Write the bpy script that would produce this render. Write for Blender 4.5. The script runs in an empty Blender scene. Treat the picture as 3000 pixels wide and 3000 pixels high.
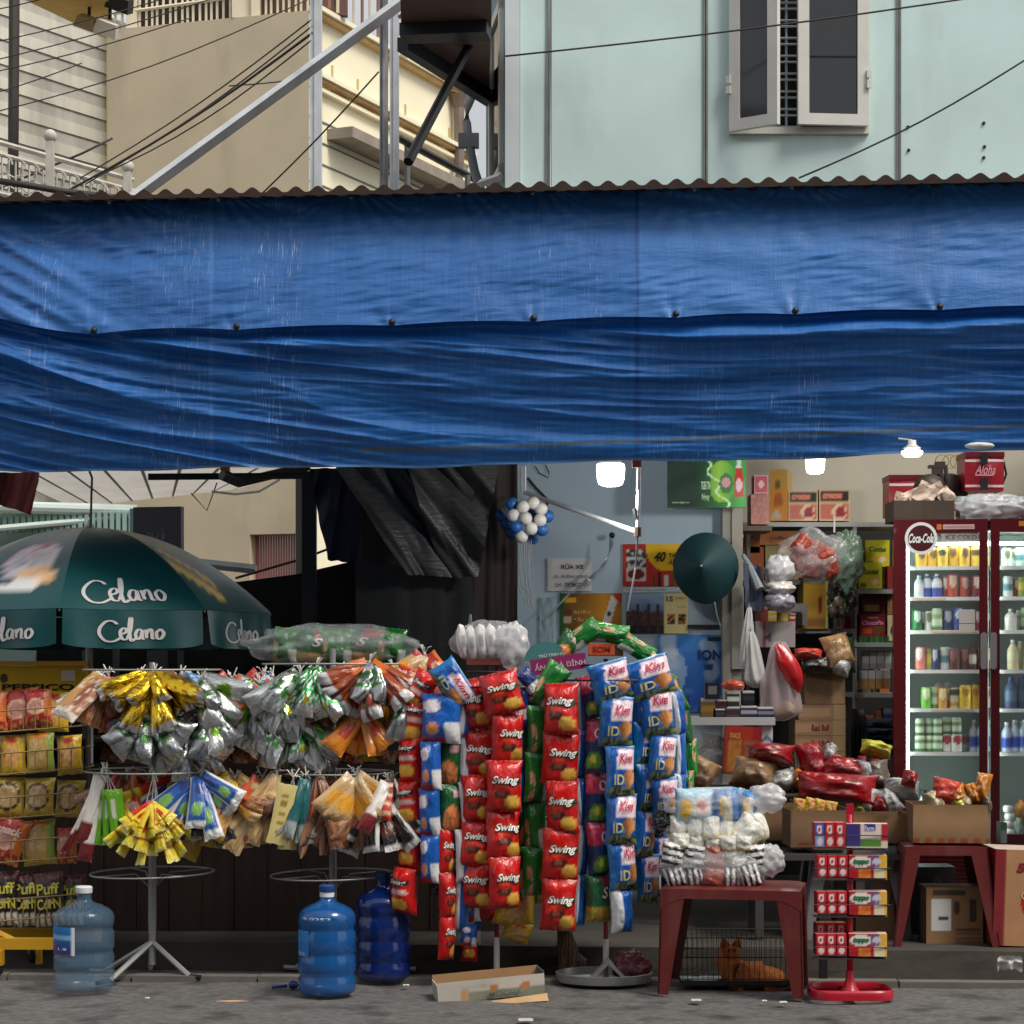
import bpy, math, random
from mathutils import Vector, Matrix, noise
PI = math.pi
R = random.Random(11)
SC = bpy.context.scene
COL = SC.collection
rad = math.radians

# ---------------------------------------------------------------- camera, light, exposure
cam_d = bpy.data.cameras.new('camera')
cam = bpy.data.objects.new('camera', cam_d)
COL.objects.link(cam)
cam.location = (0, -10, 1.5)
cam.rotation_euler = (rad(90), 0, 0)
cam_d.sensor_width = 36
cam_d.lens = 75.48
cam_d.shift_y = 0.147
cam_d.clip_end = 2000
SC.camera = cam

SUN_EL, SUN_ROT = rad(54), rad(128)
world = bpy.data.worlds.new('World')
SC.world = world
world.use_nodes = True
wn = world.node_tree
sky = wn.nodes.new('ShaderNodeTexSky')
sky.sky_type = 'NISHITA'
sky.sun_disc = False
sky.sun_elevation = SUN_EL
sky.sun_rotation = SUN_ROT
sky.air_density = 1.0
sky.dust_density = 6.0
sky.ozone_density = 0.6
wn.nodes['Background'].inputs['Strength'].default_value = 0.07
hz = wn.nodes.new('ShaderNodeHueSaturation'); hz.inputs['Saturation'].default_value = 0.45      # hazy, near white sky
wn.links.new(sky.outputs[0], hz.inputs['Color'])
cl = wn.nodes.new('ShaderNodeTexNoise'); cl.inputs['Scale'].default_value = 2.2; cl.inputs['Detail'].default_value = 6      # a thin bright cloud sheet
cr_ = wn.nodes.new('ShaderNodeMapRange'); cr_.inputs[1].default_value = .3; cr_.inputs[2].default_value = .7; cr_.inputs[3].default_value = .35; cr_.inputs[4].default_value = .7
tcw = wn.nodes.new('ShaderNodeTexCoord'); wn.links.new(tcw.outputs['Generated'], cl.inputs['Vector']); wn.links.new(cl.outputs[0], cr_.inputs[0])
cm = wn.nodes.new('ShaderNodeMix'); cm.data_type = 'RGBA'; wn.links.new(cr_.outputs[0], cm.inputs[0]); wn.links.new(hz.outputs[0], cm.inputs[6]); cm.inputs[7].default_value = (8.6, 8.7, 8.9, 1)
wn.links.new(cm.outputs[2], wn.nodes['Background'].inputs[0])
sun_d = bpy.data.lights.new('sun', 'SUN')
sun_d.energy = 1.5
sun_d.angle = rad(20)
sun_d.color = (1.0, 0.93, 0.82)
sun = bpy.data.objects.new('sun', sun_d)
COL.objects.link(sun)
sv = Vector((math.sin(SUN_ROT) * math.cos(SUN_EL), math.cos(SUN_ROT) * math.cos(SUN_EL), math.sin(SUN_EL)))
sun.rotation_euler = (-sv).to_track_quat('-Z', 'Y').to_euler()
sun.location = sv * 30
SC.view_settings.view_transform = 'Standard'
SC.view_settings.look = 'None'
SC.view_settings.gamma = 1
SC.view_settings.use_curve_mapping = False
SC.view_settings.exposure = 0.70
SC.cycles.max_bounces = 8
SC.cycles.transparent_max_bounces = 24
SC.cycles.caustics_reflective = False
SC.cycles.caustics_refractive = False
SC.cycles.sample_clamp_indirect = 4

# ---------------------------------------------------------------- helpers
F, CX, HZ = 629.0, 1500.0, 1941.0
def K(Y): return (1 + Y / 10) / F                      # metres per photo pixel at depth Y
def P(x, y, Y): return Vector(((x - CX) * K(Y), Y, 1.5 + (HZ - y) * K(Y)))
def lin(c):
    o = []
    for a in c[:3]:
        a = max(0.0, min(255.0, a)) / 255
        o.append(a / 12.92 if a <= 0.04045 else ((a + 0.055) / 1.055) ** 2.4)
    return (o[0], o[1], o[2], 1)
def ORD(i): return ['first', 'second', 'third', 'fourth', 'fifth', 'sixth', 'seventh', 'eighth', 'ninth', 'tenth', 'eleventh', 'twelfth', 'thirteenth', 'fourteenth', 'fifteenth', 'sixteenth'][i]

MATS = {}
def mat(name, col=None, rough=0.6, metal=0.0, var=0.0, vscale=4.0, vstretch=(1, 1, 1), bump=0.0, bscale=60.0, bstretch=(1, 1, 1),
        alpha=1.0, emit=0.0, spec=0.5, trans=0.0, attr=False, dark=0.45, coat=0.0, dirt=0.0, dirtcol=(60, 50, 40), dscale=1.5, thin=0.0):
    if name in MATS: return MATS[name]
    m = bpy.data.materials.new(name); m.use_nodes = True
    nt = m.node_tree; b = nt.nodes['Principled BSDF']; N = nt.nodes.new; LK = nt.links.new
    b.inputs['Roughness'].default_value = rough
    b.inputs['Metallic'].default_value = metal
    b.inputs['Specular IOR Level'].default_value = spec
    b.inputs['Transmission Weight'].default_value = trans
    b.inputs['Coat Weight'].default_value = coat
    tc = N('ShaderNodeTexCoord')
    def nz(scale, stretch, det=4):
        mp = N('ShaderNodeMapping'); mp.inputs['Scale'].default_value = stretch
        LK(tc.outputs['Object'], mp.inputs['Vector'])
        t = N('ShaderNodeTexNoise'); t.inputs['Scale'].default_value = scale; t.inputs['Detail'].default_value = det
        LK(mp.outputs[0], t.inputs['Vector']); return t
    if attr:
        a = N('ShaderNodeAttribute'); a.attribute_name = 'Col'; src = a.outputs['Color']
    else:
        rg = N('ShaderNodeRGB'); rg.outputs[0].default_value = lin(col); src = rg.outputs[0]
    if var > 0:
        t = nz(vscale, vstretch)
        mr = N('ShaderNodeMapRange'); mr.inputs[1].default_value = 0.3; mr.inputs[2].default_value = 0.72
        mr.inputs[3].default_value = 1 - var; mr.inputs[4].default_value = 1 + var * 0.6
        LK(t.outputs[0], mr.inputs[0])
        mx = N('ShaderNodeMix'); mx.data_type = 'RGBA'; mx.blend_type = 'MULTIPLY'; mx.inputs[0].default_value = 1
        LK(src, mx.inputs[6]); LK(mr.outputs[0], mx.inputs[7]); src = mx.outputs[2]
    if dirt > 0:
        t = nz(dscale, (1, 1, 0.3), 8)
        mr = N('ShaderNodeMapRange'); mr.inputs[1].default_value = 0.52; mr.inputs[2].default_value = 0.75
        mr.inputs[3].default_value = 0; mr.inputs[4].default_value = dirt
        LK(t.outputs[0], mr.inputs[0])
        mx = N('ShaderNodeMix'); mx.data_type = 'RGBA'
        LK(mr.outputs[0], mx.inputs[0]); LK(src, mx.inputs[6]); mx.inputs[7].default_value = lin(dirtcol); src = mx.outputs[2]
    LK(src, b.inputs['Base Color'])
    if bump > 0:
        t = nz(bscale, bstretch, 5)
        bp = N('ShaderNodeBump'); bp.inputs['Strength'].default_value = bump; bp.inputs['Distance'].default_value = 0.01
        LK(t.outputs[0], bp.inputs['Height']); LK(bp.outputs[0], b.inputs['Normal'])
    if emit > 0:
        LK(src, b.inputs['Emission Color']); b.inputs['Emission Strength'].default_value = emit
    if thin > 0:                                  # thin sheet that passes daylight
        tr = N('ShaderNodeBsdfTranslucent'); LK(src, tr.inputs['Color']); ms = N('ShaderNodeMixShader'); ms.inputs[0].default_value = thin
        LK(b.outputs[0], ms.inputs[1]); LK(tr.outputs[0], ms.inputs[2]); LK(ms.outputs[0], nt.nodes['Material Output'].inputs['Surface'])
    if alpha < 1: b.inputs['Alpha'].default_value = alpha
    MATS[name] = m
    return m

# printed surfaces take their colour from a colour attribute painted by a function of (u, v)
PRINT = mat('printed_card', attr=True, rough=0.45, var=0.06, vscale=9)
PAPER = mat('printed_paper', attr=True, rough=0.75, var=0.08, vscale=5)
FILM = mat('printed_film', attr=True, rough=0.2, bump=0.8, bscale=6, bstretch=(1.3, 1, 0.8), spec=0.7)
CARD = mat('cardboard', attr=True, rough=0.85, var=0.16, vscale=6, bump=0.1, bscale=40)
CLOTH = mat('dyed_cloth', attr=True, rough=0.8, var=0.1, vscale=6)
FOIL = mat('foil_film', attr=True, rough=0.2, metal=0.75, bump=0.5, bscale=8)
CLEAR = mat('clear_plastic_film', (232, 236, 240), rough=0.12, bump=0.9, bscale=26, alpha=0.22, spec=0.9)
MILKY = mat('milky_plastic_film', (225, 225, 228), rough=0.25, bump=0.7, bscale=22, alpha=0.55, spec=0.7)
WHITEP = mat('white_plastic', (222, 222, 218), rough=0.4, var=0.08)
STRING = mat('white_string', (225, 225, 220), rough=0.6)
WIRE = mat('galvanised_wire', (150, 152, 150), rough=0.4, metal=0.7)
GALV = mat('galvanised_steel', (206, 211, 215), rough=0.45, metal=0.2, var=0.15, vscale=7, dirt=0.35, dirtcol=(110, 104, 96), dscale=5)
BLACKM = mat('black_steel', (22, 22, 24), rough=0.5)
RUBBER = mat('black_rubber', (14, 14, 15), rough=0.7)
GLASS = mat('window_glass_dark', (14, 18, 20), rough=0.06, spec=0.7)
CARDC, CARDD = (128, 98, 70), (104, 80, 56)

class MB:
    """collects geometry (with a colour per vertex) for one mesh object"""
    def __init__(s): s.v, s.f, s.m, s.c = [], [], [], []
    def add(s, vs, fs, mi=0, c=(200, 200, 200), M=None):
        o = len(s.v)
        for p in vs: s.v.append(M @ Vector(p) if M is not None else Vector(p))
        if c and not isinstance(c[0], (int, float)): s.c.extend(c)
        else: s.c.extend([c] * len(vs))
        for f in fs: s.f.append([i + o for i in f]); s.m.append(mi)
        return s
    def box(s, a, b, mi=0, c=(200, 200, 200), M=None):
        (x0, y0, z0), (x1, y1, z1) = a, b
        vs = [(x0, y0, z0), (x1, y0, z0), (x1, y1, z0), (x0, y1, z0), (x0, y0, z1), (x1, y0, z1), (x1, y1, z1), (x0, y1, z1)]
        return s.add(vs, [(3, 2, 1, 0), (4, 5, 6, 7), (0, 1, 5, 4), (1, 2, 6, 5), (2, 3, 7, 6), (3, 0, 4, 7)], mi, c, M)
    def tube(s, pts, r, n=6, mi=0, c=(200, 200, 200), caps=True):
        pts = [Vector(p) for p in pts]; rr = r if isinstance(r, (list, tuple)) else [r] * len(pts)
        vs, fs = [], []; ref = None
        for i, p in enumerate(pts):
            d = (pts[min(i + 1, len(pts) - 1)] - pts[max(i - 1, 0)])
            d = d.normalized() if d.length > 1e-9 else Vector((0, 0, 1))
            if ref is None: ref = Vector((0, 0, 1)) if abs(d.z) < 0.9 else Vector((1, 0, 0))
            a = d.cross(ref)
            if a.length < 1e-4: a = d.cross(Vector((0, 1, 0.3)))
            a.normalize(); b = d.cross(a)
            for k in range(n):
                t = 2 * PI * k / n; vs.append(p + (a * math.cos(t) + b * math.sin(t)) * rr[i])
        for i in range(len(pts) - 1):
            for k in range(n):
                k2 = (k + 1) % n; fs.append((i * n + k, i * n + k2, (i + 1) * n + k2, (i + 1) * n + k))
        if caps: fs.append(tuple(range(n - 1, -1, -1))); fs.append(tuple((len(pts) - 1) * n + k for k in range(n)))
        return s.add(vs, fs, mi, c)
    def lathe(s, prof, n=20, mi=0, c=(200, 200, 200), M=None, cf=None):
        vs, fs, cs = [], [], []
        for j, (r, z) in enumerate(prof):
            for k in range(n):
                t = 2 * PI * k / n; vs.append((r * math.cos(t), r * math.sin(t), z)); cs.append(cf(t, j / (len(prof) - 1)) if cf else c)
        for j in range(len(prof) - 1):
            for k in range(n):
                k2 = (k + 1) % n; fs.append((j * n + k, j * n + k2, (j + 1) * n + k2, (j + 1) * n + k))
        if prof[0][0] > 1e-4: fs.append(tuple(range(n - 1, -1, -1)))
        if prof[-1][0] > 1e-4: fs.append(tuple((len(prof) - 1) * n + k for k in range(n)))
        return s.add(vs, fs, mi, cs, M)
    def grid(s, fn, nu, nv, mi=0, cf=None, c=(200, 200, 200), flip=False):
        vs, cs, fs = [], [], []
        for j in range(nv + 1):
            for i in range(nu + 1):
                u, v = i / nu, j / nv; vs.append(fn(u, v)); cs.append(cf(u, v) if cf else c)
        for j in range(nv):
            for i in range(nu):
                a = j * (nu + 1) + i; q = (a, a + 1, a + nu + 2, a + nu + 1); fs.append(q[::-1] if flip else q)
        return s.add(vs, fs, mi, cs)
    def prism(s, poly, y0, y1, mi=0, c=(200, 200, 200), M=None):
        n = len(poly)
        vs = [(x, y0, z) for x, z in poly] + [(x, y1, z) for x, z in poly]
        fs = [tuple(range(n)), tuple(range(2 * n - 1, n - 1, -1))] + [(i, i + n, (i + 1) % n + n, (i + 1) % n) for i in range(n)]
        return s.add(vs, fs, mi, c, M)
    def text(s, txt, fn, w=2.0, h=2.0, cu=0.0, cv=0.0, mi=0, c=(255, 255, 255), shear=0.0, bold=0.0, rot=0.0):
        """txt scaled to w x h, centred at (cu, cv); fn maps the 2-d position to a point"""
        vs, fs = text_geo(txt, shear, bold)
        cr, sr = math.cos(rot), math.sin(rot); o = []
        for x, y in vs:
            a, b = x * w, y * h; o.append(fn(cu + a * cr - b * sr, cv + a * sr + b * cr))
        return s.add(o, fs, mi, c)
    def build(s, name, mats, parent=None, smooth=False, mesh_only=False, sharp=None):
        me = bpy.data.meshes.new(name)
        me.from_pydata([tuple(p) for p in s.v], [], s.f)
        for m in (mats if isinstance(mats, (list, tuple)) else [mats]): me.materials.append(m)
        me.polygons.foreach_set('material_index', s.m)
        at = me.attributes.new('Col', 'FLOAT_COLOR', 'POINT')
        cache = {}; buf = []
        for c in s.c:
            k = tuple(c)
            if k not in cache: cache[k] = lin(k)
            buf.extend(cache[k])
        at.data.foreach_set('color', buf)
        if smooth:
            me.polygons.foreach_set('use_smooth', [True] * len(me.polygons))
            if sharp: me.set_sharp_from_angle(angle=rad(sharp))
        me.update()
        if mesh_only: return me
        return link(name, me, parent)

TEXTS = {}
def text_geo(txt, shear, bold):
    k = (txt, shear, bold)
    if k in TEXTS: return TEXTS[k]
    cu = bpy.data.curves.new('lettering', 'FONT'); cu.body = txt; cu.shear = shear; cu.offset = bold; cu.resolution_u = 3
    ob = bpy.data.objects.new('lettering', cu)
    me = bpy.data.meshes.new_from_object(ob)
    vs = [(v.co.x, v.co.y) for v in me.vertices]; fs = [tuple(p.vertices) for p in me.polygons]
    bpy.data.meshes.remove(me); bpy.data.objects.remove(ob); bpy.data.curves.remove(cu)
    if not vs: TEXTS[k] = ([], []); return TEXTS[k]
    x0, x1 = min(v[0] for v in vs), max(v[0] for v in vs); y0, y1 = min(v[1] for v in vs), max(v[1] for v in vs)
    vs = [((x - x0) / (x1 - x0) - 0.5, (y - y0) / (y1 - y0) - 0.5) for x, y in vs]
    TEXTS[k] = (vs, fs); return TEXTS[k]

def wmat(o):
    return (wmat(o.parent) @ o.matrix_parent_inverse if o.parent else Matrix()) @ o.matrix_basis
def link(name, me, parent=None, M=None):
    o = bpy.data.objects.new(name, me); COL.objects.link(o)
    if parent is not None:
        o.parent = parent; o.matrix_parent_inverse = wmat(parent).inverted()
    if M is not None: o.matrix_basis = M
    return o
def tag(o, label, cat, group=None):
    o['label'] = label; o['category'] = cat
    if group: o['group'] = group
    return o
def thing(name, label, cat, loc=(0, 0, 0), group=None):
    o = bpy.data.objects.new(name, None); COL.objects.link(o); o.location = loc; o.empty_display_size = 0.1
    return tag(o, label, cat, group)
def struct(o): o['kind'] = 'structure'; return o
def stuff(o): o['kind'] = 'stuff'; return o
def clone(root, loc, label, group=None, rz=None):
    r = root.copy(); COL.objects.link(r); r.location = loc; r['label'] = label
    if rz is not None: r.rotation_euler.z = rz
    if group: r['group'] = group
    for ch in list(root.children):
        c = ch.copy(); COL.objects.link(c); c.parent = r
        for g in list(ch.children):
            d = g.copy(); COL.objects.link(d); d.parent = c
    return r
def ns(x, y=0.0, z=0.0): return noise.noise(Vector((x, y, z)))
def inell(u, v, cu, cv, ru, rv): return ((u - cu) / ru) ** 2 + ((v - cv) / rv) ** 2 < 1
def mixc(a, b, t): return tuple(a[i] + (b[i] - a[i]) * t for i in range(3))
def planefn(o, ux, uz): return lambda a, b: o + ux * a + uz * b
X1, Y1, Z1 = Vector((1, 0, 0)), Vector((0, 1, 0)), Vector((0, 0, 1))

def blob(mb, c, rx, ry, rz, amp=0.25, seed=0.0, nu=18, nv=12, col=None, cf=None, freq=2.2, mi=0, M=None, flat=0.0):
    """a crumpled closed bag: a sphere pushed about by ridged noise"""
    nu, nv = int(nu * 1.7), int(nv * 1.7)
    def fn(u, v):
        t, ph = 2 * PI * u, PI * (v - 0.5)
        d = Vector((math.cos(ph) * math.cos(t), math.cos(ph) * math.sin(t), math.sin(ph)))
        q = d * freq + Vector((seed, seed * 0.7, seed * 1.3))
        a = 1 + amp * (noise.noise(q) * 1.1 + (0.3 - abs(noise.noise(q * 1.9 + Vector((3, 1, 2))))) * .85 + (0.3 - abs(noise.noise(q * 4.1))) * 0.22) if amp else 1
        z = d.z * a
        if flat and z < -flat: z = -flat + (z + flat) * 0.15
        p = Vector((d.x * rx * a, d.y * ry * a, z * rz))
        return (M @ p if M is not None else p) + Vector(c)
    mb.grid(fn, nu, nv, mi, cf, col or (200, 200, 200))
    return mb
def carton(name, label, cat, x0, y0, x1, y1, Y, depth, paint, side=CARDC, top=None, texts=(), rz=0.0, m=None, nu=14, nv=12, group=None, parent=None, tilt=0.0):
    """a box whose front fills the photo rectangle (x0,y0)-(x1,y1) at depth Y; texts: (string, u, v, width, height, colour, shear, bold)"""
    a, b = P(x0, y1, Y), P(x1, y0, Y); w, h = b.x - a.x, b.z - a.z
    o = Vector(((a.x + b.x) / 2, Y, a.z)); M = Matrix.Translation(o) @ Matrix.Rotation(rz, 4, 'Z') @ Matrix.Rotation(tilt, 4, 'Y')
    mb = MB()
    mb.grid(lambda u, v: M @ Vector(((u - 0.5) * w, 0, v * h)), nu, nv, 0, paint)
    for q, cc in (([(-.5, 0, 0), (.5, 0, 0), (.5, 1, 0), (-.5, 1, 0)], side), ([(-.5, 0, 1), (.5, 0, 1), (.5, 1, 1), (-.5, 1, 1)], top or side),
                  ([(-.5, 1, 0), (.5, 1, 0), (.5, 1, 1), (-.5, 1, 1)], side), ([(-.5, 0, 0), (-.5, 1, 0), (-.5, 1, 1), (-.5, 0, 1)], side), ([(.5, 0, 0), (.5, 1, 0), (.5, 1, 1), (.5, 0, 1)], side)):
        mb.add([(p[0] * w, p[1] * depth, p[2] * h) for p in q], [(0, 1, 2, 3)], 0, cc, M)
    for t in texts:
        tx, u, v, tw, th, tc = t[:6]
        mb.text(tx, lambda p, q: M @ Vector((p, -0.0025, q)), tw * w, th * h, (u - .5) * w, v * h, 0, tc, t[6] if len(t) > 6 else 0, t[7] if len(t) > 7 else 0.01)
    ob = mb.build(name, m or PRINT, parent)
    if label: tag(ob, label, cat, group)
    return ob

# ---------------------------------------------------------------- snack packets (unit size, scaled per object)
def swing(u, v):
    c = (200, 16, 14)
    if v > 0.8: c = mixc(c, (225, 40, 22), (v - .8) * 4)
    if inell(u, v, .66, .6, .36, .075 + .1 * (u - .3) * .3): c = (20, 60, 28)
    if inell(u, v, .42, .53, .2, .16) and v > .45: c = (222, 70, 30)
    if inell(u, v, .40 + .04, .36, .24, .085): c = (70, 24, 14)
    if inell(u, v, .42, .38, .13, .04): c = (120, 60, 40)
    if inell(u, v, .74, .20, .24, .12): c = mixc((222, 160, 54), (238, 196, 90), max(0, min(1, (v - .1) * 5)))
    if v < .07 or v > .94: c = (170, 14, 12)
    return c
def swing2(u, v):
    c = (205, 20, 16)
    if inell(u, v, .5, .72, .4, .08): c = (30, 30, 26)
    if inell(u, v, .5, .52, .4, .06): c = (225, 190, 180)
    if inell(u, v, .45, .25, .36, .15): c = mixc((235, 150, 30), (245, 195, 70), v * 2.5)
    return c
def kim(u, v):
    c = (16, 86, 170)
    if v < .18: c = (30, 46, 34) if ns(u * 9, v * 9) > 0 else (120, 130, 70)
    if .2 < v < .5 and ns(u * 8, v * 8, 5) > .25: c = (60, 130, 200)
    if .52 < v < .93 and u > .28 + .3 * (v - .52): c = (236, 214, 222)
    if inell(u, v, .76, .36, .2, .17): c = mixc((150, 90, 46), (225, 160, 90), max(0, min(1, (u - .6) * 3)))
    if v > .95: c = (120, 190, 225)
    if u < .08: c = (14, 120, 190)
    return c
def greenp(u, v):
    c = (16, 112, 36)
    if u < .16: c = (50, 150, 60)
    if .12 < u < .34 and v < .7 and ns(u * 5, v * 5, 2) > -.1: c = mixc((226, 190, 150), (150, 90, 60), abs(ns(u * 8, v * 9)) * 1.6)
    if u > .78 and v < .45: c = (222, 226, 220)
    return c
def bluered(u, v):
    c = (14, 92, 182)
    if inell(u, v, .3, .75, .26, .12): c = (236, 226, 234)
    if v < .14: c = (180, 26, 30)
    if u > .66 and v < .45: c = (226, 230, 232)
    if inell(u, v, .35, .3, .2, .12): c = (228, 150, 110)
    return c
def greenor(u, v):
    c = (26, 92, 40)
    if inell(u, v, .5, .28, .42, .28): c = mixc((226, 140, 80), (150, 70, 40), abs(ns(u * 6, v * 6)))
    if inell(u, v, .72, .8, .2, .1): c = (230, 180, 190)
    return c
def edge(u, v):
    c = (18, 90, 176)
    if u < .42: c = (222, 226, 232)
    if u > .9: c = (120, 180, 214)
    return c
def navy(u, v):
    c = (20, 40, 110)
    if .2 < v < .5: c = (200, 206, 214)
    if .25 < v < .3: c = (40, 60, 120)
    return c
def pinko(u, v):
    c = (28, 56, 104)
    if v > .58: c = mixc((196, 30, 70), (236, 120, 150), abs(ns(u * 5, v * 7)) * 1.4)
    if inell(u, v, .45, .22, .34, .17): c = (214, 208, 70) if inell(u, v, .42, .25, .15, .09) else (96, 150, 50)
    if v > .9: c = (150, 30, 60)
    return c
def greens(u, v):
    c = (30, 96, 60)
    if v < .35: c = mixc((222, 150, 50), (90, 150, 60), abs(ns(u * 7, v * 7)) * 1.7)
    if v > .7 and u > .5: c = (150, 60, 60)
    return c
def yellchip(u, v):
    c = (205, 168, 40)
    if inell(u, v, .5, .45, .36, .26): c = mixc((226, 180, 120), (190, 120, 60), abs(ns(u * 6, v * 6, 3)) * 1.5)
    if inell(u, v, .5, .85, .25, .07): c = (190, 60, 40)
    return c
def redchip(u, v):
    c = (178, 44, 34)
    if inell(u, v, .45, .5, .34, .24): c = (226, 186, 150)
    if inell(u, v, .45, .5, .27, .16): c = (196, 140, 130)
    if u > .78: c = (206, 108, 40)
    if v < .22: c = (206, 130, 70) if ns(u * 8, v * 8) > 0 else (150, 40, 34)
    return c
def orngreen(u, v):
    c = (188, 160, 60)
    if inell(u, v, .42, .5, .36, .36): c = mixc((204, 168, 110), (170, 140, 84), abs(ns(u * 9, v * 9)) * 1.6)
    if inell(u, v, .45, .92, .34, .1): c = (214, 130, 40)
    if u > .8: c = (150, 170, 80)
    return c
def olive(u, v):
    c = (196, 166, 58)
    if inell(u, v, .5, .5, .42, .36): c = (60, 40, 24)
    if inell(u, v, .5, .5, .36, .3): c = mixc((200, 168, 120), (150, 120, 80), abs(ns(u * 7, v * 7)) * 1.3)
    return c
def puff(u, v):
    c = (26, 20, 20)
    if v > .8: c = (90, 26, 26)
    if v < .25: c = (214, 206, 190) if math.sin(u * 30) > 0 else (36, 34, 32)
    if inell(u, v, .5, .42, .12, .08): c = (214, 204, 180)
    return c
def gold(u, v):
    c = (226, 184, 40)
    if v > .12 and v < .24: c = (232, 200, 80)
    if v < .1: c = (214, 216, 220)
    if abs(ns(u * 4, v * 5, 7)) < .06: c = (120, 84, 20)
    return c
def silver(u, v):
    c = (168, 172, 176)
    if .3 < v < .9: c = (225, 228, 226) if ns(u * 3, v * 4, 6) < .12 else (60, 116, 50)
    if .42 < v < .5 and .25 < u < .75: c = (70, 80, 90)
    if ns(u * 7, v * 7, 8) > .35: c = (110, 116, 120)
    return c
def greensil(u, v):
    c = (206, 210, 208)
    if inell(u, v, .5, .5, .4, .16): c = (110, 150, 40)
    if .26 < v < .3: c = (60, 66, 60)
    if inell(u, v, .5, .6, .2, .06): c = (60, 110, 30)
    if v < .2: c = (190, 194, 196)
    return c
def floral(u, v):
    c = (40, 150, 70)
    if math.sin(u * 19) * math.sin(v * 28) > .12: c = (226, 236, 226)
    if v < .16: c = (200, 204, 206)
    if inell(u, v, .5, .25, .14, .07): c = (220, 200, 50)
    return c
def brownor(u, v):
    c = (150, 62, 26)
    if v > .6: c = (204, 104, 34)
    if v < .2: c = (206, 208, 210)
    if abs(u - .5) < .08: c = (90, 40, 22)
    return c
def orange(u, v):
    c = (214, 130, 34)
    if .3 < v < .75 and .25 < u < .75: c = (188, 56, 24)
    return c
def yelred(u, v):
    c = (232, 208, 40)
    if v > .35 and u < .5: c = (206, 44, 26)
    if .2 < v < .3: c = (150, 40, 20)
    if v < .08: c = (236, 222, 110)
    return c
def bluewh(u, v):
    c = (36, 84, 160)
    if v < .14 or u < .1 or u > .9: c = (226, 228, 226)
    if inell(u, v, .5, .35, .28, .12): c = (120, 170, 90)
    if inell(u, v, .5, .72, .2, .1): c = (40, 50, 120)
    return c
def darkbk(u, v):
    c = (24, 24, 28)
    if ns(u * 11, v * 11) > .22: c = (120, 130, 140)
    return c
def limeg(u, v):
    c = (106, 180, 28)
    if .25 < u < .55 and .45 < v < .85: c = (214, 216, 200)
    if .5 < u < .85 and .15 < v < .42: c = (20, 50, 30)
    if v < .04: c = (150, 210, 80)
    return c
def straw(u, v):
    c = (226, 222, 216)
    if v < .35: c = (120, 30, 36)
    return c
def beige(u, v):
    return mixc((214, 190, 140), (176, 130, 80), abs(ns(u * 6, v * 8, 2)) * 1.6)
def yellong(u, v):
    c = (232, 214, 140)
    if .3 < u < .7 and .15 < v < .85 and math.sin(v * 40) > .1: c = (170, 130, 50)
    return c
def teal(u, v): return (30, 96, 100) if v > .25 else (150, 160, 160)
def dkred(u, v): return (120, 30, 26) if v > .3 else mixc((150, 110, 84), (70, 40, 30), u)
def tanp(u, v):
    c = (196, 160, 110)
    if inell(u, v, .5, .4, .36, .2): c = (222, 156, 40)
    if v > .8: c = (206, 186, 150)
    return c
def brownp(u, v): return mixc((150, 100, 64), (90, 56, 36), abs(ns(u * 5, v * 5)) * 1.6)
def bwpack(u, v):
    c = (26, 24, 24)
    if v < .1 or u > .88: c = (226, 226, 222)
    if .5 < v < .7: c = (200, 196, 186)
    if .2 < v < .45 and u < .5: c = (96, 40, 24)
    return c
def redstripe(u, v): return (196, 50, 36) if math.sin(v * 26) > -.2 else (216, 180, 150)
def picbox(u, v):
    c = mixc((196, 150, 70), (160, 110, 84), u)
    if inell(u, v, .7, .5, .16, .26): c = (130, 70, 40)
    if v < .12: c = (226, 216, 200)
    if ns(u * 9, v * 9, 4) > .3: c = (220, 200, 180)
    return c
def orredp(u, v): return (206, 90, 44) if v > .5 else mixc((190, 140, 90), (120, 50, 40), abs(ns(u * 6, v * 6)) * 1.5)
def blueflow(u, v): return (60, 140, 200) if math.sin(u * 20) * math.sin(v * 26) < .2 else (220, 230, 240)
def bluetop(u, v):
    c = (176, 214, 232)
    if inell(u, v, .25, .45, .16, .3): c = (240, 190, 40)
    if inell(u, v, .65, .5, .24, .3): c = (232, 222, 214)
    if inell(u, v, .65, .55, .14, .12): c = (210, 130, 120)
    if u > .9 or u < .05: c = (20, 110, 180)
    return c
def bluetop2(u, v):
    c = (30, 120, 186)
    if inell(u, v, .5, .4, .2, .4): c = (232, 224, 200)
    if inell(u, v, .3, .5, .12, .3): c = (226, 180, 60)
    return c
def whyel(u, v):
    c = (236, 236, 226)
    if v < .4 and ns(u * 5, v * 5, 3) > .05: c = (226, 196, 60)
    return c
def bwstripe(u, v): return (236, 236, 236) if math.sin(v * 22 + u * 2) > -.1 else (20, 18, 20)
def redpk(u, v): return mixc((150, 44, 30), (196, 130, 100), abs(ns(u * 8, v * 8)) * 1.2)
def redbag(u, v): return (160, 14, 22)

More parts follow.
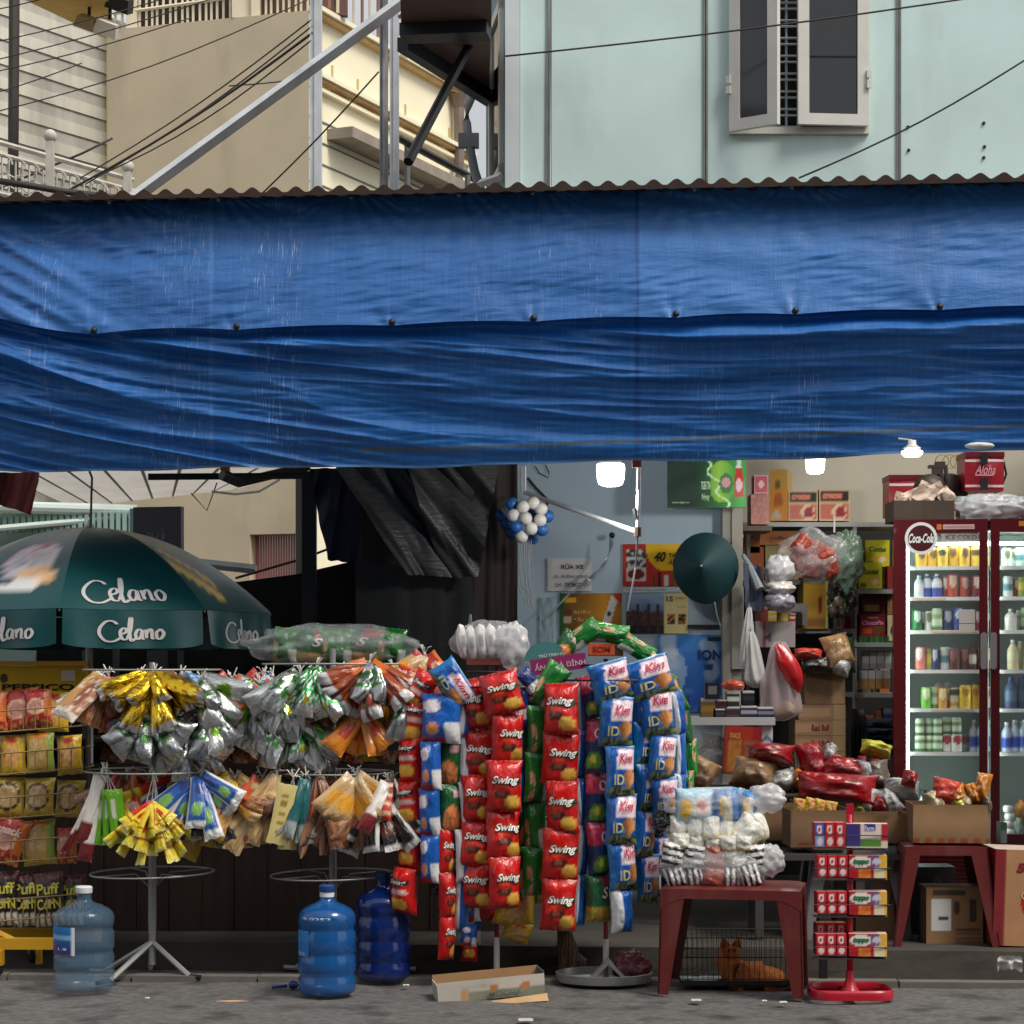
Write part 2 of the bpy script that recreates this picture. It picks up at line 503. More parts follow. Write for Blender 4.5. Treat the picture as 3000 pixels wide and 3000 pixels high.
KINDS = {}
def K_(name, paint, txt=(), m=None, taper=0.0, fat=1.0): KINDS[name] = (paint, txt, m or FILM, taper, fat)
W_, BK = (240, 238, 232), (20, 40, 22)
K_('swing', swing, [('Swing', .57, .60, .80, .20, BK, .35, .04), ('Swing', .55, .615, .80, .19, W_, .35, .035)])
K_('swing2', swing2, [('Swing', .5, .73, .7, .13, W_, .3, .02)])
K_('kim', kim, [('Kim', .66, .74, .46, .2, (200, 40, 90), .3, .02), ('ID', .4, .32, .34, .2, (206, 196, 130), 0, .02)])
K_('green', greenp); K_('bluered', bluered); K_('greenor', greenor); K_('edge', edge); K_('navy', navy)
K_('pinko', pinko, [('O', .6, .72, .36, .2, (240, 220, 226), 0, .03)])
K_('greens', greens, [('S', .62, .62, .3, .24, (236, 226, 220), .3, .02)])
K_('yellchip', yellchip); K_('redchip', redchip); K_('orngreen', orngreen); K_('olive', olive)
K_('puff', puff, [('Puff', .5, .68, .8, .22, (206, 196, 60), 0, .03), ('CorN', .5, .4, .84, .2, (206, 196, 70), 0, .03)])
K_('snack', redchip, [('snack', .45, .7, .8, .18, (240, 220, 214), .2, .02)])
for nme, fn in (('gold', gold), ('silver', silver), ('greensil', greensil), ('floral', floral), ('brownor', brownor)):
    K_(nme, fn, (), FOIL if nme != 'brownor' else FILM, .5, 1.5)
for nme, fn in (('orange', orange), ('yelred', yelred), ('bluewh', bluewh), ('darkbk', darkbk), ('tanp', tanp), ('brownp', brownp), ('dkred', dkred), ('bwpack', bwpack), ('redstripe', redstripe), ('beige', beige), ('teal', teal), ('orredp', orredp), ('blueflow', blueflow)):
    K_(nme, fn, (), None, .35, .8)
for i_, c_ in enumerate(((152, 16, 26), (170, 134, 96), (176, 178, 178), (196, 120, 30), (206, 200, 60), (110, 100, 92), (206, 70, 56), (206, 190, 150), (30, 28, 30), (60, 110, 50))):
    K_('bag%d' % i_, lambda u, v, c=c_: mixc(c, (232, 226, 220), .55) if .28 < v < .42 and .2 < u < .8 and ns(u * 12, v * 9, c[1]) > .1 else mixc(c, tuple(q * .6 for q in c), max(0, ns(u * 5, v * 5, c[0])) * 1.2), (), None, 0, 1.2)
K_('limeg', limeg); K_('straw', straw); K_('yellong', yellong, (), PAPER, 0, .3); K_('picbox', picbox)
K_('bluetop', bluetop); K_('bluetop2', bluetop2); K_('whyel', whyel); K_('bwstripe', bwstripe); K_('redpk', redpk); K_('redbag', redbag)
PACKS = {}
def pack_mesh(kind, var):
    k = (kind, var)
    if k in PACKS: return PACKS[k]
    paint0, txt, m, taper, fat = KINDS[kind]
    def paint(u, v):                               # crimped seals at both ends
        c = paint0(u, v)
        return mixc(c, (235, 235, 235), .35) if (v < .05 or v > .95) and math.sin(u * 44) > 0 else c
    sd = var * 7.3 + len(PACKS) * 1.7
    def surf(u, v, sgn, lift=0.0):
        a, b = 2 * u - 1, 2 * v - 1
        e = max(0.0, 1 - abs(b) ** 3.2); s2 = max(0.0, 1 - abs(a) ** 2.6)
        bul = (e ** .62) * (s2 ** .55)
        wr = (0.13 * math.sin(a * 8 + sd + 2 * ns(b * 2, sd)) + .12 * ns(a * 5 + sd, b)) * abs(b) ** 2 * (1 - abs(b) ** 12) + 0.26 * ns(a * 1.4 + sd, b * 1.7, sgn * 3) * e * s2
        wr += 0.16 * (0.25 - abs(ns(a * 2 + b * 1.6 + sd, b * 2 - a, sd))) * s2
        wx = 1 - 0.10 * e
        if taper: wx *= 1 - taper * max(0, b * .5 + .5) ** 1.3
        z = b * .5 + 0.02 * ns(a * 2 + sd, b) * abs(b) ** 3
        x = a * .5 * wx + 0.018 * ns(b * 3 + sd, 2.2)
        return Vector((x, -sgn * (bul * .5 + wr * .45 + .012) * fat - lift + 0.1 * ns(sd, b * 1.3) * 0.6, z))
    mb = MB()
    mb.grid(lambda u, v: surf(u, v, 1), 14, 20, 0, paint)
    mb.grid(lambda u, v: surf(u, v, -1), 8, 10, 0, lambda u, v: mixc(paint(.05, v), (170, 170, 172), .35), flip=True)
    n1 = 15
    for side in (0, 1):
        mb.grid(lambda u, v: surf(side, v, 1).lerp(surf(side, v, -1), u), 1, 10, 0, lambda u, v: paint(side * .98 + .01, v), flip=bool(side))
    for t in txt:
        mb.text(t[0], lambda p, q: surf(min(.99, max(.01, p)), min(.99, max(.01, q)), 1, .05 if t[5] == BK else .09), t[3], t[4], t[1], t[2], 0, t[5], t[6], t[7])
    PACKS[k] = mb.build('snack_packet', m, smooth=True, mesh_only=True)
    return PACKS[k]
def pack(parent, kind, c, w, h, d, yaw=0.0, roll=0.0, pitch=0.0, name='packet', var=None):
    me = pack_mesh(kind, R.randrange(5) if var is None else var)
    M = Matrix.Translation(c) @ Matrix.Rotation(roll, 4, 'Y') @ Matrix.Rotation(pitch, 4, 'X') @ Matrix.Rotation(yaw, 4, 'Z') @ Matrix.Diagonal((w, d, h, 1))
    return link(name, me, parent, M)

# ---------------------------------------------------------------- ground
ASPH = mat('asphalt', (96, 95, 94), rough=0.9, var=0.4, vscale=38, vstretch=(0.7, 1, 1), bump=0.6, bscale=60, dirt=1.0, dirtcol=(30, 29, 29), dscale=4.2)
CONC = mat('worn_concrete', (66, 61, 55), rough=0.9, var=0.25, vscale=5, bump=0.3, bscale=30, dirt=0.6, dirtcol=(36, 33, 30), dscale=2.4)
CONCL = mat('pale_concrete', (106, 102, 96), rough=0.85, var=0.2, vscale=6, bump=0.2, dirt=0.7, dirtcol=(96, 92, 86), dscale=3)
def Yf(X): return -0.055 * X                     # the shop front runs slightly towards the camera on the right
g = MB()
n = 40
def roadz(X, Y): return 0.012 * ns(X * 1.3, Y * 1.3) if abs(X) < 6 and -6 < Y < 2 else 0
xs = [-300, -60, -20, -8] + [-6 + i * 0.3 for i in range(41)] + [8, 20, 60, 300]
ys = [-300, -60, -20, -8] + [-6 + i * 0.25 for i in range(34)] + [8, 20, 60, 300]
vs = [(x, y, roadz(x, y) - 0.012) for y in ys for x in xs]
fs = [(j * len(xs) + i, j * len(xs) + i + 1, (j + 1) * len(xs) + i + 1, (j + 1) * len(xs) + i) for j in range(len(ys) - 1) for i in range(len(xs) - 1)]
g.add(vs, fs); struct(g.build('road', ASPH, smooth=True))
kerb = thing('gutter_kerb', 'row of pale flush kerb stones along the road edge', 'kerb')
for i in range(14):                               # flush kerb stones along the gutter
    xa = -4.2 + i * 0.6; jit = R.uniform(-.008, .008)
    b = MB(); M = Matrix.Translation((xa + .3, 0.10 + Yf(xa) + jit, 0)) @ Matrix.Rotation(-0.055 + R.uniform(-.01, .01), 4, 'Z')
    b.box((-.296, -.045, -.1), (.296, .045, .012 + R.uniform(0, .008)), M=M).build('kerb_stone', CONCL, kerb)
g = MB()
g.grid(lambda u, v: Vector((-6 + 12 * u, 0.42 - .09 * (-6 + 12 * u) + .02 * ns(u * 30, 3) + v * 14, 0.125)), 60, 1)
g.grid(lambda u, v: Vector((-6 + 12 * u, 0.42 - .09 * (-6 + 12 * u) + .02 * ns(u * 30, 3) - .03 * (1 - v) + .012 * ns(u * 40, v * 3), -0.02 + v * .145)), 60, 3)
struct(g.build('pavement', CONC))

# ---------------------------------------------------------------- shop roof and tarpaulin
def Yt(x): return 0.31 - 0.62 * x / 3000.0
RUST = mat('rusty_roof_sheet', (60, 40, 32), rough=0.75, var=0.4, vscale=9, dirt=0.8, dirtcol=(36, 28, 24), dscale=4)
g = MB()
def roof(u, v, dz=0.0):
    x = -140 + 3280 * u; p = P(x, 572 - 0.0195 * x, Yt(x) - 0.06)
    w = .0145 * math.sin(2 * PI * (p.x / 0.104)) ** 1 + .004 * ns(p.x * 3, 1)
    w = max(w, -.012)
    return Vector((p.x, p.y + v * 4.2, p.z + w + v * .42 + dz))
g.grid(lambda u, v: roof(u, v), 520, 4)
g.grid(lambda u, v: roof(u, v, -.012), 520, 4, flip=True)
def lip(u, v):
    p = roof(u, 0); b = P(-140 + 3280 * u, 584 - 0.0195 * (-140 + 3280 * u), 0).z; return Vector((p.x, p.y - .003, p.z + (-.03 - .017 * math.sin(2 * PI * (p.x / 0.104)) * .9) * (1 - v)))
g.grid(lip, 520, 1)
g.build('tin_roof', RUST, smooth=False)
tin = bpy.data.objects['tin_roof']; tag(tin, 'rusty corrugated tin roof edge above the blue tarpaulin', 'roof')

TARP = bpy.data.materials.new('blue_tarpaulin'); TARP.use_nodes = True
def tarp_nodes():
    nt = TARP.node_tree; N = nt.nodes.new; LK = nt.links.new; b = nt.nodes['Principled BSDF']
    b.inputs['Roughness'].default_value = 0.42; b.inputs['Specular IOR Level'].default_value = .55
    tc = N('ShaderNodeTexCoord')
    def noi(sc, st, d=4, rough=.55):
        mp = N('ShaderNodeMapping'); mp.inputs['Scale'].default_value = st; LK(tc.outputs['Object'], mp.inputs['Vector'])
        t = N('ShaderNodeTexNoise'); t.inputs['Scale'].default_value = sc; t.inputs['Detail'].default_value = d; t.inputs['Roughness'].default_value = rough; LK(mp.outputs[0], t.inputs['Vector']); return t.outputs[0]
    def ramp(src, a, bb, lo, hi):
        m = N('ShaderNodeMapRange'); m.inputs[1].default_value = a; m.inputs[2].default_value = bb; m.inputs[3].default_value = lo; m.inputs[4].default_value = hi; LK(src, m.inputs[0]); return m.outputs[0]
    def mix(f, a, c, bl='MIX'):
        m = N('ShaderNodeMix'); m.data_type = 'RGBA'; m.blend_type = bl
        if isinstance(f, float): m.inputs[0].default_value = f
        else: LK(f, m.inputs[0])
        for i, q in ((6, a), (7, c)):
            if isinstance(q, tuple): m.inputs[i].default_value = lin(q)
            else: LK(q, m.inputs[i])
        return m.outputs[2]
    a = N('ShaderNodeAttribute'); a.attribute_name = 'Col'
    c = a.outputs['Color']
    c = mix(ramp(noi(9, (9, 1, .25), 5), .45, .75, 0, .25), c, (90, 142, 212))        # sun-bleached threads
    c = mix(ramp(noi(3, (1, 1, .5), 6), .5, .8, 0, .35), c, (16, 44, 110))             # dirt clouds
    sp = noi(16, (14, 1, .5), 6, .7)
    rg = ramp(noi(1.1, (2.2, 1, .25), 3), .5, .64, 0, 1)
    mm = N('ShaderNodeMath'); mm.operation = 'MULTIPLY'; LK(ramp(sp, .58, .68, 0, .85), mm.inputs[0]); LK(rg, mm.inputs[1])
    c = mix(mm.outputs[0], c, (206, 220, 236))                                          # worn white scratches
    LK(c, b.inputs['Base Color'])
    b1 = N('ShaderNodeBump'); b1.inputs['Strength'].default_value = .2; b1.inputs['Distance'].default_value = .02; LK(noi(8, (1.1, 1, 4.6), 4), b1.inputs['Height'])
    b2 = N('ShaderNodeBump'); b2.inputs['Strength'].default_value = .28; b2.inputs['Distance'].default_value = .006; LK(noi(34, (.35, 1, 2.2), 3), b2.inputs['Height']); LK(b1.outputs[0], b2.inputs['Normal'])
    b3 = N('ShaderNodeBump'); b3.inputs['Strength'].default_value = .25; b3.inputs['Distance'].default_value = .004; LK(noi(30, (4, 1, .1), 2), b3.inputs['Height']); LK(b2.outputs[0], b3.inputs['Normal'])
    LK(b3.outputs[0], b.inputs['Normal'])
    # thin woven plastic lets some light through
    tr = N('ShaderNodeBsdfTranslucent'); LK(c, tr.inputs['Color'])
    ms = N('ShaderNodeMixShader'); ms.inputs[0].default_value = .12; LK(b.outputs[0], ms.inputs[1]); LK(tr.outputs[0], ms.inputs[2])
    LK(ms.outputs[0], nt.nodes['Material Output'].inputs['Surface'])
tarp_nodes()
GROM = [275, 693, 1148, 1563, 1980, 2330, 2753]
NAIL = [320, 640, 1030, 1345, 1560, 2035, 2320, 2750]
def topy(x): return 592 - 0.0217 * x
def liney(x):
    y = 982 - .0282 * x
    for a, b in zip([-150] + GROM, GROM + [3150]):
        if a <= x < b: t = (x - a) / (b - a); y -= 7 * math.sin(PI * t) * (1.6 if x < 693 else 1)
    if x < 275: y = 975 - (275 - x) * .17 + 8 * math.sin(PI * min(1, (275 - x) / 275.))
    return y
def boty(x): return 1380 - .006 * x - .0000045 * x * x + 4 * math.sin(x / 160.0) + 2 * math.sin(x / 61.)
def ridge(q): return 1 - 2 * abs(math.sin(q))
def tarp_upper(u, v):
    x = -140 + 3280 * u; y = topy(x) + v * (liney(x) - topy(x)) + 4
    Y = Yt(x) + 0.15 - .25 * v ** .62
    d = 0.0
    # creases running out from the nails and the grommets, each its own size and lean
    for i, nx in enumerate(NAIL):
        dx = (x - nx) / 150.0
        if abs(dx) < 2.4: d += (.4 + .6 * abs(ns(nx, 3))) * .026 * math.exp(-dx * dx * 1.2) * math.exp(-v * 4) * math.sin(dx * (9 + 4 * ns(nx)) / (.22 + v * 2.0) + nx)
    for i, nx in enumerate(GROM):
        dx = (x - nx) / 260.0; w = 1 - v
        if abs(dx) < 2: d += (.25 + .9 * abs(ns(nx, 7))) * .014 * math.exp(-dx * dx * 1.2) * math.exp(-w * 4) * math.sin(math.atan2(dx, w + .08) * (7 + 5 * ns(nx, 1)) + nx)
    sl = max(0, 1 - x / 560.0); q = y / 62.0 - (x / 118.0)
    d += .05 * sl ** .8 * noise.noise(Vector((x / 300., q * 1.2, 1))) * min(1, v * 3)
    d += .020 * noise.noise(Vector((x / 420.0, y / 70.0 - x / 900., 5.5))) * min(1, v * 4) * (1 - .5 * v)
    d += .008 * noise.noise(Vector((x / 85.0, (y + x * .12) / 15.0, 2.5))) * (.55 + noise.noise(Vector((x / 260., y / 160., 9))))
    d += .035 * max(0, .2 - v) / .2 * noise.noise(Vector((x / 200.0, y / 34. - x / 300., 9)))
    return P(x, y, Y - d)
def tarp_lower(u, v):
    x = -140 + 3280 * u; ly = liney(x); y = ly - 12 + v * (boty(x) - ly + 12)
    r = max(0, min(1, (x - 1450) / 600.0))
    Y = Yt(x) - .055 + .05 * math.exp(-((v - .07) / .05) ** 2) - (.03 + .03 * r) * math.exp(-((v - .16) / .06) ** 2) * (.2 + .8 * r) + .13 * v ** 1.3
    sl = max(0, 1 - x / 1500.0)
    c = 1 - (1 - x / 2100.0) ** 2 if x < 2100 else 1
    q = (y - 1000) / 100.0 - 2.4 * c
    q += .35 * noise.noise(Vector((x / 800., y / 500., 4)))
    a = noise.noise(Vector((x / 1500.0, q * 1.05, 3.3))); b = noise.noise(Vector((x / 900.0, q * 2.1, 8.8)))
    d = .10 * a * (.45 + .75 * sl) + .07 * (.4 - abs(b) * 1.7) * (.5 + .6 * sl)
    d += .013 * noise.noise(Vector((x / 260.0, q * 6.5, 1.2))) + .006 * noise.noise(Vector((x / 80.0, y / 11.0, 6.5)))
    d *= min(1, v * 7) * (1 - .45 * v)
    return P(x, y, Y - d)
def tarp_col(u, v, low=False):
    x = -140 + 3280 * u
    c = (30, 102, 178) if low else (46, 106, 178)
    if x > 1870 and not low: c = (58, 118, 190)
    if abs(x - 1868) < 5: c = mixc(c, (20, 50, 120), .4)
    if abs(x - 620) < 5: c = mixc(c, (120, 160, 220), .25)
    if low and v > .985: c = mixc(c, (150, 180, 220), .5)
    if low:
        e = 1330 - x * .012 - (max(0, x - 1300) / 1700.) * 46 + 3 * ns(x / 90.)
        if abs(P_row(u, v) - e) < 5 and x > 1050: c = mixc(c, (110, 96, 80), .65)          # dirty tide line of the hem
    return c
def P_row(u, v):
    x = -140 + 3280 * u; ly = liney(x); return ly - 12 + v * (boty(x) - ly + 12)
tp = thing('tarpaulin', 'large creased blue tarpaulin hung along the whole shop front', 'tarpaulin', (0, 0, 2.4))
g = MB(); g.grid(tarp_upper, 560, 90, 0, lambda u, v: tarp_col(u, v)); g.build('upper_sheet', TARP, tp, smooth=True)
g = MB(); g.grid(tarp_lower, 560, 150, 0, lambda u, v: tarp_col(u, v, True)); g.build('lower_sheet', TARP, tp, smooth=True)
for x in GROM:
    g = MB(); p = P(x, liney(x) - 6, Yt(x) - .10)
    M = Matrix.Translation(p) @ Matrix.Rotation(rad(90), 4, 'X')
    g.lathe([(.006, 0), (.015, .001), (.016, .006), (.010, .012), (.0, .013)], 12, 0, M=M); g.build('grommet', BLACKM, tp, smooth=True)
for x in NAIL:
    g = MB(); p = P(x, topy(x) + 8, Yt(x) + .11)
    g.lathe([(.009, 0), (.009, .006), (0, .008)], 8, M=Matrix.Translation(p) @ Matrix.Rotation(rad(90), 4, 'X')); g.build('screw', GALV, tp)
# two orange rope ratchets under the hem
ORNG = mat('orange_plastic', (190, 84, 44), rough=.5)
for x, y, lb in ((660, 1368, 'small orange rope tensioner under the hem above the umbrella'), (1865, 1358, 'small orange rope tensioner at the top of the white pole')):
    Y = .42 if x < 1000 else .6
    t = thing('rope_tensioner', lb, 'tensioner', P(x, y, Y), 'rope tensioners')
    g = MB(); p = P(x, y, Y); g.box(p + Vector((-.022, -.02, -.02)), p + Vector((.022, .02, .025))); g.build('housing', ORNG, t)
    g = MB(); g.box(p + Vector((-.026, -.024, .026)), p + Vector((.026, .024, .036))); g.build('lid', mat('rust_red', (120, 54, 34), rough=.6), t)
    g = MB()
    if x > 1000: g.tube([p + Vector((-.015, 0, -.02)), p + Vector((-.024, 0, -.10)), p + Vector((-.01, 0, -.17)), p + Vector((.008, 0, -.12)), p + Vector((.012, 0, -.02))], .0035, 5)
    else: g.tube([p + Vector((0, 0, -.02)), p + Vector((.06, .02, -.05)), p + Vector((.09, .03, -.075))], .008, 5)
    g.build('cord', BLACKM if x < 1000 else STRING, t)

# ---------------------------------------------------------------- turquoise house above the shop
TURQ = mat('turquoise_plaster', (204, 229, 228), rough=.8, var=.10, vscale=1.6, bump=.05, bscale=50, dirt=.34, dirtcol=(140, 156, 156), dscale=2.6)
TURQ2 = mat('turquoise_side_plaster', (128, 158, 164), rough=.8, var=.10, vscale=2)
TRIM = mat('white_paint_trim', (206, 216, 220), rough=.6, var=.06)
ALU = mat('cream_aluminium', (214, 213, 206), rough=.45, var=.06, vscale=8)
GREYJ = mat('grey_joint_strip', (120, 124, 122), rough=.7, var=.2, vscale=8)
EAVE = mat('brown_soffit_board', (128, 110, 106), rough=.8, var=.12)
EAVEB = mat('dark_blue_eave_beam', (34, 42, 54), rough=.6)
YW = 4.5
th = thing('turquoise_house', 'pale turquoise house with cream window rising behind the tin roof', 'house', P(2200, 700, YW))
joints = [1520, 1612, 2066, 2632, 3180]
for i, (a, b) in enumerate(zip(joints, joints[1:])):
    g = MB(); q0, q1 = P(a + 4, 640, YW), P(b - 4, -160, YW)
    if i == 2:                                   # the panel with the window opening
        w0, w1 = P(2150, 380, YW), P(2536, -90, YW)
        g.box((q0.x, YW, q0.z), (w0.x, YW + .2, q1.z)); g.box((w1.x, YW, q0.z), (q1.x, YW + .2, q1.z)); g.box((w0.x, YW, q0.z), (w1.x, YW + .2, w0.z)); g.box((w0.x, YW, w1.z), (w1.x, YW + .2, q1.z))
    else: g.box((q0.x, YW, q0.z), (q1.x, YW + .2, q1.z))
    g.build('wall_panel', TURQ, th)
for x in joints[1:4]:
    g = MB(); q0, q1 = P(x - 9 if x < 1700 else x - 6, 640, YW), P(x + 7, -160, YW)
    sl = -.012 if x < 1700 else 0
    for k in (0, 1):
        a0 = q0.x + k * .018; g.add([(a0 + sl, YW - .012, q0.z), (a0 + .013 + sl, YW - .012, q0.z), (a0 + .013, YW - .012, q1.z), (a0, YW - .012, q1.z), (a0 + sl, YW + .1, q0.z), (a0 + .013 + sl, YW + .1, q0.z), (a0 + .013, YW + .1, q1.z), (a0, YW + .1, q1.z)],
            [(0, 1, 2, 3), (5, 4, 7, 6), (4, 0, 3, 7), (1, 5, 6, 2)])
    g.build('joint_strip', GREYJ, th)
g = MB(); a, b = P(1480, 640, YW), P(1524, -160, YW); g.box((a.x, YW - .03, a.z), (b.x - .002, YW + .2, b.z)); g.build('corner_post', TRIM, th)
# splayed side wall with its narrow window
sa, sb = P(1481, 0, YW + .02), P(1424, 0, 5.7)
d = (sb - sa); d.z = 0; L = d.length; d.normalize(); nrm = Vector((d.y, -d.x, 0)) * -1
def side(t, z, off=0.0): return Vector((sa.x, sa.y, 0)) + d * t + Vector((-abs(d.y), d.x, 0)).normalized() * off + Z1 * z
zt, zb = 6.6, 4.0
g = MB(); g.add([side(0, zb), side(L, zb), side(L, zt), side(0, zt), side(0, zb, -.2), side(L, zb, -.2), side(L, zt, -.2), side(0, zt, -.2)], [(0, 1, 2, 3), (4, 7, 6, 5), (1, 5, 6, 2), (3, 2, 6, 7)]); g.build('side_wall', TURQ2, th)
wn_ = g = MB(); z0, z1 = P(0, 535, 4.9).z, P(0, 30, 4.9).z
g = MB()
for (t0, t1, a, b) in ((.1, .18, z0, z1), (.72, .8, z0, z1), (.1, .8, z0, z0 + .07), (.1, .8, z1 - .07, z1)):
    g.add([side(t0, a, .03), side(t1, a, .03), side(t1, b, .03), side(t0, b, .03), side(t0, a, 0), side(t1, a, 0), side(t1, b, 0), side(t0, b, 0)], [(0, 1, 2, 3), (4, 0, 3, 7), (1, 5, 6, 2), (0, 4, 5, 1), (2, 6, 7, 3)])
sf = g.build('side_window', ALU, th)
g = MB(); g.add([side(.18, z0 + .07, .012), side(.72, z0 + .07, .012), side(.72, z1 - .07, .012), side(.18, z1 - .07, .012)], [(0, 1, 2, 3)]); g.build('pane', GLASS, sf)
g = MB(); p0 = side(.05, z0 - .02, .03); o1 = side(.12, 0, .34); o1.z = 0
g.tube([side(.06, z0 - .03, .02), side(.3, z0 - .03, .14)], .03, 4); g.build('open_sash', ALU, sf)
# main window: frame, two sashes standing ajar, bars between
wf = MB(); a, b = P(2138, 392, YW - .02), P(2546, -90, YW - .02); fw = .045
wf.box((a.x, YW - .03, a.z), (a.x + fw, YW + .1, b.z)); wf.box((b.x - fw, YW - .03, a.z), (b.x, YW + .1, b.z)); wf.box((a.x + fw, YW - .028, a.z), (b.x - fw, YW + .1, a.z + fw)); wf.box((a.x + fw, YW - .028, b.z - fw), (b.x - fw, YW + .1, b.z))
win = wf.build('window', ALU, th)
g = MB(); g.box((a.x + .05, YW + .32, a.z + .04), (b.x - .05, YW + .34, b.z)); g.build('room_backing', mat('dark_room', (30, 32, 32), rough=.9), th)
def sash(x0, x1, yb, hinge_left, ang, glassmat):
    w = (x1 - x0) * K(YW) / math.cos(ang); zb_, zt_ = P(0, yb, YW).z, P(0, -80, YW).z; fr = .075
    hx = P(x0 if hinge_left else x1, 0, YW).x; sgn = 1 if hinge_left else -1
    M = Matrix.Translation((hx, YW - .035, 0)) @ Matrix.Rotation(-ang * sgn, 4, 'Z')
    g = MB()
    for (p, q, r_, s_) in ((0, fr, zb_, zt_), (w - fr, w, zb_, zt_), (fr, w - fr, zb_, zb_ + fr), (fr, w - fr, zt_ - fr, zt_)):
        xx = sorted((p * sgn, q * sgn)); g.box((xx[0], -.04, r_), (xx[1], 0, s_), M=M)
    sh = g.build('sash', ALU, win)
    g = MB(); xx = sorted((fr * sgn, (w - fr) * sgn)); g.box((xx[0], -.022, zb_ + fr), (xx[1], -.016, zt_ - fr), M=M); g.build('pane', glassmat, sh)
    g = MB(); xx = sorted((0.0, .03 * sgn)); 
    for zz in (zb_ + .25, zb_ + .32): g.box((xx[0] - .014 * sgn, -.06, zz), (xx[1] - .014 * sgn, -.04, zz + .05), M=M)
    g.build('hinge', ALU, sh)
sash(2143, 2272, 392, True, .62, mat('window_glass_grey', (52, 56, 60), rough=.12, spec=.6)); sash(2330, 2538, 376, False, .10, GLASS)
for i in range(16):
    y = 372 - i * 26 - (8 if i % 2 else 0); p = P(2240, y, YW + .12); q = P(2345, y, YW + .12)
    g = MB(); g.tube([p, q], .008, 5); g.build('window_bar', TRIM, win)
for x in (2304,):
    g = MB(); g.tube([P(x, 380, YW + .14), P(x, -80, YW + .14)], .009, 5); g.build('window_bar', TRIM, win)
for i in range(9):
    y = 330 - i * 52
    g = MB(); g.tube([P(2340, y, YW + .16), P(2530, y - 6, YW + .16)], .012, 5); g.build('window_bar', mat('grey_bar', (96, 104, 104), rough=.6), win)
for x, y in ((2660, 372), (2662, 440), (2882, 361), (2884, 430), (2882, 462)):
    g = MB(); g.lathe([(.012, 0), (.010, .012), (0, .014)], 8, M=Matrix.Translation(P(x, y, YW)) @ Matrix.Rotation(rad(90), 4, 'X')); g.build('wall_plug', BLACKM, th)
# eave over the alley
zs = 1.5 + 1826 * 1.4 / 629
def E(x, y): k = (zs - 1.5) / (HZ - y); Y = (k * F - 1) * 10; return Vector(((x - CX) * k, Y, zs))
poly = [E(1168, -180), E(1176, 112), E(1432, 278), E(1440, 60), E(1440, -180)]
g = MB(); n_ = len(poly)
g.add([p for p in poly] + [p + Z1 * .14 for p in poly], [tuple(range(n_))[::-1], tuple(range(n_, 2 * n_))] + [(i, (i + 1) % n_, (i + 1) % n_ + n_, i + n_) for i in range(n_)])
eo = tag(g.build('roof_eave', EAVE), 'dark soffit of the overhanging eave above the alley', 'eave')
g = MB()
def beam(p, q, w, h): 
    dd = (q - p).normalized(); sd_ = dd.cross(Z1).normalized() * w / 2
    return g.add([p - sd_ - Z1 * h, p + sd_ - Z1 * h, q + sd_ - Z1 * h, q - sd_ - Z1 * h, p - sd_, p + sd_, q + sd_, q - sd_], [(3, 2, 1, 0), (0, 1, 5, 4), (1, 2, 6, 5), (2, 3, 7, 6), (3, 0, 4, 7), (4, 5, 6, 7)])
beam(E(1180, 108), E(1440, 274), .08, .09); g.build('eave_fascia', EAVEB, eo)
g = MB(); beam(E(1178, 80), E(1432, 70), .2, .08); g.build('eave_beam', EAVEB, eo)
g = MB(); g.tube([P(1196, 474, 3.3), P(1398, 88, 4.3)], .032, 8); tag(g.build('roof_brace', BLACKM), 'black diagonal steel brace rising to the dark eave', 'brace')

# ---------------------------------------------------------------- tan and cream house across the alley
TAN = mat('tan_render', (204, 190, 164), rough=.9, var=.10, vscale=1.5, bump=.1, bscale=40, dirt=.55, dirtcol=(150, 136, 112), dscale=1.6)
CREAM = mat('cream_render', (246, 238, 208), rough=.8, var=.05, vscale=1)
MOULD = mat('ochre_moulding', (214, 178, 124), rough=.8, var=.2)
PALE = mat('pale_baluster', (226, 214, 190), rough=.7)
BROWNB = mat('brown_baluster', (150, 110, 96), rough=.7)
DARKIN = mat('dark_interior', (38, 32, 28), rough=.95)
ch = thing('cream_house', 'tan and cream house with ornate ledges across the alley', 'house', P(905, 1941, 14))
c0, c1 = P(905, 30, 14.0), P(315, 88, 14.8)
ztop0, ztop1 = c0.z, c1.z
def wallbox(p, q, z0a, z0b, z1a, z1b, th_, m, name, par):
    dd = Vector((q.x - p.x, q.y - p.y, 0)).normalized(); nn = Vector((-dd.y, dd.x, 0)) * th_
    if nn.y < 0: nn = -nn
    vs = [Vector((p.x, p.y, z0a)), Vector((q.x, q.y, z0b)), Vector((q.x, q.y, z1b)), Vector((p.x, p.y, z1a))]
    vs += [v + nn for v in vs]
    return MB().add(vs, [(0, 1, 2, 3), (7, 6, 5, 4), (0, 4, 5, 1), (1, 5, 6, 2), (2, 6, 7, 3), (3, 7, 4, 0)]).build(name, m, par)
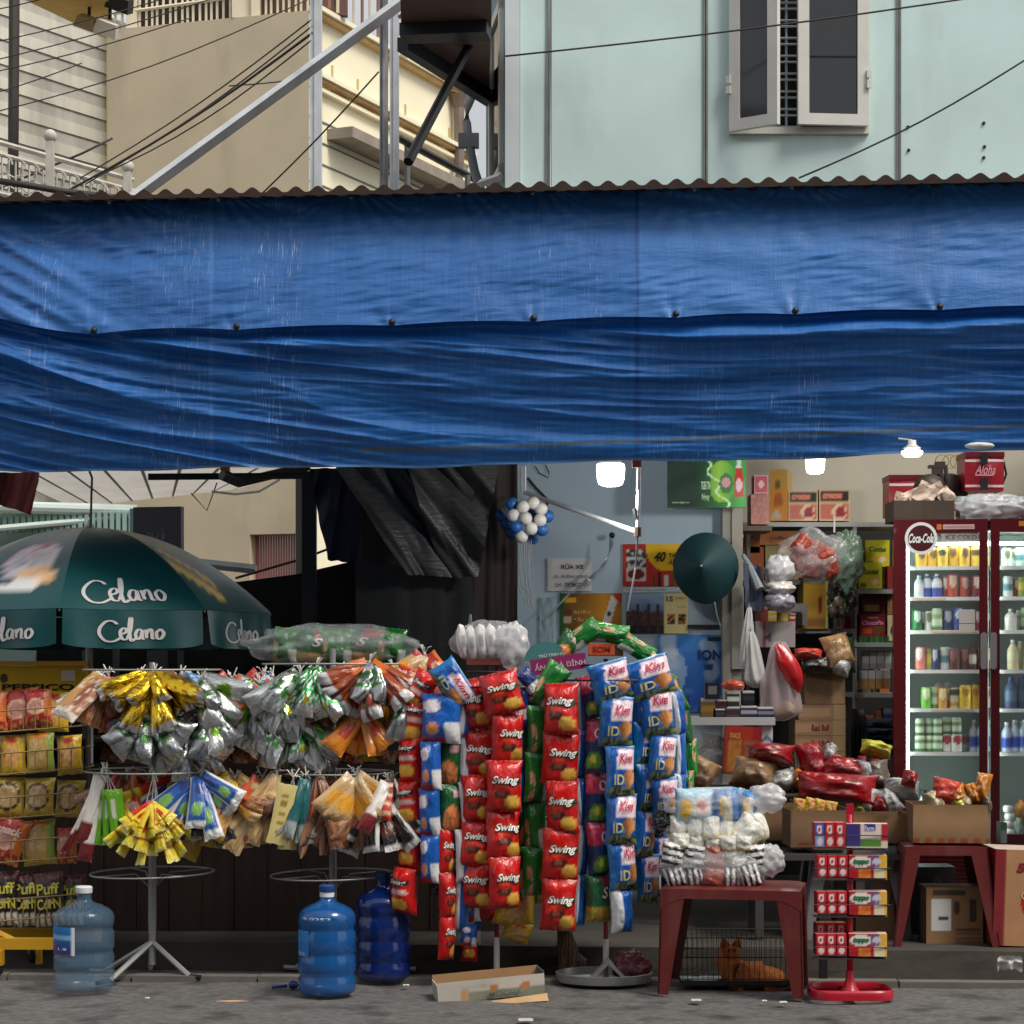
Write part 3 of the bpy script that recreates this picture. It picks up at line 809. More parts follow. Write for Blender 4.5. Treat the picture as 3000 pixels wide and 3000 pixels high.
# side wall with the shuttered opening low down
w0, w1 = P(732, 1566, 14.24), P(868, 1760, 14.06)
L_ = (c1 - c0); L_.z = 0
def onw(x): # point of the side wall seen at photo column x
    lo, hi = 0.0, 1.0
    for _ in range(40):
        m_ = (lo + hi) / 2; p = c0 + L_ * m_; px = CX + p.x / K(p.y)
        if px > x: lo = m_
        else: hi = m_
    return c0 + L_ * lo
a, b = onw(868), onw(732); za, zb2 = w1.z, w0.z
def topz(p): t = (p.x - c0.x) / (c1.x - c0.x); return ztop0 + (ztop1 - ztop0) * t
wallbox(c0, a, 0, 0, topz(c0), topz(a), .25, TAN, 'side_wall', ch); wallbox(a, b, zb2, zb2, topz(a), topz(b), .25, TAN, 'side_wall', ch); wallbox(b, c1, 0, 0, topz(b), topz(c1), .25, TAN, 'side_wall', ch); wallbox(a, b, 0, 0, za, za, .25, TAN, 'side_wall', ch)
g = MB(); nsl = 18
for i in range(nsl):
    p = a.lerp(b, i / nsl); q = a.lerp(b, (i + .8) / nsl)
    g = MB(); g.add([(p.x, p.y + .16, za), (q.x, q.y + .16, za), (q.x, q.y + .16, zb2), (p.x, p.y + .16, zb2), (p.x, p.y + .2, za), (q.x, q.y + .2, za), (q.x, q.y + .2, zb2), (p.x, p.y + .2, zb2)], [(0, 1, 2, 3), (4, 0, 3, 7), (1, 5, 6, 2)])
    g.build('shutter_slat', mat('red_shutter', (160, 104, 96), rough=.7, var=.15), ch)
# balcony on top of the side wall
for i in range(34):
    x = 318 + i * 17.6 + R.uniform(-2, 2); p = onw(x); tz = topz(p)
    if 690 < x < 735: continue
    g = MB(); g.tube([(p.x, p.y + .08, tz), (p.x, p.y + .08, tz + .9)], .016, 5); g.build('baluster', PALE, ch)
for x, w in ((712, .13), (748, .05), (385, .06)):
    p = onw(x); g = MB(); g.box((p.x - w, p.y + .03, topz(p)), (p.x + w, p.y + .2, topz(p) + 1.4)); g.build('balcony_post', PALE, ch)
g = MB(); g.tube([onw(330) + Vector((0, .06, topz(onw(330)) + .2 - onw(330).z)), onw(880) + Vector((0, .06, topz(onw(880)) + .28 - onw(880).z))], .02, 5); g.build('handrail', PALE, ch)
g = MB(); g.box((c1.x, 16.2, ztop0 - 1), (c0.x, 16.3, ztop0 + 2)); g.build('balcony_back', DARKIN, ch)
# front facade running back along the alley
fd = Vector((.439, 1, 0)).normalized(); FL = 4.2
def fac(t, z, off=0.0): return Vector((c0.x, c0.y, 0)) + fd * t + Vector((fd.y, -fd.x, 0)) * off + Z1 * z
def facz(x, y, t=None):
    for k in range(200):
        t = k * .025; p = fac(t, 0); px = CX + p.x / K(p.y)
        if px >= x: break
    return t, 1.5 + (HZ - y) * K(p.y)
zc1 = facz(940, 62)[1]; zc2 = facz(940, 252)[1]; zc3 = facz(1000, 400)[1]
def facbox(t0, t1, z0, z1, off, m, name): 
    g = MB(); vs = [fac(t0, z0), fac(t1, z0), fac(t1, z1), fac(t0, z1)] + [fac(t0, z0, off), fac(t1, z0, off), fac(t1, z1, off), fac(t0, z1, off)]
    return g.add(vs, [(4, 5, 6, 7), (0, 4, 7, 3), (5, 1, 2, 6), (7, 6, 2, 3), (0, 1, 5, 4), (1, 0, 3, 2)]).build(name, m, ch)
facbox(0, FL, 0, zc1, 0.01, CREAM, 'front_wall')
for z, h, o, m in ((zc1, .035, .10, MOULD), (zc1 + .04, .05, .14, CREAM), (zc2, .03, .10, MOULD), (zc2 + .035, .05, .14, CREAM), (zc2 - .1, .04, .08, CREAM)):
    facbox(0 if z > zc2 + 1 else 0, FL - (.0 if z > 8 else .0), z, z + h, o, m, 'ledge')
facbox(.4, FL, zc3 - .12, zc3, .34, mat('grey_ledge', (150, 140, 128), rough=.8, var=.2), 'ledge')
for k in range(9): facbox(0, FL, zc2 - .42 - k * .24, zc2 - .415 - k * .24 + .012, .022, GREYJ, 'course_line')
for k in range(6):
    t = .5 + k * .62
    facbox(t, t + .02, zc1 - .75, zc1 - .45, .03, mat('tan_panel_line', (200, 178, 130), rough=.8), 'panel_line'); facbox(t, t + .4, zc1 - .77, zc1 - .75, .03, MATS['tan_panel_line'], 'panel_line')
for k in range(15):
    t = .05 + k * .2; p = fac(t, zc1 + .12, .12)
    if t > 1.9: break
    g = MB(); g.tube([p, p + Z1 * 1.1], .02, 5); g.build('baluster', BROWNB if k % 2 else PALE, ch)
g = MB(); g.box(tuple(fac(.1, zc1 + .1, -.7)), tuple(fac(.1, zc1 + .1, -.7) + Vector((1.0, .1, 1.5)))); g.build('balcony_back', mat('brown_interior', (110, 84, 76), rough=.9), ch)
p = fac(1.95, zc1 + .1, .12); g = MB(); g.box(p, p + Vector((.16, .16, 1.4))); g.build('balcony_post', CREAM, ch)
facbox(1.0, 1.5, zc2 - 3.2, zc2 - 1.65, .03, mat('grey_window_pane', (140, 156, 158), rough=.3), 'window'); facbox(1.6, 2.3, zc2 - 3.2, zc2 - 1.75, .03, MATS['grey_window_pane'], 'window')
for t in (1.5, 2.3): facbox(t, t + .06, zc2 - 3.2, zc2 - 1.6, .05, TRIM, 'window_frame')
# rain pipe on its far corner
t0 = facz(1318, 400)[0]; g = MB(); zz = [facz(1318, y)[1] for y in (282, 300, 320, 480, 500, 560)]; q = fac(t0, 0, .12)
g.tube([(q.x, q.y, zz[0]), (q.x, q.y, zz[1]), (q.x, q.y, zz[2]), (q.x, q.y, zz[3]), (q.x, q.y, zz[4]), (q.x, q.y, zz[5])], [.13, .10, .065, .065, .05, .05], 8)
g.build('rain_pipe', mat('grey_brown_pipe', (128, 112, 104), rough=.7, var=.2), ch)

# ---------------------------------------------------------------- banded house at far left
BAND = [mat('grey_cladding', (184, 182, 174), rough=.85, var=.16, vscale=2.5, vstretch=(3, 3, .6), dirt=.4, dirtcol=(130, 122, 108), dscale=1.4), mat('cream_cladding', (212, 209, 196), rough=.85, var=.14, vscale=2.5, vstretch=(3, 3, .6), dirt=.3, dirtcol=(150, 140, 118), dscale=1.4)]
bh = thing('banded_house', 'weathered cream house with horizontal cladding bands behind the iron railing', 'house', P(100, 1941, 15))
bd = Vector((.63, 1, 0)).normalized(); b0 = P(-120, 0, 14.6)
def bf(t, z, o=0.0): return Vector((b0.x, b0.y, 0)) + bd * t + Vector((bd.y, -bd.x, 0)) * o + Z1 * z
BL = 2.75
for k in range(56):
    z = 1.4 + k * .145; o = .018 if k % 2 else .0
    g = MB(); vs = [bf(-7, z), bf(BL, z), bf(BL, z + .141), bf(-7, z + .141), bf(-7, z, o + .02), bf(BL, z, o + .02), bf(BL, z + .141, o + .02), bf(-7, z + .141, o + .02)]
    g.add(vs, [(4, 5, 6, 7), (7, 6, 2, 3), (0, 1, 5, 4), (5, 1, 2, 6), (1, 0, 3, 2)]).build('cladding_band', BAND[k % 2], bh)
g = MB(); g.add([bf(BL - .35, 1, .1), bf(BL + .02, 1, .1), bf(BL + .02, 9.4, .1), bf(BL - .35, 9.4, .1), bf(BL - .35, 1, .03), bf(BL + .02, 1, -.3), bf(BL + .02, 9.4, -.3), bf(BL - .35, 9.4, .03)], [(0, 1, 2, 3), (4, 0, 3, 7), (1, 5, 6, 2)]); g.build('corner_strip', mat('sunlit_edge_cream', (246, 226, 160), rough=.8, var=.12, vscale=3, vstretch=(1, 1, .4)), bh)  # sunlit corner: the sunlight is put into the strip's bright cream colour
g = MB(); g.tube([P(38, 560, 13.5), P(42, -30, 13.5)], .06, 8); g.build('drain_pipe', mat('dark_pipe', (58, 54, 50), rough=.6), bh)
zz = P(0, 62, 13).z; k_ = lambda x, y: Vector(((x - CX) * (zz - 1.5) / (HZ - y), ((zz - 1.5) / (HZ - y) * F - 1) * 10, zz))
po = [k_(75, -60), k_(90, 8), k_(300, 108), k_(318, 60), k_(318, -60)]
g = MB(); g.add(po + [q + Z1 * .2 for q in po], [(4, 3, 2, 1, 0), (5, 6, 7, 8, 9)] + [(i, (i + 1) % 5, (i + 1) % 5 + 5, i + 5) for i in range(5)]); g.build('roof_soffit', mat('yellow_soffit', (216, 180, 104), rough=.8, var=.15), bh)
for lb, x, y, w, h, c in (('white rectangular floodlight under the yellow soffit', 316, 82, .13, .07, (206, 200, 186)), ('black dome lamp under the soffit at the top edge', 352, 10, .13, .07, (24, 22, 22)), ('grey tilted spotlight beside the white floodlight', 255, 66, .11, .06, (150, 132, 96))):
    t = thing('floodlight', lb, 'light', P(x, y, 12.4), 'lamps under the soffit'); q = P(x, y, 12.4)
    M = Matrix.Translation(q) @ Matrix.Rotation(.35, 4, 'Y') @ Matrix.Rotation(.4, 4, 'X')
    g = MB(); g.prism([(-w, -h), (w, -h), (w * .8, h), (-w * .8, h)], -.1, .1, M=M); g.build('lamp_body', mat('lamp_' + str(c[0]), c, rough=.5), t)
    g = MB(); g.tube([q + Vector((0, .1, h * .8)), q + Vector((0, .15, .45))], .02, 5); g.build('bracket', BLACKM, t)
# white iron railing lower left
rl = thing('iron_railing', 'white wrought iron balcony railing with scrolls and ball finials', 'railing', P(200, 560, 9.5))
IRON = mat('weathered_white_iron', (188, 184, 174), rough=.6, var=.2, vscale=10)
def rp(x, dy=0): 
    Y = 9.0 + x * .0022; return P(x, (418 + .28 * x) + dy, Y)
for dy, r_ in ((0, .024), (34, .02), (150, .02)):
    g = MB(); g.tube([rp(-30, dy), rp(390, dy * .93)], r_, 6); g.build('rail', IRON, rl)
for i in range(20):
    x = -14 + i * 20
    g = MB(); g.tube([rp(x, 36), rp(x, 190)], .010, 5); g.build('baluster', IRON, rl)
for i in range(10):
    x = 8 + i * 40; p = rp(x, 62); q = rp(x, 104)
    g = MB(); g.tube([p + Vector((.085 * math.cos(t), 0, .085 * math.sin(t))) for t in [k * PI / 7 for k in range(0, 13)]], .009, 5); g.tube([q + Vector((.06 * math.cos(t), 0, .06 * math.sin(t))) for t in [PI + k * PI / 7 for k in range(0, 12)]], .009, 5); g.build('scroll', IRON, rl)
for x, yt in ((147, 415), (374, 505)):
    b = rp(x, 190); t = P(x, yt, b.y - .02); g = MB(); g.box((t.x - .035, t.y - .04, b.z), (t.x + .035, t.y + .03, t.z)); po_ = g.build('post', IRON, rl)
    g = MB(); blob(g, t + Z1 * .05, .06, .06, .06, 0.0); g.build('ball_finial', IRON, po_, smooth=True)

# ---------------------------------------------------------------- steel posts, cables
def post(name, label, cat, x0, x1, y0, y1, Y, m=GALV, group=None, rib=True):
    a, b = P(x0, y1, Y), P(x1, y0, Y); w = b.x - a.x
    t = thing(name, label, cat, (a.x + w / 2, Y, a.z), group)
    g = MB(); g.box((a.x, Y, a.z), (b.x, Y + w, b.z)); g.build('shaft', m, t)
    if rib: g = MB(); g.box((a.x + w * .38, Y - .012, a.z), (a.x + w * .62, Y - .001, b.z)); g.build('rib', m, t)
    return t
post('steel_post', 'grey galvanised steel post in front of the tan wall corner', 'post', 908, 941, -40, 600, 6.5, group='steel posts above the roof')
post('steel_post', 'narrow dark stained steel post of the close pair beside the eave', 'post', 1112, 1136, -20, 600, 5.0, mat('stained_steel', (120, 124, 130), rough=.5, var=.4, vscale=6, vstretch=(3, 3, .6), dirt=.8, dirtcol=(226, 226, 226), dscale=7), group='steel posts above the roof')
post('steel_post', 'brighter flanged steel post of the close pair nearer the eave', 'post', 1142, 1168, 20, 600, 5.0, group='steel posts above the roof')
def bar(label, name, cat, p, q, w, m, group=None):
    g = MB(); g.tube([p, q], w, 4); o = g.build(name, m); return tag(o, label, cat, group)
bar('long galvanised diagonal beam crossing in front of the tan wall', 'diagonal_beam', 'beam', P(385, 585, 4.6), P(1215, -22, 4.6), .046, GALV)
bar('thin galvanised strut running up to the dark eave', 'diagonal_beam', 'beam', P(1170, 48, 4.7), P(1290, -8, 4.4), .02, GALV)
# black landing railing in the alley
rb = thing('alley_railing', 'black steel handrail sloping behind the tin roof', 'railing', P(1280, 560, 8.5))
g = MB(); g.tube([P(1152, 396, 8), P(1400, 530, 9)], .032, 6); g.build('rail', BLACKM, rb)
for x, yt in ((1193, 418), (1370, 514)):
    g = MB(); g.tube([P(x, yt, 8.3), P(x, 600, 8.3)], .028, 6); g.build('post', mat('grey_post', (96, 96, 96), rough=.6), rb)
g = MB(); g.tube([P(x, y, 5.6) for x, y in ((1440, 255), (1412, 258), (1385, 275), (1370, 310), (1367, 360), (1372, 410), (1380, 450), (1390, 500), (1405, 545), (1420, 600))], .033, 8)
g.build('flexible_conduit', mat('grey_conduit', (140, 142, 142), rough=.6, var=.15), smooth=True); tag(bpy.data.objects['flexible_conduit'], 'grey flexible conduit curving down from the turquoise house', 'conduit')
g = MB(); p = P(1367, 420, 5.6); g.box(p + Vector((-.06, -.03, -.03)), p + Vector((.09, .05, .07))); o = g.build('junction_box', MATS['grey_conduit']); tag(o, 'small grey junction box clipped on the curved conduit', 'junction box')
WIREB = mat('black_cable', (52, 48, 46), rough=.6)
def cable(label, pts, Y, r=.008, m=WIREB, sag=0):
    if len(pts) == 2:
        (x0, y0), (x1, y1) = pts; pts = [(x0 + (x1 - x0) * k / 8, y0 + (y1 - y0) * k / 8 + sag * math.sin(PI * k / 8)) for k in range(9)]
    ys = Y if isinstance(Y, tuple) else (Y, Y)
    g = MB(); nn = len(pts) - 1
    g.tube([P(x, y, ys[0] + (ys[1] - ys[0]) * i / nn) for i, (x, y) in enumerate(pts)], r, 5)
    o = g.build('cable', m, smooth=True); tag(o, label, 'cable', 'overhead cables'); return o
for lb, a, b, Y, sg in (
    ('black cable highest across the banded house', (-20, 30), (320, -60), (12, 12), 6), ('black cable from the left edge up to the white floodlight', (-20, 125), (600, -40), 11.5, 8),
    ('black cable second below the white floodlight', (-20, 178), (640, -10), 11.2, 8), ('black cable passing just under the floodlight', (-20, 212), (560, 52), 11, 10),
    ('black cable low over the banded house wall', (-20, 274), (240, 185), 10.8, 4), ('long black cable rising from the banded house to the balcony', (-20, 330), (900, 0), 10.4, 30),
    ('black cable upper one of the bunch tied to the grey steel post', (230, 525), (912, 58), (9.5, 6.5), 20), ('black cable second in the bunch reaching the grey steel post', (250, 540), (915, 76), (9.5, 6.5), 22),
    ('thicker black cable lowest in the bunch at the grey steel post', (150, 585), (916, 96), (9.5, 6.5), 26), ('thin black cable sagging below the bunch on the tan wall', (280, 520), (912, 118), (9.2, 6.5), 34),
    ('thin cable nearly level across the tan wall', (670, 252), (940, 222), 9, 4), ('cable from the tin roof up across the grey steel post', (765, 570), (1110, 210), (5.5, 5.2), 8),
    ('thin cable high over the turquoise wall and the window', (1480, 165), (2900, -14), (4.3, 3.8), 10), ('thin cable slanting up the turquoise wall at right', (2340, 522), (3060, 140), (4.2, 4.0), 24)):
    cable(lb, (a, b), Y, .0065 if 'thick' not in lb else .011, sag=sg)
cable('bundle of black cables along the bottom of the iron railing', ((-20, 528), (90, 545), (190, 562), (300, 575), (420, 590)), 8.4, .03)
cable('pair of black cables behind the iron railing crossing', ((-20, 560), (120, 500), (240, 450), (330, 405)), 10, .012)

# ---------------------------------------------------------------- dark stall at the back left
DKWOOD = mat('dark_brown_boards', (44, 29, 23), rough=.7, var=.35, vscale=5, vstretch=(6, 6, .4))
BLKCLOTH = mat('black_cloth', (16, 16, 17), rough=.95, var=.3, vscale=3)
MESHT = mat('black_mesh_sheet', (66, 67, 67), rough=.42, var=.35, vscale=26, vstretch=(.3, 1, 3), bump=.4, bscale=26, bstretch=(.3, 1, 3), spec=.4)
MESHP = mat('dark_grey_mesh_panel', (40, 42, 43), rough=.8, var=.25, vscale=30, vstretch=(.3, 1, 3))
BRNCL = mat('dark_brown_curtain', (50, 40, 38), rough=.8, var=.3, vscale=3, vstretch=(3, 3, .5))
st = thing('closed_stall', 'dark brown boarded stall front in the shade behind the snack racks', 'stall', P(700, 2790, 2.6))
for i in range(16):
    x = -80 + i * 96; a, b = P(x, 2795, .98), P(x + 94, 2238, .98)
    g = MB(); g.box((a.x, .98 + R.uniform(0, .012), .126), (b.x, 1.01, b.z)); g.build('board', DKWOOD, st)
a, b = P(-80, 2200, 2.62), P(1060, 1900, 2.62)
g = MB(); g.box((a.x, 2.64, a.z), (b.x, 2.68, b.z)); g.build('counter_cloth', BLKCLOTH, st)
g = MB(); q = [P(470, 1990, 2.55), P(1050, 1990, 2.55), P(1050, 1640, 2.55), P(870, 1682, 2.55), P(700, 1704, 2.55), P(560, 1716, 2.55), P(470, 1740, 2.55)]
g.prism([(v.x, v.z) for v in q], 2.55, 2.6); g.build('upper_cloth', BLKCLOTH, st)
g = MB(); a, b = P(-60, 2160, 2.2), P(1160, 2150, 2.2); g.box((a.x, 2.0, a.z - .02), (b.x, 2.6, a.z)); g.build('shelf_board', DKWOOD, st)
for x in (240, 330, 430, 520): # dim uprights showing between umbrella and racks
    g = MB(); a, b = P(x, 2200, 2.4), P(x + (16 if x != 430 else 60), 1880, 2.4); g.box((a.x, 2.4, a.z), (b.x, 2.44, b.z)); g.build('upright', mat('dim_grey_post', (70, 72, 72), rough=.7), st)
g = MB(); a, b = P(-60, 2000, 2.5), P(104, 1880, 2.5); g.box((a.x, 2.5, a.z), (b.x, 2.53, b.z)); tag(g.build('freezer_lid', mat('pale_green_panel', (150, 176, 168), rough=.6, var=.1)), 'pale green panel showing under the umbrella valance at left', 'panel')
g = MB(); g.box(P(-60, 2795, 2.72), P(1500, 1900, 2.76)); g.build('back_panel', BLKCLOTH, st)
# tall black post, dark blue cloth, mesh sheets and brown curtain
o = MB().box(tuple(P(884, 2795, 2.3)), tuple(P(926, 1380, 2.3) + Vector((0, .06, 0)))).build('black_post', BLACKM); tag(o, 'tall black post at the edge of the opening behind the umbrella', 'post')
o = MB().box(tuple(P(866, 1700, 2.9)), tuple(P(884, 1380, 2.9) + Vector((0, .06, 0)))).build('grey_post', mat('grey_green_post', (140, 142, 132), rough=.7)); tag(o, 'slim grey green post left of the tall black one', 'post')
g = MB(); g.tube([P(434, 1397, 1.6), P(890, 1394, 1.8)], .020, 6); tag(g.build('awning_bar', BLACKM), 'black horizontal awning bar just under the tarpaulin hem', 'bar')
g = MB(); g.tube([P(650, 1392, 1.6), P(700, 1414, 1.7), P(900, 1366, 2.2)], .028, 6); tag(g.build('awning_strut', BLACKM), 'black bent awning arm slanting up to the black post', 'arm')
def drape(name, label, cat, pts, Y, m, fold=.05, ny=26, nx=30, seed=0.0, ang=0.0, freq=6.0, group=None, cf=None):
    """hanging cloth between four corners (bl, br, tr, tl in photo pixels) with folds along the direction ang"""
    bl, br, tr, tl = [Vector((p[0], p[1], 0)) for p in pts]
    def fn(u, v):
        q = bl.lerp(br, u).lerp(tl.lerp(tr, u), v)
        s_ = (q.x * math.cos(ang) + q.y * math.sin(ang)) / 100.0; t_ = (-q.x * math.sin(ang) + q.y * math.cos(ang)) / 100.0
        d = fold * (ns(s_ * freq * .35 + seed, t_ * .18, seed) * 1.2 + .5 * (.4 - abs(ns(s_ * freq * .6 + seed, t_ * .25, 4))))
        return P(q.x + 5 * ns(v * 4 + seed, u * 3), q.y + 5 * ns(u * 5, v * 3 + seed), Y + d)
    g = MB(); g.grid(fn, nx, ny, 0, cf)
    o = g.build(name, m, smooth=True)
    if label: tag(o, label, cat, group)
    return o
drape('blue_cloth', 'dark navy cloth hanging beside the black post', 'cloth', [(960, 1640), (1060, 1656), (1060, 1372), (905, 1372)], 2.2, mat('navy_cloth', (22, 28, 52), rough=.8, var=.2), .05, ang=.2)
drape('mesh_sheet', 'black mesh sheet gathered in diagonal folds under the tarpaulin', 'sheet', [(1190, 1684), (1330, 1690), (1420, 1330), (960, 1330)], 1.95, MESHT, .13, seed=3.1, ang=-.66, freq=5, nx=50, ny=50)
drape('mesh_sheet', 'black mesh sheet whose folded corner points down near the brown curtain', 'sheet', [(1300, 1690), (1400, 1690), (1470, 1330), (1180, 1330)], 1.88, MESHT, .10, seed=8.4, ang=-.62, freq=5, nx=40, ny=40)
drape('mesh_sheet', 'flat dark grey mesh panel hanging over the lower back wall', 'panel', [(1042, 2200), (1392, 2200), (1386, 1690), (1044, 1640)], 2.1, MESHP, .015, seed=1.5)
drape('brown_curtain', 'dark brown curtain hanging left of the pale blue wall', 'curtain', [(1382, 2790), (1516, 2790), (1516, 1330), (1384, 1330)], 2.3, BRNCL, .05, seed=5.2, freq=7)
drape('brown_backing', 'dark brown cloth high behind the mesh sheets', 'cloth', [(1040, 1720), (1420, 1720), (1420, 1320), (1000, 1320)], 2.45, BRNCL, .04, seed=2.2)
# far side of the street under the hem: awning sheet, shutter box, sign
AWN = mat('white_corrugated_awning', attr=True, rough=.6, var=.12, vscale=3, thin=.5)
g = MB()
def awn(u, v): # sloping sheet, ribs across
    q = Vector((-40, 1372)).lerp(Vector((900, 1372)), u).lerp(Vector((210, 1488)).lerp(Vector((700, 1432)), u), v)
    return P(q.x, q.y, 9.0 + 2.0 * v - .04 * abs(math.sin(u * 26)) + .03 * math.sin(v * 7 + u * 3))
g.grid(awn, 240, 10, 0, lambda u, v: (70, 66, 62) if abs(math.sin(u * 26)) < .13 else (206, 203, 198)); tag(g.build('street_awning', AWN), 'off white corrugated awning sheet seen through under the hem', 'awning')  # shade in the grooves painted as dark stripes along the corrugation
for i, u in enumerate([.1 * k for k in range(1, 10)]):
    pass
GRNP = mat('pale_green_metal', (150, 178, 168), rough=.5, var=.12)
sb_ = thing('shutter_box', 'pale green ribbed shutter housing across the street', 'shutter', P(150, 1550, 9))
g = MB(); a, b = P(-40, 1500, 9), P(402, 1470, 9); g.tube([P(-40, 1484, 9), P(402, 1496, 9.2)], .055, 10); g.build('roller', mat('pale_roller', (206, 222, 214), rough=.4), sb_)
g = MB(); g.tube([P(-40, 1552, 9), P(402, 1512, 9.2)], .03, 8); g.build('roller', MATS['pale_roller'], sb_)
for i in range(24):
    x = -30 + i * 18.5; g = MB(); a, b = P(x, 1560, 9.1), P(x + 12, 1500, 9.1); g.box((a.x, 9.1, a.z), (b.x, 9.16, b.z)); g.build('rib', GRNP, sb_)
g = MB(); g.box(tuple(P(-40, 1900, 9.3)), tuple(P(402, 1495, 9.3) + Vector((0, .1, 0)))); g.build('shutter_panel', mat('dim_green_panel', (110, 136, 128), rough=.6), sb_)
sg = MB(); M = Matrix.Translation(P(460, 1560, 4.2)) @ Matrix.Rotation(rad(-14), 4, 'Z')
sg.box((-.17, 0, -.24), (.17, .05, .17), c=(24, 26, 40), M=M); sg.text('PHỞ', lambda a, b: M @ Vector((a, -.003, b)), .14, .09, 0, -.02, 0, (70, 72, 96), 0, .02)
o = sg.build('hanging_sign', PRINT); tag(o, 'dark navy sign board with dim lettering behind the umbrella', 'sign')
o = MB().box(tuple(P(380, 1640, 4.6)), tuple(P(424, 1490, 4.6) + Vector((0, .1, 0)))).build('sign_post', GRNP); tag(o, 'pale green square post holding the dark sign board', 'post')
drape('red_cloth', 'dark red torn cloth hanging at the top left under the tarpaulin', 'cloth', [(-40, 1470), (90, 1508), (118, 1384), (-40, 1384)], .9, mat('dark_red_cloth', (110, 44, 36), rough=.8, var=.3), .06, seed=6.6, ang=.3)
g = MB(); g.tube([P(x, y, .7) for x, y in ((262, 1380), (270, 1400), (268, 1450), (266, 1545))], .006, 5); tag(g.build('hanging_wire', WIREB), 'thin dark wire hanging down to the top of the umbrella', 'wire')
g = MB(); g.tube([P(x, y, 2.0) for x, y in ((620, 1440), (690, 1448), (760, 1440), (820, 1405))], .007, 5); tag(g.build('hanging_wire', STRING), 'pale cable sagging in front of the far tan wall', 'wire')
g = MB(); g.tube([P(x, y, 2.0) for x, y in ((560, 1445), (606, 1496), (636, 1414))], .004, 5); tag(g.build('hanging_wire', WIREB), 'thin black wire hanging in a V by the far wall', 'wire')
g = MB(); g.tube([P(580, 1650, 3.4), P(750, 1668, 3.4)], .03, 4); tag(g.build('tin_edge', GALV), 'thin grey sheet edge above the dark stall cloth', 'sheet')
g = MB(); g.tube([P(690, 1694, 3), P(890, 1636, 3), P(1010, 1590, 2.9)], .008, 5); tag(g.build('hanging_wire', WIREB), 'dark wire slanting across the shuttered opening', 'wire')

# ---------------------------------------------------------------- teal umbrella
UMB = mat('teal_umbrella_cloth', attr=True, rough=.36, var=.07, bump=.15, bscale=9, spec=.5)
YU = 1.25; apex = P(262, 1546, YU); RU = 530 * K(YU); zr = P(0, 1795, YU).z; hv = 104 * K(YU)
um = thing('parasol', 'large teal parasol with white script lettering on its panels', 'parasol', (apex.x, YU, .125))
TEALC = (6, 64, 68)
def dome(t, r): # t angle, r 0..1
    seg = PI / 4; k = (t - AZ0) / seg; fr = k - math.floor(k); sag = 1 - .06 * math.sin(PI * fr) * r * r
    rr = RU * r * sag; z = zr + (apex.z - zr) * (1 - r ** 2.05) - .035 * math.sin(PI * fr) * r * (1.15 - r)
    return Vector((apex.x + rr * math.sin(t), YU - rr * math.cos(t), z))
AZ0 = rad(25) - PI / 8
def script(mb, strokes, fn, wid, c):
    """brush lettering: each stroke a list of (x, y); drawn as round-ended ribbons laid on fn(x, y)"""
    for st_ in strokes:
        pts = []
        for i in range(len(st_) - 1):
            p0 = st_[max(0, i - 1)]; p1 = st_[i]; p2 = st_[i + 1]; p3 = st_[min(len(st_) - 1, i + 2)]
            for k in range(6):
                t = k / 6; pts.append(tuple(.5 * ((2 * p1[a]) + (-p0[a] + p2[a]) * t + (2 * p0[a] - 5 * p1[a] + 4 * p2[a] - p3[a]) * t * t + (-p0[a] + 3 * p1[a] - 3 * p2[a] + p3[a]) * t ** 3) for a in (0, 1)))
        pts.append(st_[-1])
        vs, fs = [], []
        for i, p in enumerate(pts):
            q0, q1 = pts[max(0, i - 1)], pts[min(len(pts) - 1, i + 1)]
            dx, dy = q1[0] - q0[0], q1[1] - q0[1]; l = math.hypot(dx, dy) or 1
            e = wid * (.75 if i in (0, len(pts) - 1) else 1)
            for s_ in (-1, 1): vs.append(fn(p[0] - s_ * dy / l * e, p[1] + s_ * dx / l * e))
        for i in range(len(pts) - 1): fs.append((2 * i, 2 * i + 1, 2 * i + 3, 2 * i + 2))
        mb.add(vs, fs, 0, c)
CEL = [[(.27, .74), (.22, .84), (.12, .84), (.03, .62), (.02, .38), (.10, .16), (.22, .14), (.32, .28)],
       [(.31, .38), (.39, .46), (.40, .58), (.35, .60), (.31, .46), (.34, .22), (.41, .22)],
       [(.41, .24), (.46, .55), (.48, .92), (.46, .96), (.44, .6), (.455, .2), (.49, .18), (.52, .25)],
       [(.63, .54), (.57, .56), (.53, .38), (.56, .22), (.61, .32), (.635, .54), (.635, .26), (.67, .24)],
       [(.69, .56), (.70, .26)], [(.70, .40), (.74, .56), (.78, .54), (.785, .26), (.82, .26)],
       [(.90, .56), (.85, .46), (.86, .26), (.91, .24), (.95, .42), (.91, .57), (.88, .52)]]
def fruit(a, b, k):
    return None
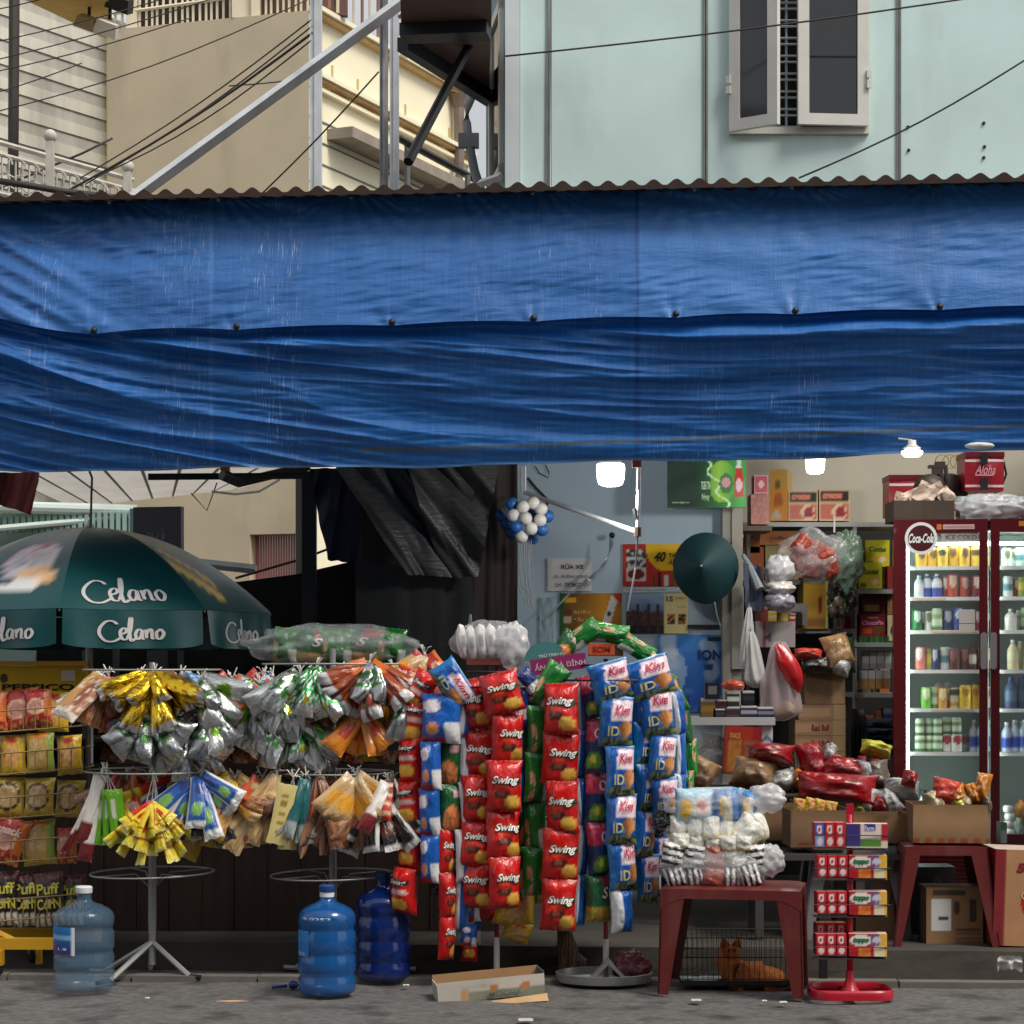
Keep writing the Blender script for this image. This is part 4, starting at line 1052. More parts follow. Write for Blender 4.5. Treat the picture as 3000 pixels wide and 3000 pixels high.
for k in range(8):
    t0 = AZ0 + k * PI / 4; kk = k if k < 5 else k - 8
    def paint(u, v, kk=kk):
        c = TEALC
        a, b = u - .5, v
        if kk == -1:      # ice cream cup picture
            if inell(u, v, .56, .62, .30, .16): c = mixc((226, 214, 214), (206, 150, 150), abs(ns(u * 9, v * 9)) * 1.6)
            if inell(u, v, .60, .70, .26, .10): c = mixc((232, 226, 220), (150, 140, 170), abs(ns(u * 7, v * 12, 3)) * 1.5)
            if inell(u, v, .70, .78, .20, .08): c = mixc((206, 150, 96), (236, 220, 200), abs(ns(u * 10, v * 14, 6)) * 1.6)
            if inell(u, v, .58, .46, .12, .05): c = (160, 50, 60)
            if inell(u, v, .6, .85, .22, .035): c = (214, 216, 216)
        if kk == 1:       # bright ice lolly stripes
            q = (u - .26) * .9 + (v - .72) * .5; w = (v - .72) * .8 - (u - .26) * .6
            if abs(w) < .13 and abs(q) < .22: c = [(170, 40, 60), (206, 170, 60), (60, 110, 60), (190, 110, 50), (226, 190, 90)][int((w + .13) / .26 * 4.99)]
        if kk % 2 == 0 and kk not in (0,) and inell(u, v, .5, .62, .3, .1): c = mixc(TEALC, (200, 210, 210), .0)
        return c
    g = MB(); g.grid(lambda u, v: dome(t0 + u * PI / 4, .02 + .98 * v), 16, 22, 0, paint, flip=True)
    if kk == 0: script(g, CEL, lambda x, y: (lambda p: p + Vector((0, -.006, .002)))(dome(t0 + (.14 + .66 * x) * PI / 4, .80 + .19 * (1 - y))), .021, (190, 186, 188))
    if kk == 1: pass
    cp = g.build('canopy_panel', UMB, um, smooth=True)
    if kk == 0: cp['label'] = 'dark teal panel with large white script'
    def val(u, v):
        p = dome(t0 + (.02 + .96 * u) * PI / 4, 1.0); cx_, cy_ = p.x - apex.x, p.y - YU; e = 1 + .02 * v + .015 * math.sin(u * 17 + k) * v
        dr = hv * v * (1 - .10 * (abs(2 * u - 1) ** 6)) ; return Vector((apex.x + cx_ * e, YU + cy_ * e, p.z - dr - .002))
    g = MB(); g.grid(val, 20, 5, 0, lambda u, v: (6, 66, 70), flip=True)
    if kk in (0, 1, -1): 
        u0, w_ = (.24, .50) if kk == 0 else ((.24, .5) if kk == 1 else (.36, .5))
        script(g, CEL, lambda x, y: val(u0 + w_ * x, .92 - .74 * y) + Vector((.0, -.007, 0)), .026 if kk == 0 else .024, (196, 192, 194))
    g.build('valance', UMB, cp, smooth=True)
g = MB(); g.tube([Vector((apex.x, YU, .14)), Vector((apex.x, YU, apex.z - .03))], .02, 10); g.build('pole', GALV, um)
g = MB(); g.lathe([(.03, 0), (.026, .02), (.012, .035), (.008, .05), (0, .052)], 12, M=Matrix.Translation(apex - Z1 * .006)); g.build('finial', WHITEP, um, smooth=True)
for k in range(8):
    t = AZ0 + k * PI / 4; g = MB(); g.tube([dome(t, r / 6) - Z1 * .012 for r in range(0, 7)], .005, 4); g.build('rib', WIRE, um)
g = MB(); g.lathe([(.22, 0), (.22, .04), (.05, .06), (.03, .16), (0, .16)], 20, M=Matrix.Translation((apex.x, YU, .127))); g.build('base', BLACKM, um)

# ---------------------------------------------------------------- yellow snack rack at the left edge
YEL = mat('yellow_rack_paint', (206, 156, 36), rough=.45, var=.15, dirt=.4, dirtcol=(120, 84, 30), dscale=6)
YR = .34
rk = thing('snack_rack', 'yellow wire basket rack with a yellow header board', 'rack', P(100, 2800, YR))
g = MB(); a, b = P(-70, 2030, YR + .22), P(250, 1952, YR + .22); w = b.x - a.x
g.grid(lambda u, v: Vector((a.x + u * w, YR + .22, a.z + v * (b.z - a.z))), 20, 6, 0, lambda u, v: (206, 170, 30))
def hb(p, q): return Vector((a.x + p * w, YR + .216, a.z + q * (b.z - a.z)))
g.text('PEPSICO', hb, .66, .24, .57, .22, 0, (20, 16, 14), 0, .03); g.add([hb(.78, .45), hb(.91, .45), hb(.91, .85), hb(.78, .85)], [(0, 1, 2, 3)], 0, (214, 206, 200))
g.add([hb(.255 + .035 * math.cos(t), .55 + .18 * math.sin(t)) for t in [i * PI / 5 for i in range(10)]], [tuple(range(10))], 0, (70, 56, 20))
hdr = g.build('header_board', PAPER, rk)
g = MB(); p0, p1 = P(-75, 2040, YR + .2), P(258, 1944, YR + .2); g.box((p0.x, YR + .19, p1.z - .012), (p1.x, YR + .25, p1.z + .012)); g.box((p1.x - .016, YR + .19, p0.z), (p1.x + .004, YR + .25, p1.z - .012)); g.build('header_frame', YEL, rk)
for x in (-70, 258):
    g = MB(); p = P(x, 2790, YR + .25); g.tube([p, P(x, 1950, YR + .25)], .014, 6); g.build('post', mat('dark_rack_post', (46, 40, 30), rough=.6), rk)
LV = [2138, 2262, 2392, 2520, 2690]
for i, y in enumerate(LV):
    x1 = 246 if i != 2 else 240
    g = MB(); zb_ = P(0, y, YR).z; xa, xb = P(-70, 0, YR).x, P(x1, 0, YR).x; sl = .02
    for k in range(2): g.tube([(xa, YR - .02, zb_ - k * -.10 - .02), (xb, YR - .02, zb_ + k * .10 + sl)], .0034, 4)
    for k in range(2): g.tube([(xb, YR - .02, zb_ + k * .10 + sl), (xb, YR + .24, zb_ + k * .1 + sl)], .0034, 4)
    nn = 9
    for k in range(nn + 1):
        x = xa + (xb - xa) * k / nn; zz = zb_ + (-.02 + (sl + .02) * k / nn); g.tube([(x, YR - .02, zz), (x, YR - .02, zz + .1)], .0026, 4); g.tube([(x, YR - .02, zz), (x, YR + .24, zz)], .0026, 4)
    g.build('wire_basket', mat('yellowish_wire', (150, 128, 80), rough=.5, metal=.3), rk)
g = MB(); p0, p1 = P(-70, 2782, YR - .1), P(262, 2742, YR - .1)
g.box((p0.x, YR - .1, p0.z), (p1.x - .1, YR - .06, p1.z - .012)); g.build('base_beam', YEL, rk)
g = MB(); g.box((p0.x, YR + .18, p0.z), (p1.x, YR + .22, p1.z)); g.build('base_beam', YEL, rk)
g = MB(); p0 = P(112, 2848, YR - .02); g.box((p0.x - .012, YR - .02, 0.05), (p0.x + .012, YR + .02, P(0, 2770, YR).z)); g.tube([P(-70, 2700, YR), P(60, 2765, YR - .08)], .018, 5); g.build('leg', YEL, rk)
for x, y in ((-4, 2850), (98, 2815)):
    c = P(x, 2838 if x < 0 else 2800, YR - .12 if x < 0 else YR + .3); g = MB(); z = .045
    g.lathe([(.0, -.014), (.04, -.014), (.045, -.008), (.045, .008), (.04, .014), (0, .014)], 14, M=Matrix.Translation((c.x, c.y, .047)) @ Matrix.Rotation(rad(90), 4, 'Y')); wh = g.build('caster', RUBBER, rk, smooth=True)
    g = MB(); g.box((c.x - .022, c.y - .03, .06), (c.x + .022, c.y + .03, .13)); g.build('fork', YEL, wh)
rowsk = [[('redchip', 62, 2080, 104, 118), ('redchip', -30, 2085, 100, 110), ('yellchip', 160, 2085, 88, 112), ('redchip', 112, 2072, 80, 100)],
         [('yellchip', 38, 2212, 82, 112), ('orngreen', 118, 2205, 84, 112), ('yellchip', 204, 2212, 76, 110), ('yellchip', -40, 2212, 80, 110)],
         [('olive', 24, 2335, 96, 110), ('olive', 116, 2335, 92, 106), ('olive', 205, 2340, 84, 104), ('olive', -60, 2340, 90, 104)],
         [('snack', 26, 2462, 98, 130), ('orngreen', 116, 2468, 96, 126), ('redchip', 196, 2478, 64, 100)],
         [('puff', 12, 2632, 86, 150), ('puff', 78, 2634, 88, 150), ('puff', 146, 2634, 88, 148), ('puff', 210, 2636, 82, 140)]]
LVN = ['top', 'second', 'middle', 'fourth', 'bottom']
DESC = {'redchip': 'red crisp packet', 'yellchip': 'yellow crisp packet', 'orngreen': 'green and orange cracker packet', 'olive': 'dark yellow cracker packet', 'snack': 'bright red packet with white lettering', 'puff': 'black corn puff packet'}
for li, row in enumerate(rowsk):
    row = sorted(row, key=lambda r_: r_[1])
    for i, (kd, x, y, w, h) in enumerate(row):
        k = K(YR + .08); o = pack(None, kd, P(x, y, YR + .09 + .03 * (i % 2)), w * k * 1.06, h * k * 1.06, .06, R.uniform(-.25, .25), R.uniform(-.12, .12) + (.2 if kd == 'snack' else 0), -.2, 'snack_packet')
        tag(o, f'{DESC[kd]}, {ORD(i)} from left, {LVN[li]} basket of yellow rack', 'snack packet', 'packets in the yellow rack')
for i, (x, y) in enumerate(((-16, 2640), (50, 2620))):
    pass
# ---------------------------------------------------------------- two folding ring racks with hanging bunches
RK = mat('grey_rack_paint', (150, 152, 150), rough=.5, metal=.2, var=.1)
def ringrack(label, x, Y, rings, ytop, legs, low):
    p = P(x, 2880, Y); t = thing('ring_rack', label, 'rack', (p.x, Y, 0), 'round wire snack racks')
    zt = P(x, ytop, Y).z; zj = P(x, 2765, Y).z
    g = MB(); g.tube([(p.x, Y, .05), (p.x, Y, zj + .02), (p.x, Y, zj + .1), (p.x, Y, zt)], [.016, .016, .02, .014], 8); g.build('pole', RK, t)
    for lx, ly in legs:
        q = Vector(((lx - CX) * K(Y), Y + ly, .012)); g = MB(); g.tube([(p.x, Y, zj + .01), q], .013, 6); lg = g.build('leg', RK, t)
        d_ = (q - Vector((p.x, Y, .012))); g = MB(); g.tube([q - d_ * .2, q + d_ * .3], .012, 6); g.build('foot', RUBBER if ly < 0 else RK, lg)
    for j, (yr, r0) in enumerate(rings):
        z = P(0, yr, Y).z; r_ = r0 * K(Y); g = MB(); tl = .006 if j == len(rings) - 1 else 0
        g.tube([(p.x + r_ * math.cos(a_), Y + r_ * math.sin(a_), z + tl * math.cos(a_)) for a_ in [i_ * 2 * PI / 40 for i_ in range(41)]], .0045, 5, caps=False)
        for a_ in (.5, 2.1, 3.8, 5.4): g.tube([(p.x + r_ * math.cos(a_), Y + r_ * math.sin(a_), z + tl * math.cos(a_)), (p.x + .30 * r_ * math.cos(a_), Y + .30 * r_ * math.sin(a_), z - .002), (p.x + .014 * math.cos(a_), Y + .014 * math.sin(a_), z - .07)], .003, 4)
        g.build('wire_ring', RK, t)
    return t
ringrack('tripod ring rack behind the clear water bottle with gold foil bunches', 446, .30, [(1962, 200), (2258, 195), (2556, 180)], 1940, [(352, -.26), (566, -.12), (300, .05), (420, .2)], 2880)
ringrack('tripod ring rack behind the blue water bottles with brown paper bunches', 975, .36, [(1945, 205), (2262, 178), (2562, 182)], 1900, [(1062, -.1), (1160, .05), (860, .1), (980, .2)], 2880)
def strings(t, top, n=4, spread=.03, seed=0):
    g = MB(); rr = random.Random(seed)
    for k in range(n):
        q = top + Vector((rr.uniform(-spread, spread), rr.uniform(-.02, .02), rr.uniform(.02, .05))); g.tube([top + Vector((rr.uniform(-spread, spread) * .6, 0, rr.uniform(-.05, -.03))), top + Vector((rr.uniform(-.006, .006), -.01, 0)), q], .003, 4)
    for k in range(3):
        q = top + Vector((rr.uniform(-spread, spread) * 1.2, -.02, rr.uniform(-.02, .05))); g.tube([top, (top + q) / 2 + Vector((0, -.01, .012)), q], .0024, 4)
    return g.build('tie_string', STRING, t)
DY = -.22
def bunch(label, tie, Y, items, d=.035, seed=1, out=.5, yaw0=0.0):
    """packets tied by their tops: items = (kind, angle in degrees from straight down, length px, width px, depth step)"""
    Y += DY; T = P(tie[0], tie[1], Y); t = thing('snack_bunch', label, 'snack bunch', T, 'bunches hung on the ring racks'); k = K(Y); rr = random.Random(seed)
    for kd, an, L_, W_2, dy in items:
        a_ = rad(an); dirv = Vector((math.sin(a_), -.30 * out - .16 * dy, -math.cos(a_))).normalized()
        ln = L_ * k * 1.05; c = T + dirv * (ln * .5 + .012) + Vector((0, -.03 * dy, 0))
        pitch = -math.atan2(-dirv.y, math.hypot(dirv.x, dirv.z)) 
        pack(t, kd, c, W_2 * k * 1.15, ln, d * 2, rr.uniform(-.9, .9) + yaw0, -math.atan2(dirv.x, -dirv.z), pitch)
    strings(t, T, seed=seed); return t
def fan(kd, a0, a1, n, L_, W_2, lay=2, s=5):
    rr = random.Random(s); o = []
    ks = kd if isinstance(kd, (list, tuple)) else [kd]
    for i in range(n):
        an = a0 + (a1 - a0) * (i / max(1, n - 1)) + rr.uniform(-8, 8); o.append((ks[i % len(ks)], an, L_ * rr.uniform(.8, 1.12), W_2 * rr.uniform(.85, 1.15), rr.uniform(0, lay)))
    return sorted(o, key=lambda q: q[4])
B = bunch
B('bunch of shiny gold foil packets tied high on the left ring rack', (455, 1968), .36, fan('gold', -64, 62, 13, 165, 56, 2, 3) + fan('gold', -30, 30, 5, 120, 50, 3, 9), seed=2)
B('bunch of silver foil pouches hanging under the gold packets', (448, 2095), .34, fan('silver', -60, 55, 7, 150, 78, 1.5, 4), seed=3)
B('bunch of white pouches with folded silver ends on the left rack', (590, 1985), .40, fan('greensil', 15, 62, 3, 150, 72, 1.5, 5) + [('silver', 30, 110, 60, 2)], seed=4)
B('bunch of green and silver pouches below the white pouches', (608, 2085), .38, fan(['greensil', 'silver'], -15, 40, 4, 125, 66, 2, 6), seed=5)
B('bunch of red crisp packets tucked behind between the ring racks', (770, 1975), .62, fan(['redchip', 'orredp'], -46, 5, 4, 125, 62, 1, 7), seed=6)
B('bunch with a blue flowered packet hanging between the ring racks', (800, 1980), .50, fan('blueflow', -50, -30, 2, 170, 46, 1, 8), seed=7)
B('bunch of white pouches with green discs on the right ring rack', (880, 1965), .42, fan('greensil', -52, -18, 4, 190, 78, 2, 9) + [('silver', -8, 200, 74, .5), ('silver', -40, 150, 80, 2.4)], seed=8)
B('bunch of green flowered packets with foil ends on the right rack', (930, 1950), .40, fan('floral', -38, 22, 6, 165, 60, 2, 10), seed=9)
B('bunch of brown and orange packets with silver ends at right', (1082, 1940), .38, fan('brownor', -62, 58, 9, 150, 66, 2.4, 11) + fan('silver', -25, 25, 4, 130, 44, 2.6, 12), seed=10)
B('bunch of folded orange paper packets under the brown ones', (1066, 2085), .40, fan('orange', -36, 44, 5, 135, 62, 1.6, 13), seed=11)
B('single grey white packet hanging at the right of the brown bunch', (1190, 1990), .36, [('silver', -8, 170, 70, .5), ('bwpack', 4, 150, 60, 0)], seed=12)
B('bunch of pale tan packets beside the white tissue pack', (1245, 1915), .62, fan(['tanp', 'redchip'], -48, 40, 6, 130, 60, 1.5, 14), seed=13)
B('bunch with a big tan picture packet at the left of the gold foil', (318, 1975), .40, [('picbox', -42, 170, 88, 2.2), ('straw', -30, 140, 60, .5), ('orredp', -14, 150, 56, 1.0), ('redchip', 2, 160, 60, .2), ('bluewh', -50, 150, 70, .2), ('orredp', -24, 150, 54, 1.6)], seed=14)
B('bunch of brown wrapped biscuits behind the gold foil', (520, 2030), .7, fan(['brownp', 'dkred'], -60, 60, 7, 165, 60, .5, 15), seed=15)
B('bunch of yellow and red sachets on the lower left ring', (452, 2262), .30, [], seed=16)
yb_ = [o for o in bpy.data.objects if o.get('label', '').startswith('bunch of yellow and red')][0]
rr = random.Random(5)
for lay in range(3):
    for i in range(9 - lay):
        a_ = -50 + 100 * i / (8 - lay) + rr.uniform(-7, 7); T = P(452, 2352, .08); L_ = (165 - lay * 34) * K(.1) * rr.uniform(.85, 1.12); dv = Vector((math.sin(rad(a_)), -.35 - .2 * lay, -math.cos(rad(a_)))).normalized()
        pack(yb_, 'yelred', T + dv * L_ * .55 + Vector((0, -.03 * lay, 0)), 40 * K(.1), L_, .03, rr.uniform(-.9, .9), -math.atan2(dv.x, -dv.z), -.3)
g = MB(); T = P(452, 2262, .08)
for dx in (-26, 4, 12, -8): g.tube([T, P(452 + dx, 2362, .06)], .0022, 4)
g.build('tie_string', STRING, yb_)
B('bunch of lime green packets on the lower left ring', (312, 2262), .34, [], seed=17)
lb_ = [o for o in bpy.data.objects if o.get('label', '').startswith('bunch of lime')][0]
for i, (x, y, w, h, ro) in enumerate(((298, 2396, 34, 160, .05), (318, 2394, 40, 160, -.02), (342, 2392, 52, 158, -.12))):
    pack(lb_, 'limeg', P(x, y, .10 - .02 * i), w * K(.1), h * K(.1), .02, 0, ro)
g = MB(); T = P(312, 2262, .12)
for dx in (-10, 6, 16, 30): g.tube([T, P(312 + dx, 2320, .10)], .0024, 4)
g.build('tie_string', STRING, lb_)
t = thing('snack_bunch', 'bunch of long white tubes with red ends left of the lime packets', 'snack bunch', P(290, 2262, .3), 'bunches hung on the ring racks')
for (x, y, w, h, ro) in ((266, 2372, 40, 210, .26), (240, 2390, 18, 235, .42), (262, 2440, 44, 170, .18), (228, 2410, 12, 200, .5)): pack(t, 'straw', P(x, y, .08 + .02 * R.random()), w * K(.1), h * K(.1), .03, 0, ro)
strings(t, P(300, 2262, .08), seed=22)
B('bunch of blue and white packets in a fan on the lower left ring', (588, 2268), .34, fan('bluewh', -50, 52, 7, 165, 60, 1.6, 17) + fan('darkbk', -40, 40, 5, 190, 56, .2, 18), seed=18)
B('bunch of yellow packets in shadow behind the blue fan', (640, 2290), .52, fan('yellchip', -40, 55, 6, 200, 66, .6, 19), seed=19)
B('bunch of orange picture packets at the left of the right lower ring', (768, 2275), .42, fan('orredp', -44, -18, 3, 150, 64, 1, 20), seed=20)
B('bunch of clear bags with beige snacks on the right lower ring', (812, 2262), .38, fan('beige', -32, -10, 4, 235, 44, 1, 21), seed=21)
t = thing('snack_bunch', 'tall cream yellow packet with brown lettering on the right lower ring', 'snack bunch', P(850, 2285, .3), 'bunches hung on the ring racks')
pack(t, 'yellong', P(826, 2385, .02), 62 * K(.1), 178 * K(.1), .02, -.15, .2)
pack(t, 'yellong', P(850, 2400, .06), 58 * K(.1), 178 * K(.1), .02, .3, .1); strings(t, P(860, 2280, .08), seed=23)
B('bunch of long teal packets beside the cream yellow one', (895, 2275), .32, fan('teal', -22, -6, 3, 205, 42, .8, 22), seed=24)
B('bunch of dark red packets seen edge on at the middle ring', (935, 2265), .34, fan(['dkred', 'brownp'], -18, 16, 7, 215, 34, 1.2, 23), seed=25, yaw0=.9)
B('bunch of tan paper packets spread like a hat on the right rack', (1040, 2270), .34, fan('tanp', -46, 46, 7, 130, 80, 1.4, 24) + fan('brownp', -30, 30, 5, 200, 60, .3, 25), seed=26)
B('bunch of black and white packets at the right of the lower ring', (1100, 2300), .36, fan('bwpack', -26, 36, 7, 190, 60, 1.0, 26), seed=27)
B('red striped packet with black and white ones behind', (1140, 2285), .34, [('redstripe', -8, 110, 56, 1.2), ('bwpack', 30, 170, 66, .6), ('straw', -26, 160, 40, 1.6)], seed=28)
FILL = [('crowd of small silver and green bags behind the gold foil', (410, 1975), .52, ['silver', 'greensil', 'brownor', 'floral']), ('crowd of mixed bags between the gold foil and the white pouches', (530, 1975), .54, ['redchip', 'silver', 'blueflow', 'orredp']),
 ('crowd of red and blue bags right of the white pouches', (680, 1985), .50, ['redchip', 'bluewh', 'silver', 'greensil']), ('crowd of dark and green bags at the middle of the upper tier', (760, 2000), .44, ['floral', 'silver', 'orredp', 'greensil']),
 ('crowd of silver ended bags right of the flowered ones', (1000, 1965), .46, ['brownor', 'silver', 'orange', 'redchip']), ('crowd of tan and red bags above the outermost red strip', (1150, 1960), .52, ['tanp', 'brownor', 'redchip', 'orredp']),
 ('crowd of white pouches low under the upper tier', (560, 2090), .46, ['greensil', 'silver', 'bluewh']), ('crowd of silver pouches low under the flowered bags', (860, 2085), .46, ['silver', 'greensil', 'floral']),
 ('crowd of dim red bags at the left of the lower tier', (375, 2275), .50, ['dkred', 'redchip', 'brownp']), ('crowd of yellow and blue bags at the middle of the lower tier', (520, 2275), .50, ['yelred', 'bluewh', 'yellchip']),
 ('crowd of yellow bags right of the blue fan', (690, 2280), .44, ['yellchip', 'orredp', 'beige', 'yelred']), ('crowd of dark bags behind the cream yellow packet', (860, 2275), .54, ['darkbk', 'dkred', 'teal', 'brownp']),
 ('crowd of brown bags behind the tan paper packets', (1000, 2280), .52, ['brownp', 'dkred', 'orredp']), ('crowd of black and red bags at the right end of the lower tier', (1150, 2290), .50, ['bwpack', 'redstripe', 'dkred', 'darkbk']),
 ('small spread of yellow and tan bags between blue fan and beige bags', (690, 2330), .36, ['yellchip', 'tanp', 'orredp']), ('small spread of dark red and teal bags in front of the edge on ones', (900, 2330), .40, ['dkred', 'brownp', 'teal']), ('small spread of brown and tan bags under the paper hat', (1040, 2350), .38, ['brownp', 'tanp', 'orredp']), ('small spread of red and yellow bags left of the sachets', (380, 2320), .46, ['redchip', 'yelred', 'orredp'])]
for i, (lb, tie, Y, ks) in enumerate(FILL): bunch(lb, tie, Y, fan(ks, -58, 58, 11, 175, 62, 1.4, 40 + i) if i < 14 else fan(ks, -66, 66, 9, 115, 54, 2.2, 40 + i), seed=60 + i)
# dim goods lying on the stall shelf behind
for i in range(16):
    x = 330 + i * 54; kd = ['brownp', 'dkred', 'orredp', 'redchip', 'yellchip'][i % 5]
    o = pack(None, kd, P(x, 2205 + R.uniform(-8, 4), 2.2), 74 * K(2.2), 80 * K(2.2), .07, R.uniform(-.5, .5), R.uniform(-.5, .5), -.6, 'snack_packet')
    tag(o, f'dim {["brown", "dark red", "orange", "red", "yellow"][i % 5]} packet, {ORD(i)} from the left on the stall shelf behind', 'snack packet', 'packets on the stall shelf')
# green packs in a clear bag on top
t = thing('wrapped_bundle', 'clear bag of bright green packs lying across the top of the right rack', 'bundle', P(980, 1950, .55), 'clear bags of packs')
for i, (x, w) in enumerate(((845, 80), (910, 96), (985, 110), (1070, 110), (1140, 90))): pack(t, 'greens' if i % 2 else 'green', P(x, 1893, .55), w * K(.55) * 1.2, 108 * K(.55), .16, R.uniform(-.4, .4), .1)
g = MB(); blob(g, P(975, 1890, .55), 235 * K(.55), .13, 62 * K(.55), .20, 3.3, 36, 18); g.build('plastic_wrap', CLEAR, t, smooth=True)
for lb, y in (('wooden shelf batten', 0),): pass

# ---------------------------------------------------------------- two stands hung with strips of snack packets
RED = mat('red_painted_steel', (140, 26, 34), rough=.4, var=.08)
def strip(label, Y, packs, d=.05):
    """packs: (kind, x centre, y centre, width px, height px, yaw, roll) from top to bottom"""
    Y -= .14; k = K(Y); t = thing('packet_strip', label, 'packet strip', P(packs[0][1], packs[0][2] - packs[0][4] / 2, Y), 'strips of snack packets on the stands')
    for i, q in enumerate(packs):
        kd, x, y, w, h = q[:5]; yaw = q[5] if len(q) > 5 else 0; ro = q[6] if len(q) > 6 else 0; dy = q[7] if len(q) > 7 else 0
        pack(t, kd, P(x + R.uniform(-4, 4), y + R.uniform(-4, 4), Y + dy + R.uniform(-.02, .02)), w * k * R.uniform(1.06, 1.2), h * k * 1.07, d * 2 * min(1, w / 70) * R.uniform(.8, 1.2), yaw + R.uniform(-.32, .32), ro + R.uniform(-.08, .08), R.uniform(-.14, .14))
    return t
def run(kd, x0, y0, x1, y1, n, w, yaw=0.0, roll=0.0):
    o = []
    for i in range(n):
        f = (i + .5) / n; o.append((kd if isinstance(kd, str) else kd[i % len(kd)], x0 + (x1 - x0) * f + 5 * math.sin(i * 1.7 + x0), y0 + (y1 - y0) * f, w, abs(y1 - y0) / n, yaw, -(x1 - x0) / (y1 - y0) * .0 + roll))
    return o
strip('strip of red crisp packets turned sideways, outermost on the left stand', .20, [('swing2', 1232, 2030, 70, 120, -.5, .5)] + [('swing2', 1212, 2115, 78, 130, -.5, .2)] + run('swing2', 1206, 2160, 1194, 2670, 4, 76, -.45))
strip('strip with a blue packet above narrow blue and white ones on the left stand', .12, [('kim', 1330, 2000, 130, 80, 0, 1.05), ('bluered', 1292, 2108, 112, 136, -.15)] + run('bluered', 1268, 2180, 1250, 2580, 3, 62, -.3))
strip('strip of green packets over narrow red ones, longest on the left stand', .16, run('greenor', 1330, 2040, 1312, 2430, 3, 64, .1) + run('swing', 1312, 2430, 1304, 2810, 3, 50, .9))
strip('thin blue and white strip seen edge on between green and red strips', .16, run('edge', 1368, 2010, 1360, 2720, 5, 44, .2) + [('bluered', 1372, 2740, 44, 60, .2)])
strip('strip of red crisp packets half behind its neighbour on the left stand', .14, [('swing', 1392, 2062, 74, 140, -.25, -.32)] + run('swing', 1404, 2140, 1392, 2660, 4, 92, -.2))
strip('broad strip of red crisp packets facing front on the left stand', .06, [('swing', 1468, 2030, 112, 116, .1, -.28)] + run('swing', 1478, 2092, 1474, 2660, 4, 92, .06) + [])
strip('short navy and white strip at the right of the left stand', .14, [('navy', 1556, 2000, 46, 90, .2, -.7), ('navy', 1528, 2070, 44, 120, .4), ('edge', 1520, 2190, 30, 130, .6), ('edge', 1520, 2320, 30, 130, .6)])
strip('yellow and blue strip end hanging below the red packets', .30, [('yellchip', 1500, 2660, 92, 100, 0, .2), ('yellchip', 1512, 2726, 80, 60, 0, .3)])
strip('dark strip end at the foot of the left stand behind', .36, [('bluered', 1380, 2720, 50, 90), ('swing2', 1378, 2770, 46, 90)])
strip('strip of green snack packets between the two stands', .16, [('green', 1606, 2014, 68, 140, .1, .62)] + run('green', 1572, 2072, 1568, 2620, 4, 62, .1))
strip('second green strip just behind the first green one', .22, run('greenor', 1540, 2120, 1534, 2600, 4, 44, .5))
strip('broad strip of red crisp packets at the left of the right stand', .05, run('swing', 1650, 2002, 1636, 2722, 5, 96, -.1))
strip('thin white and blue strip beside the broad red strip', .12, run('edge', 1706, 2000, 1696, 2706, 5, 40, .1))
strip('strip of navy packets with a pink top and a lemon on the right stand', .10, [('pinko', 1738, 2040, 70, 120, .1, -.2)] + run('pinko', 1752, 2110, 1744, 2560, 3, 66, .1) + [('greens', 1746, 2626, 72, 132, .1)])
strip('strip of blue packets with a white corner, nearest on the right stand', .03, [('kim', 1790, 1992, 116, 110, 0, -.18), ('kim', 1806, 2116, 92, 136, 0, -.04)] + run('kim', 1815, 2186, 1822, 2606, 3, 84, .05) + [('edge', 1822, 2664, 66, 120, .3)])
strip('narrow blue strip just right of the nearest blue one', .12, [('kim', 1878, 2060, 66, 120, .1, -.15), ('kim', 1884, 2180, 62, 120, .5)] + run('kim', 1888, 2240, 1896, 2640, 3, 62, .35))
strip('outer strip of blue packets on the right stand', .08, [('kim', 1898, 1985, 128, 110, 0, -.30), ('kim', 1926, 2086, 90, 130, 0, -.1), ('kim', 1942, 2218, 80, 130, .05), ('kim', 1946, 2336, 76, 110, .1), ('darkbk', 1942, 2400, 60, 60, .2)])
strip('white backed strip at the outer edge of the right stand', .16, [('edge', 1986, 2090, 44, 120, .4, -.2), ('edge', 1992, 2210, 36, 130, .5), ('edge', 1990, 2320, 34, 100, .5)])
strip('rope of green packets arching over the top of the right stand', .22, [('greenor', 1652, 1900, 60, 96, .2, .62), ('green', 1706, 1862, 58, 104, 0, 1.0), ('green', 1790, 1858, 60, 104, 0, 1.75), ('green', 1868, 1898, 56, 100, 0, 2.2), ('green', 1930, 1964, 50, 100, 0, 2.45), ('greenor', 1978, 2040, 50, 100, .2, 2.75), ('greenor', 2008, 2130, 46, 100, .3, 3.0), ('green', 2018, 2220, 46, 100, .3, 3.1), ('green', 2016, 2300, 44, 80, .3, 3.14)])
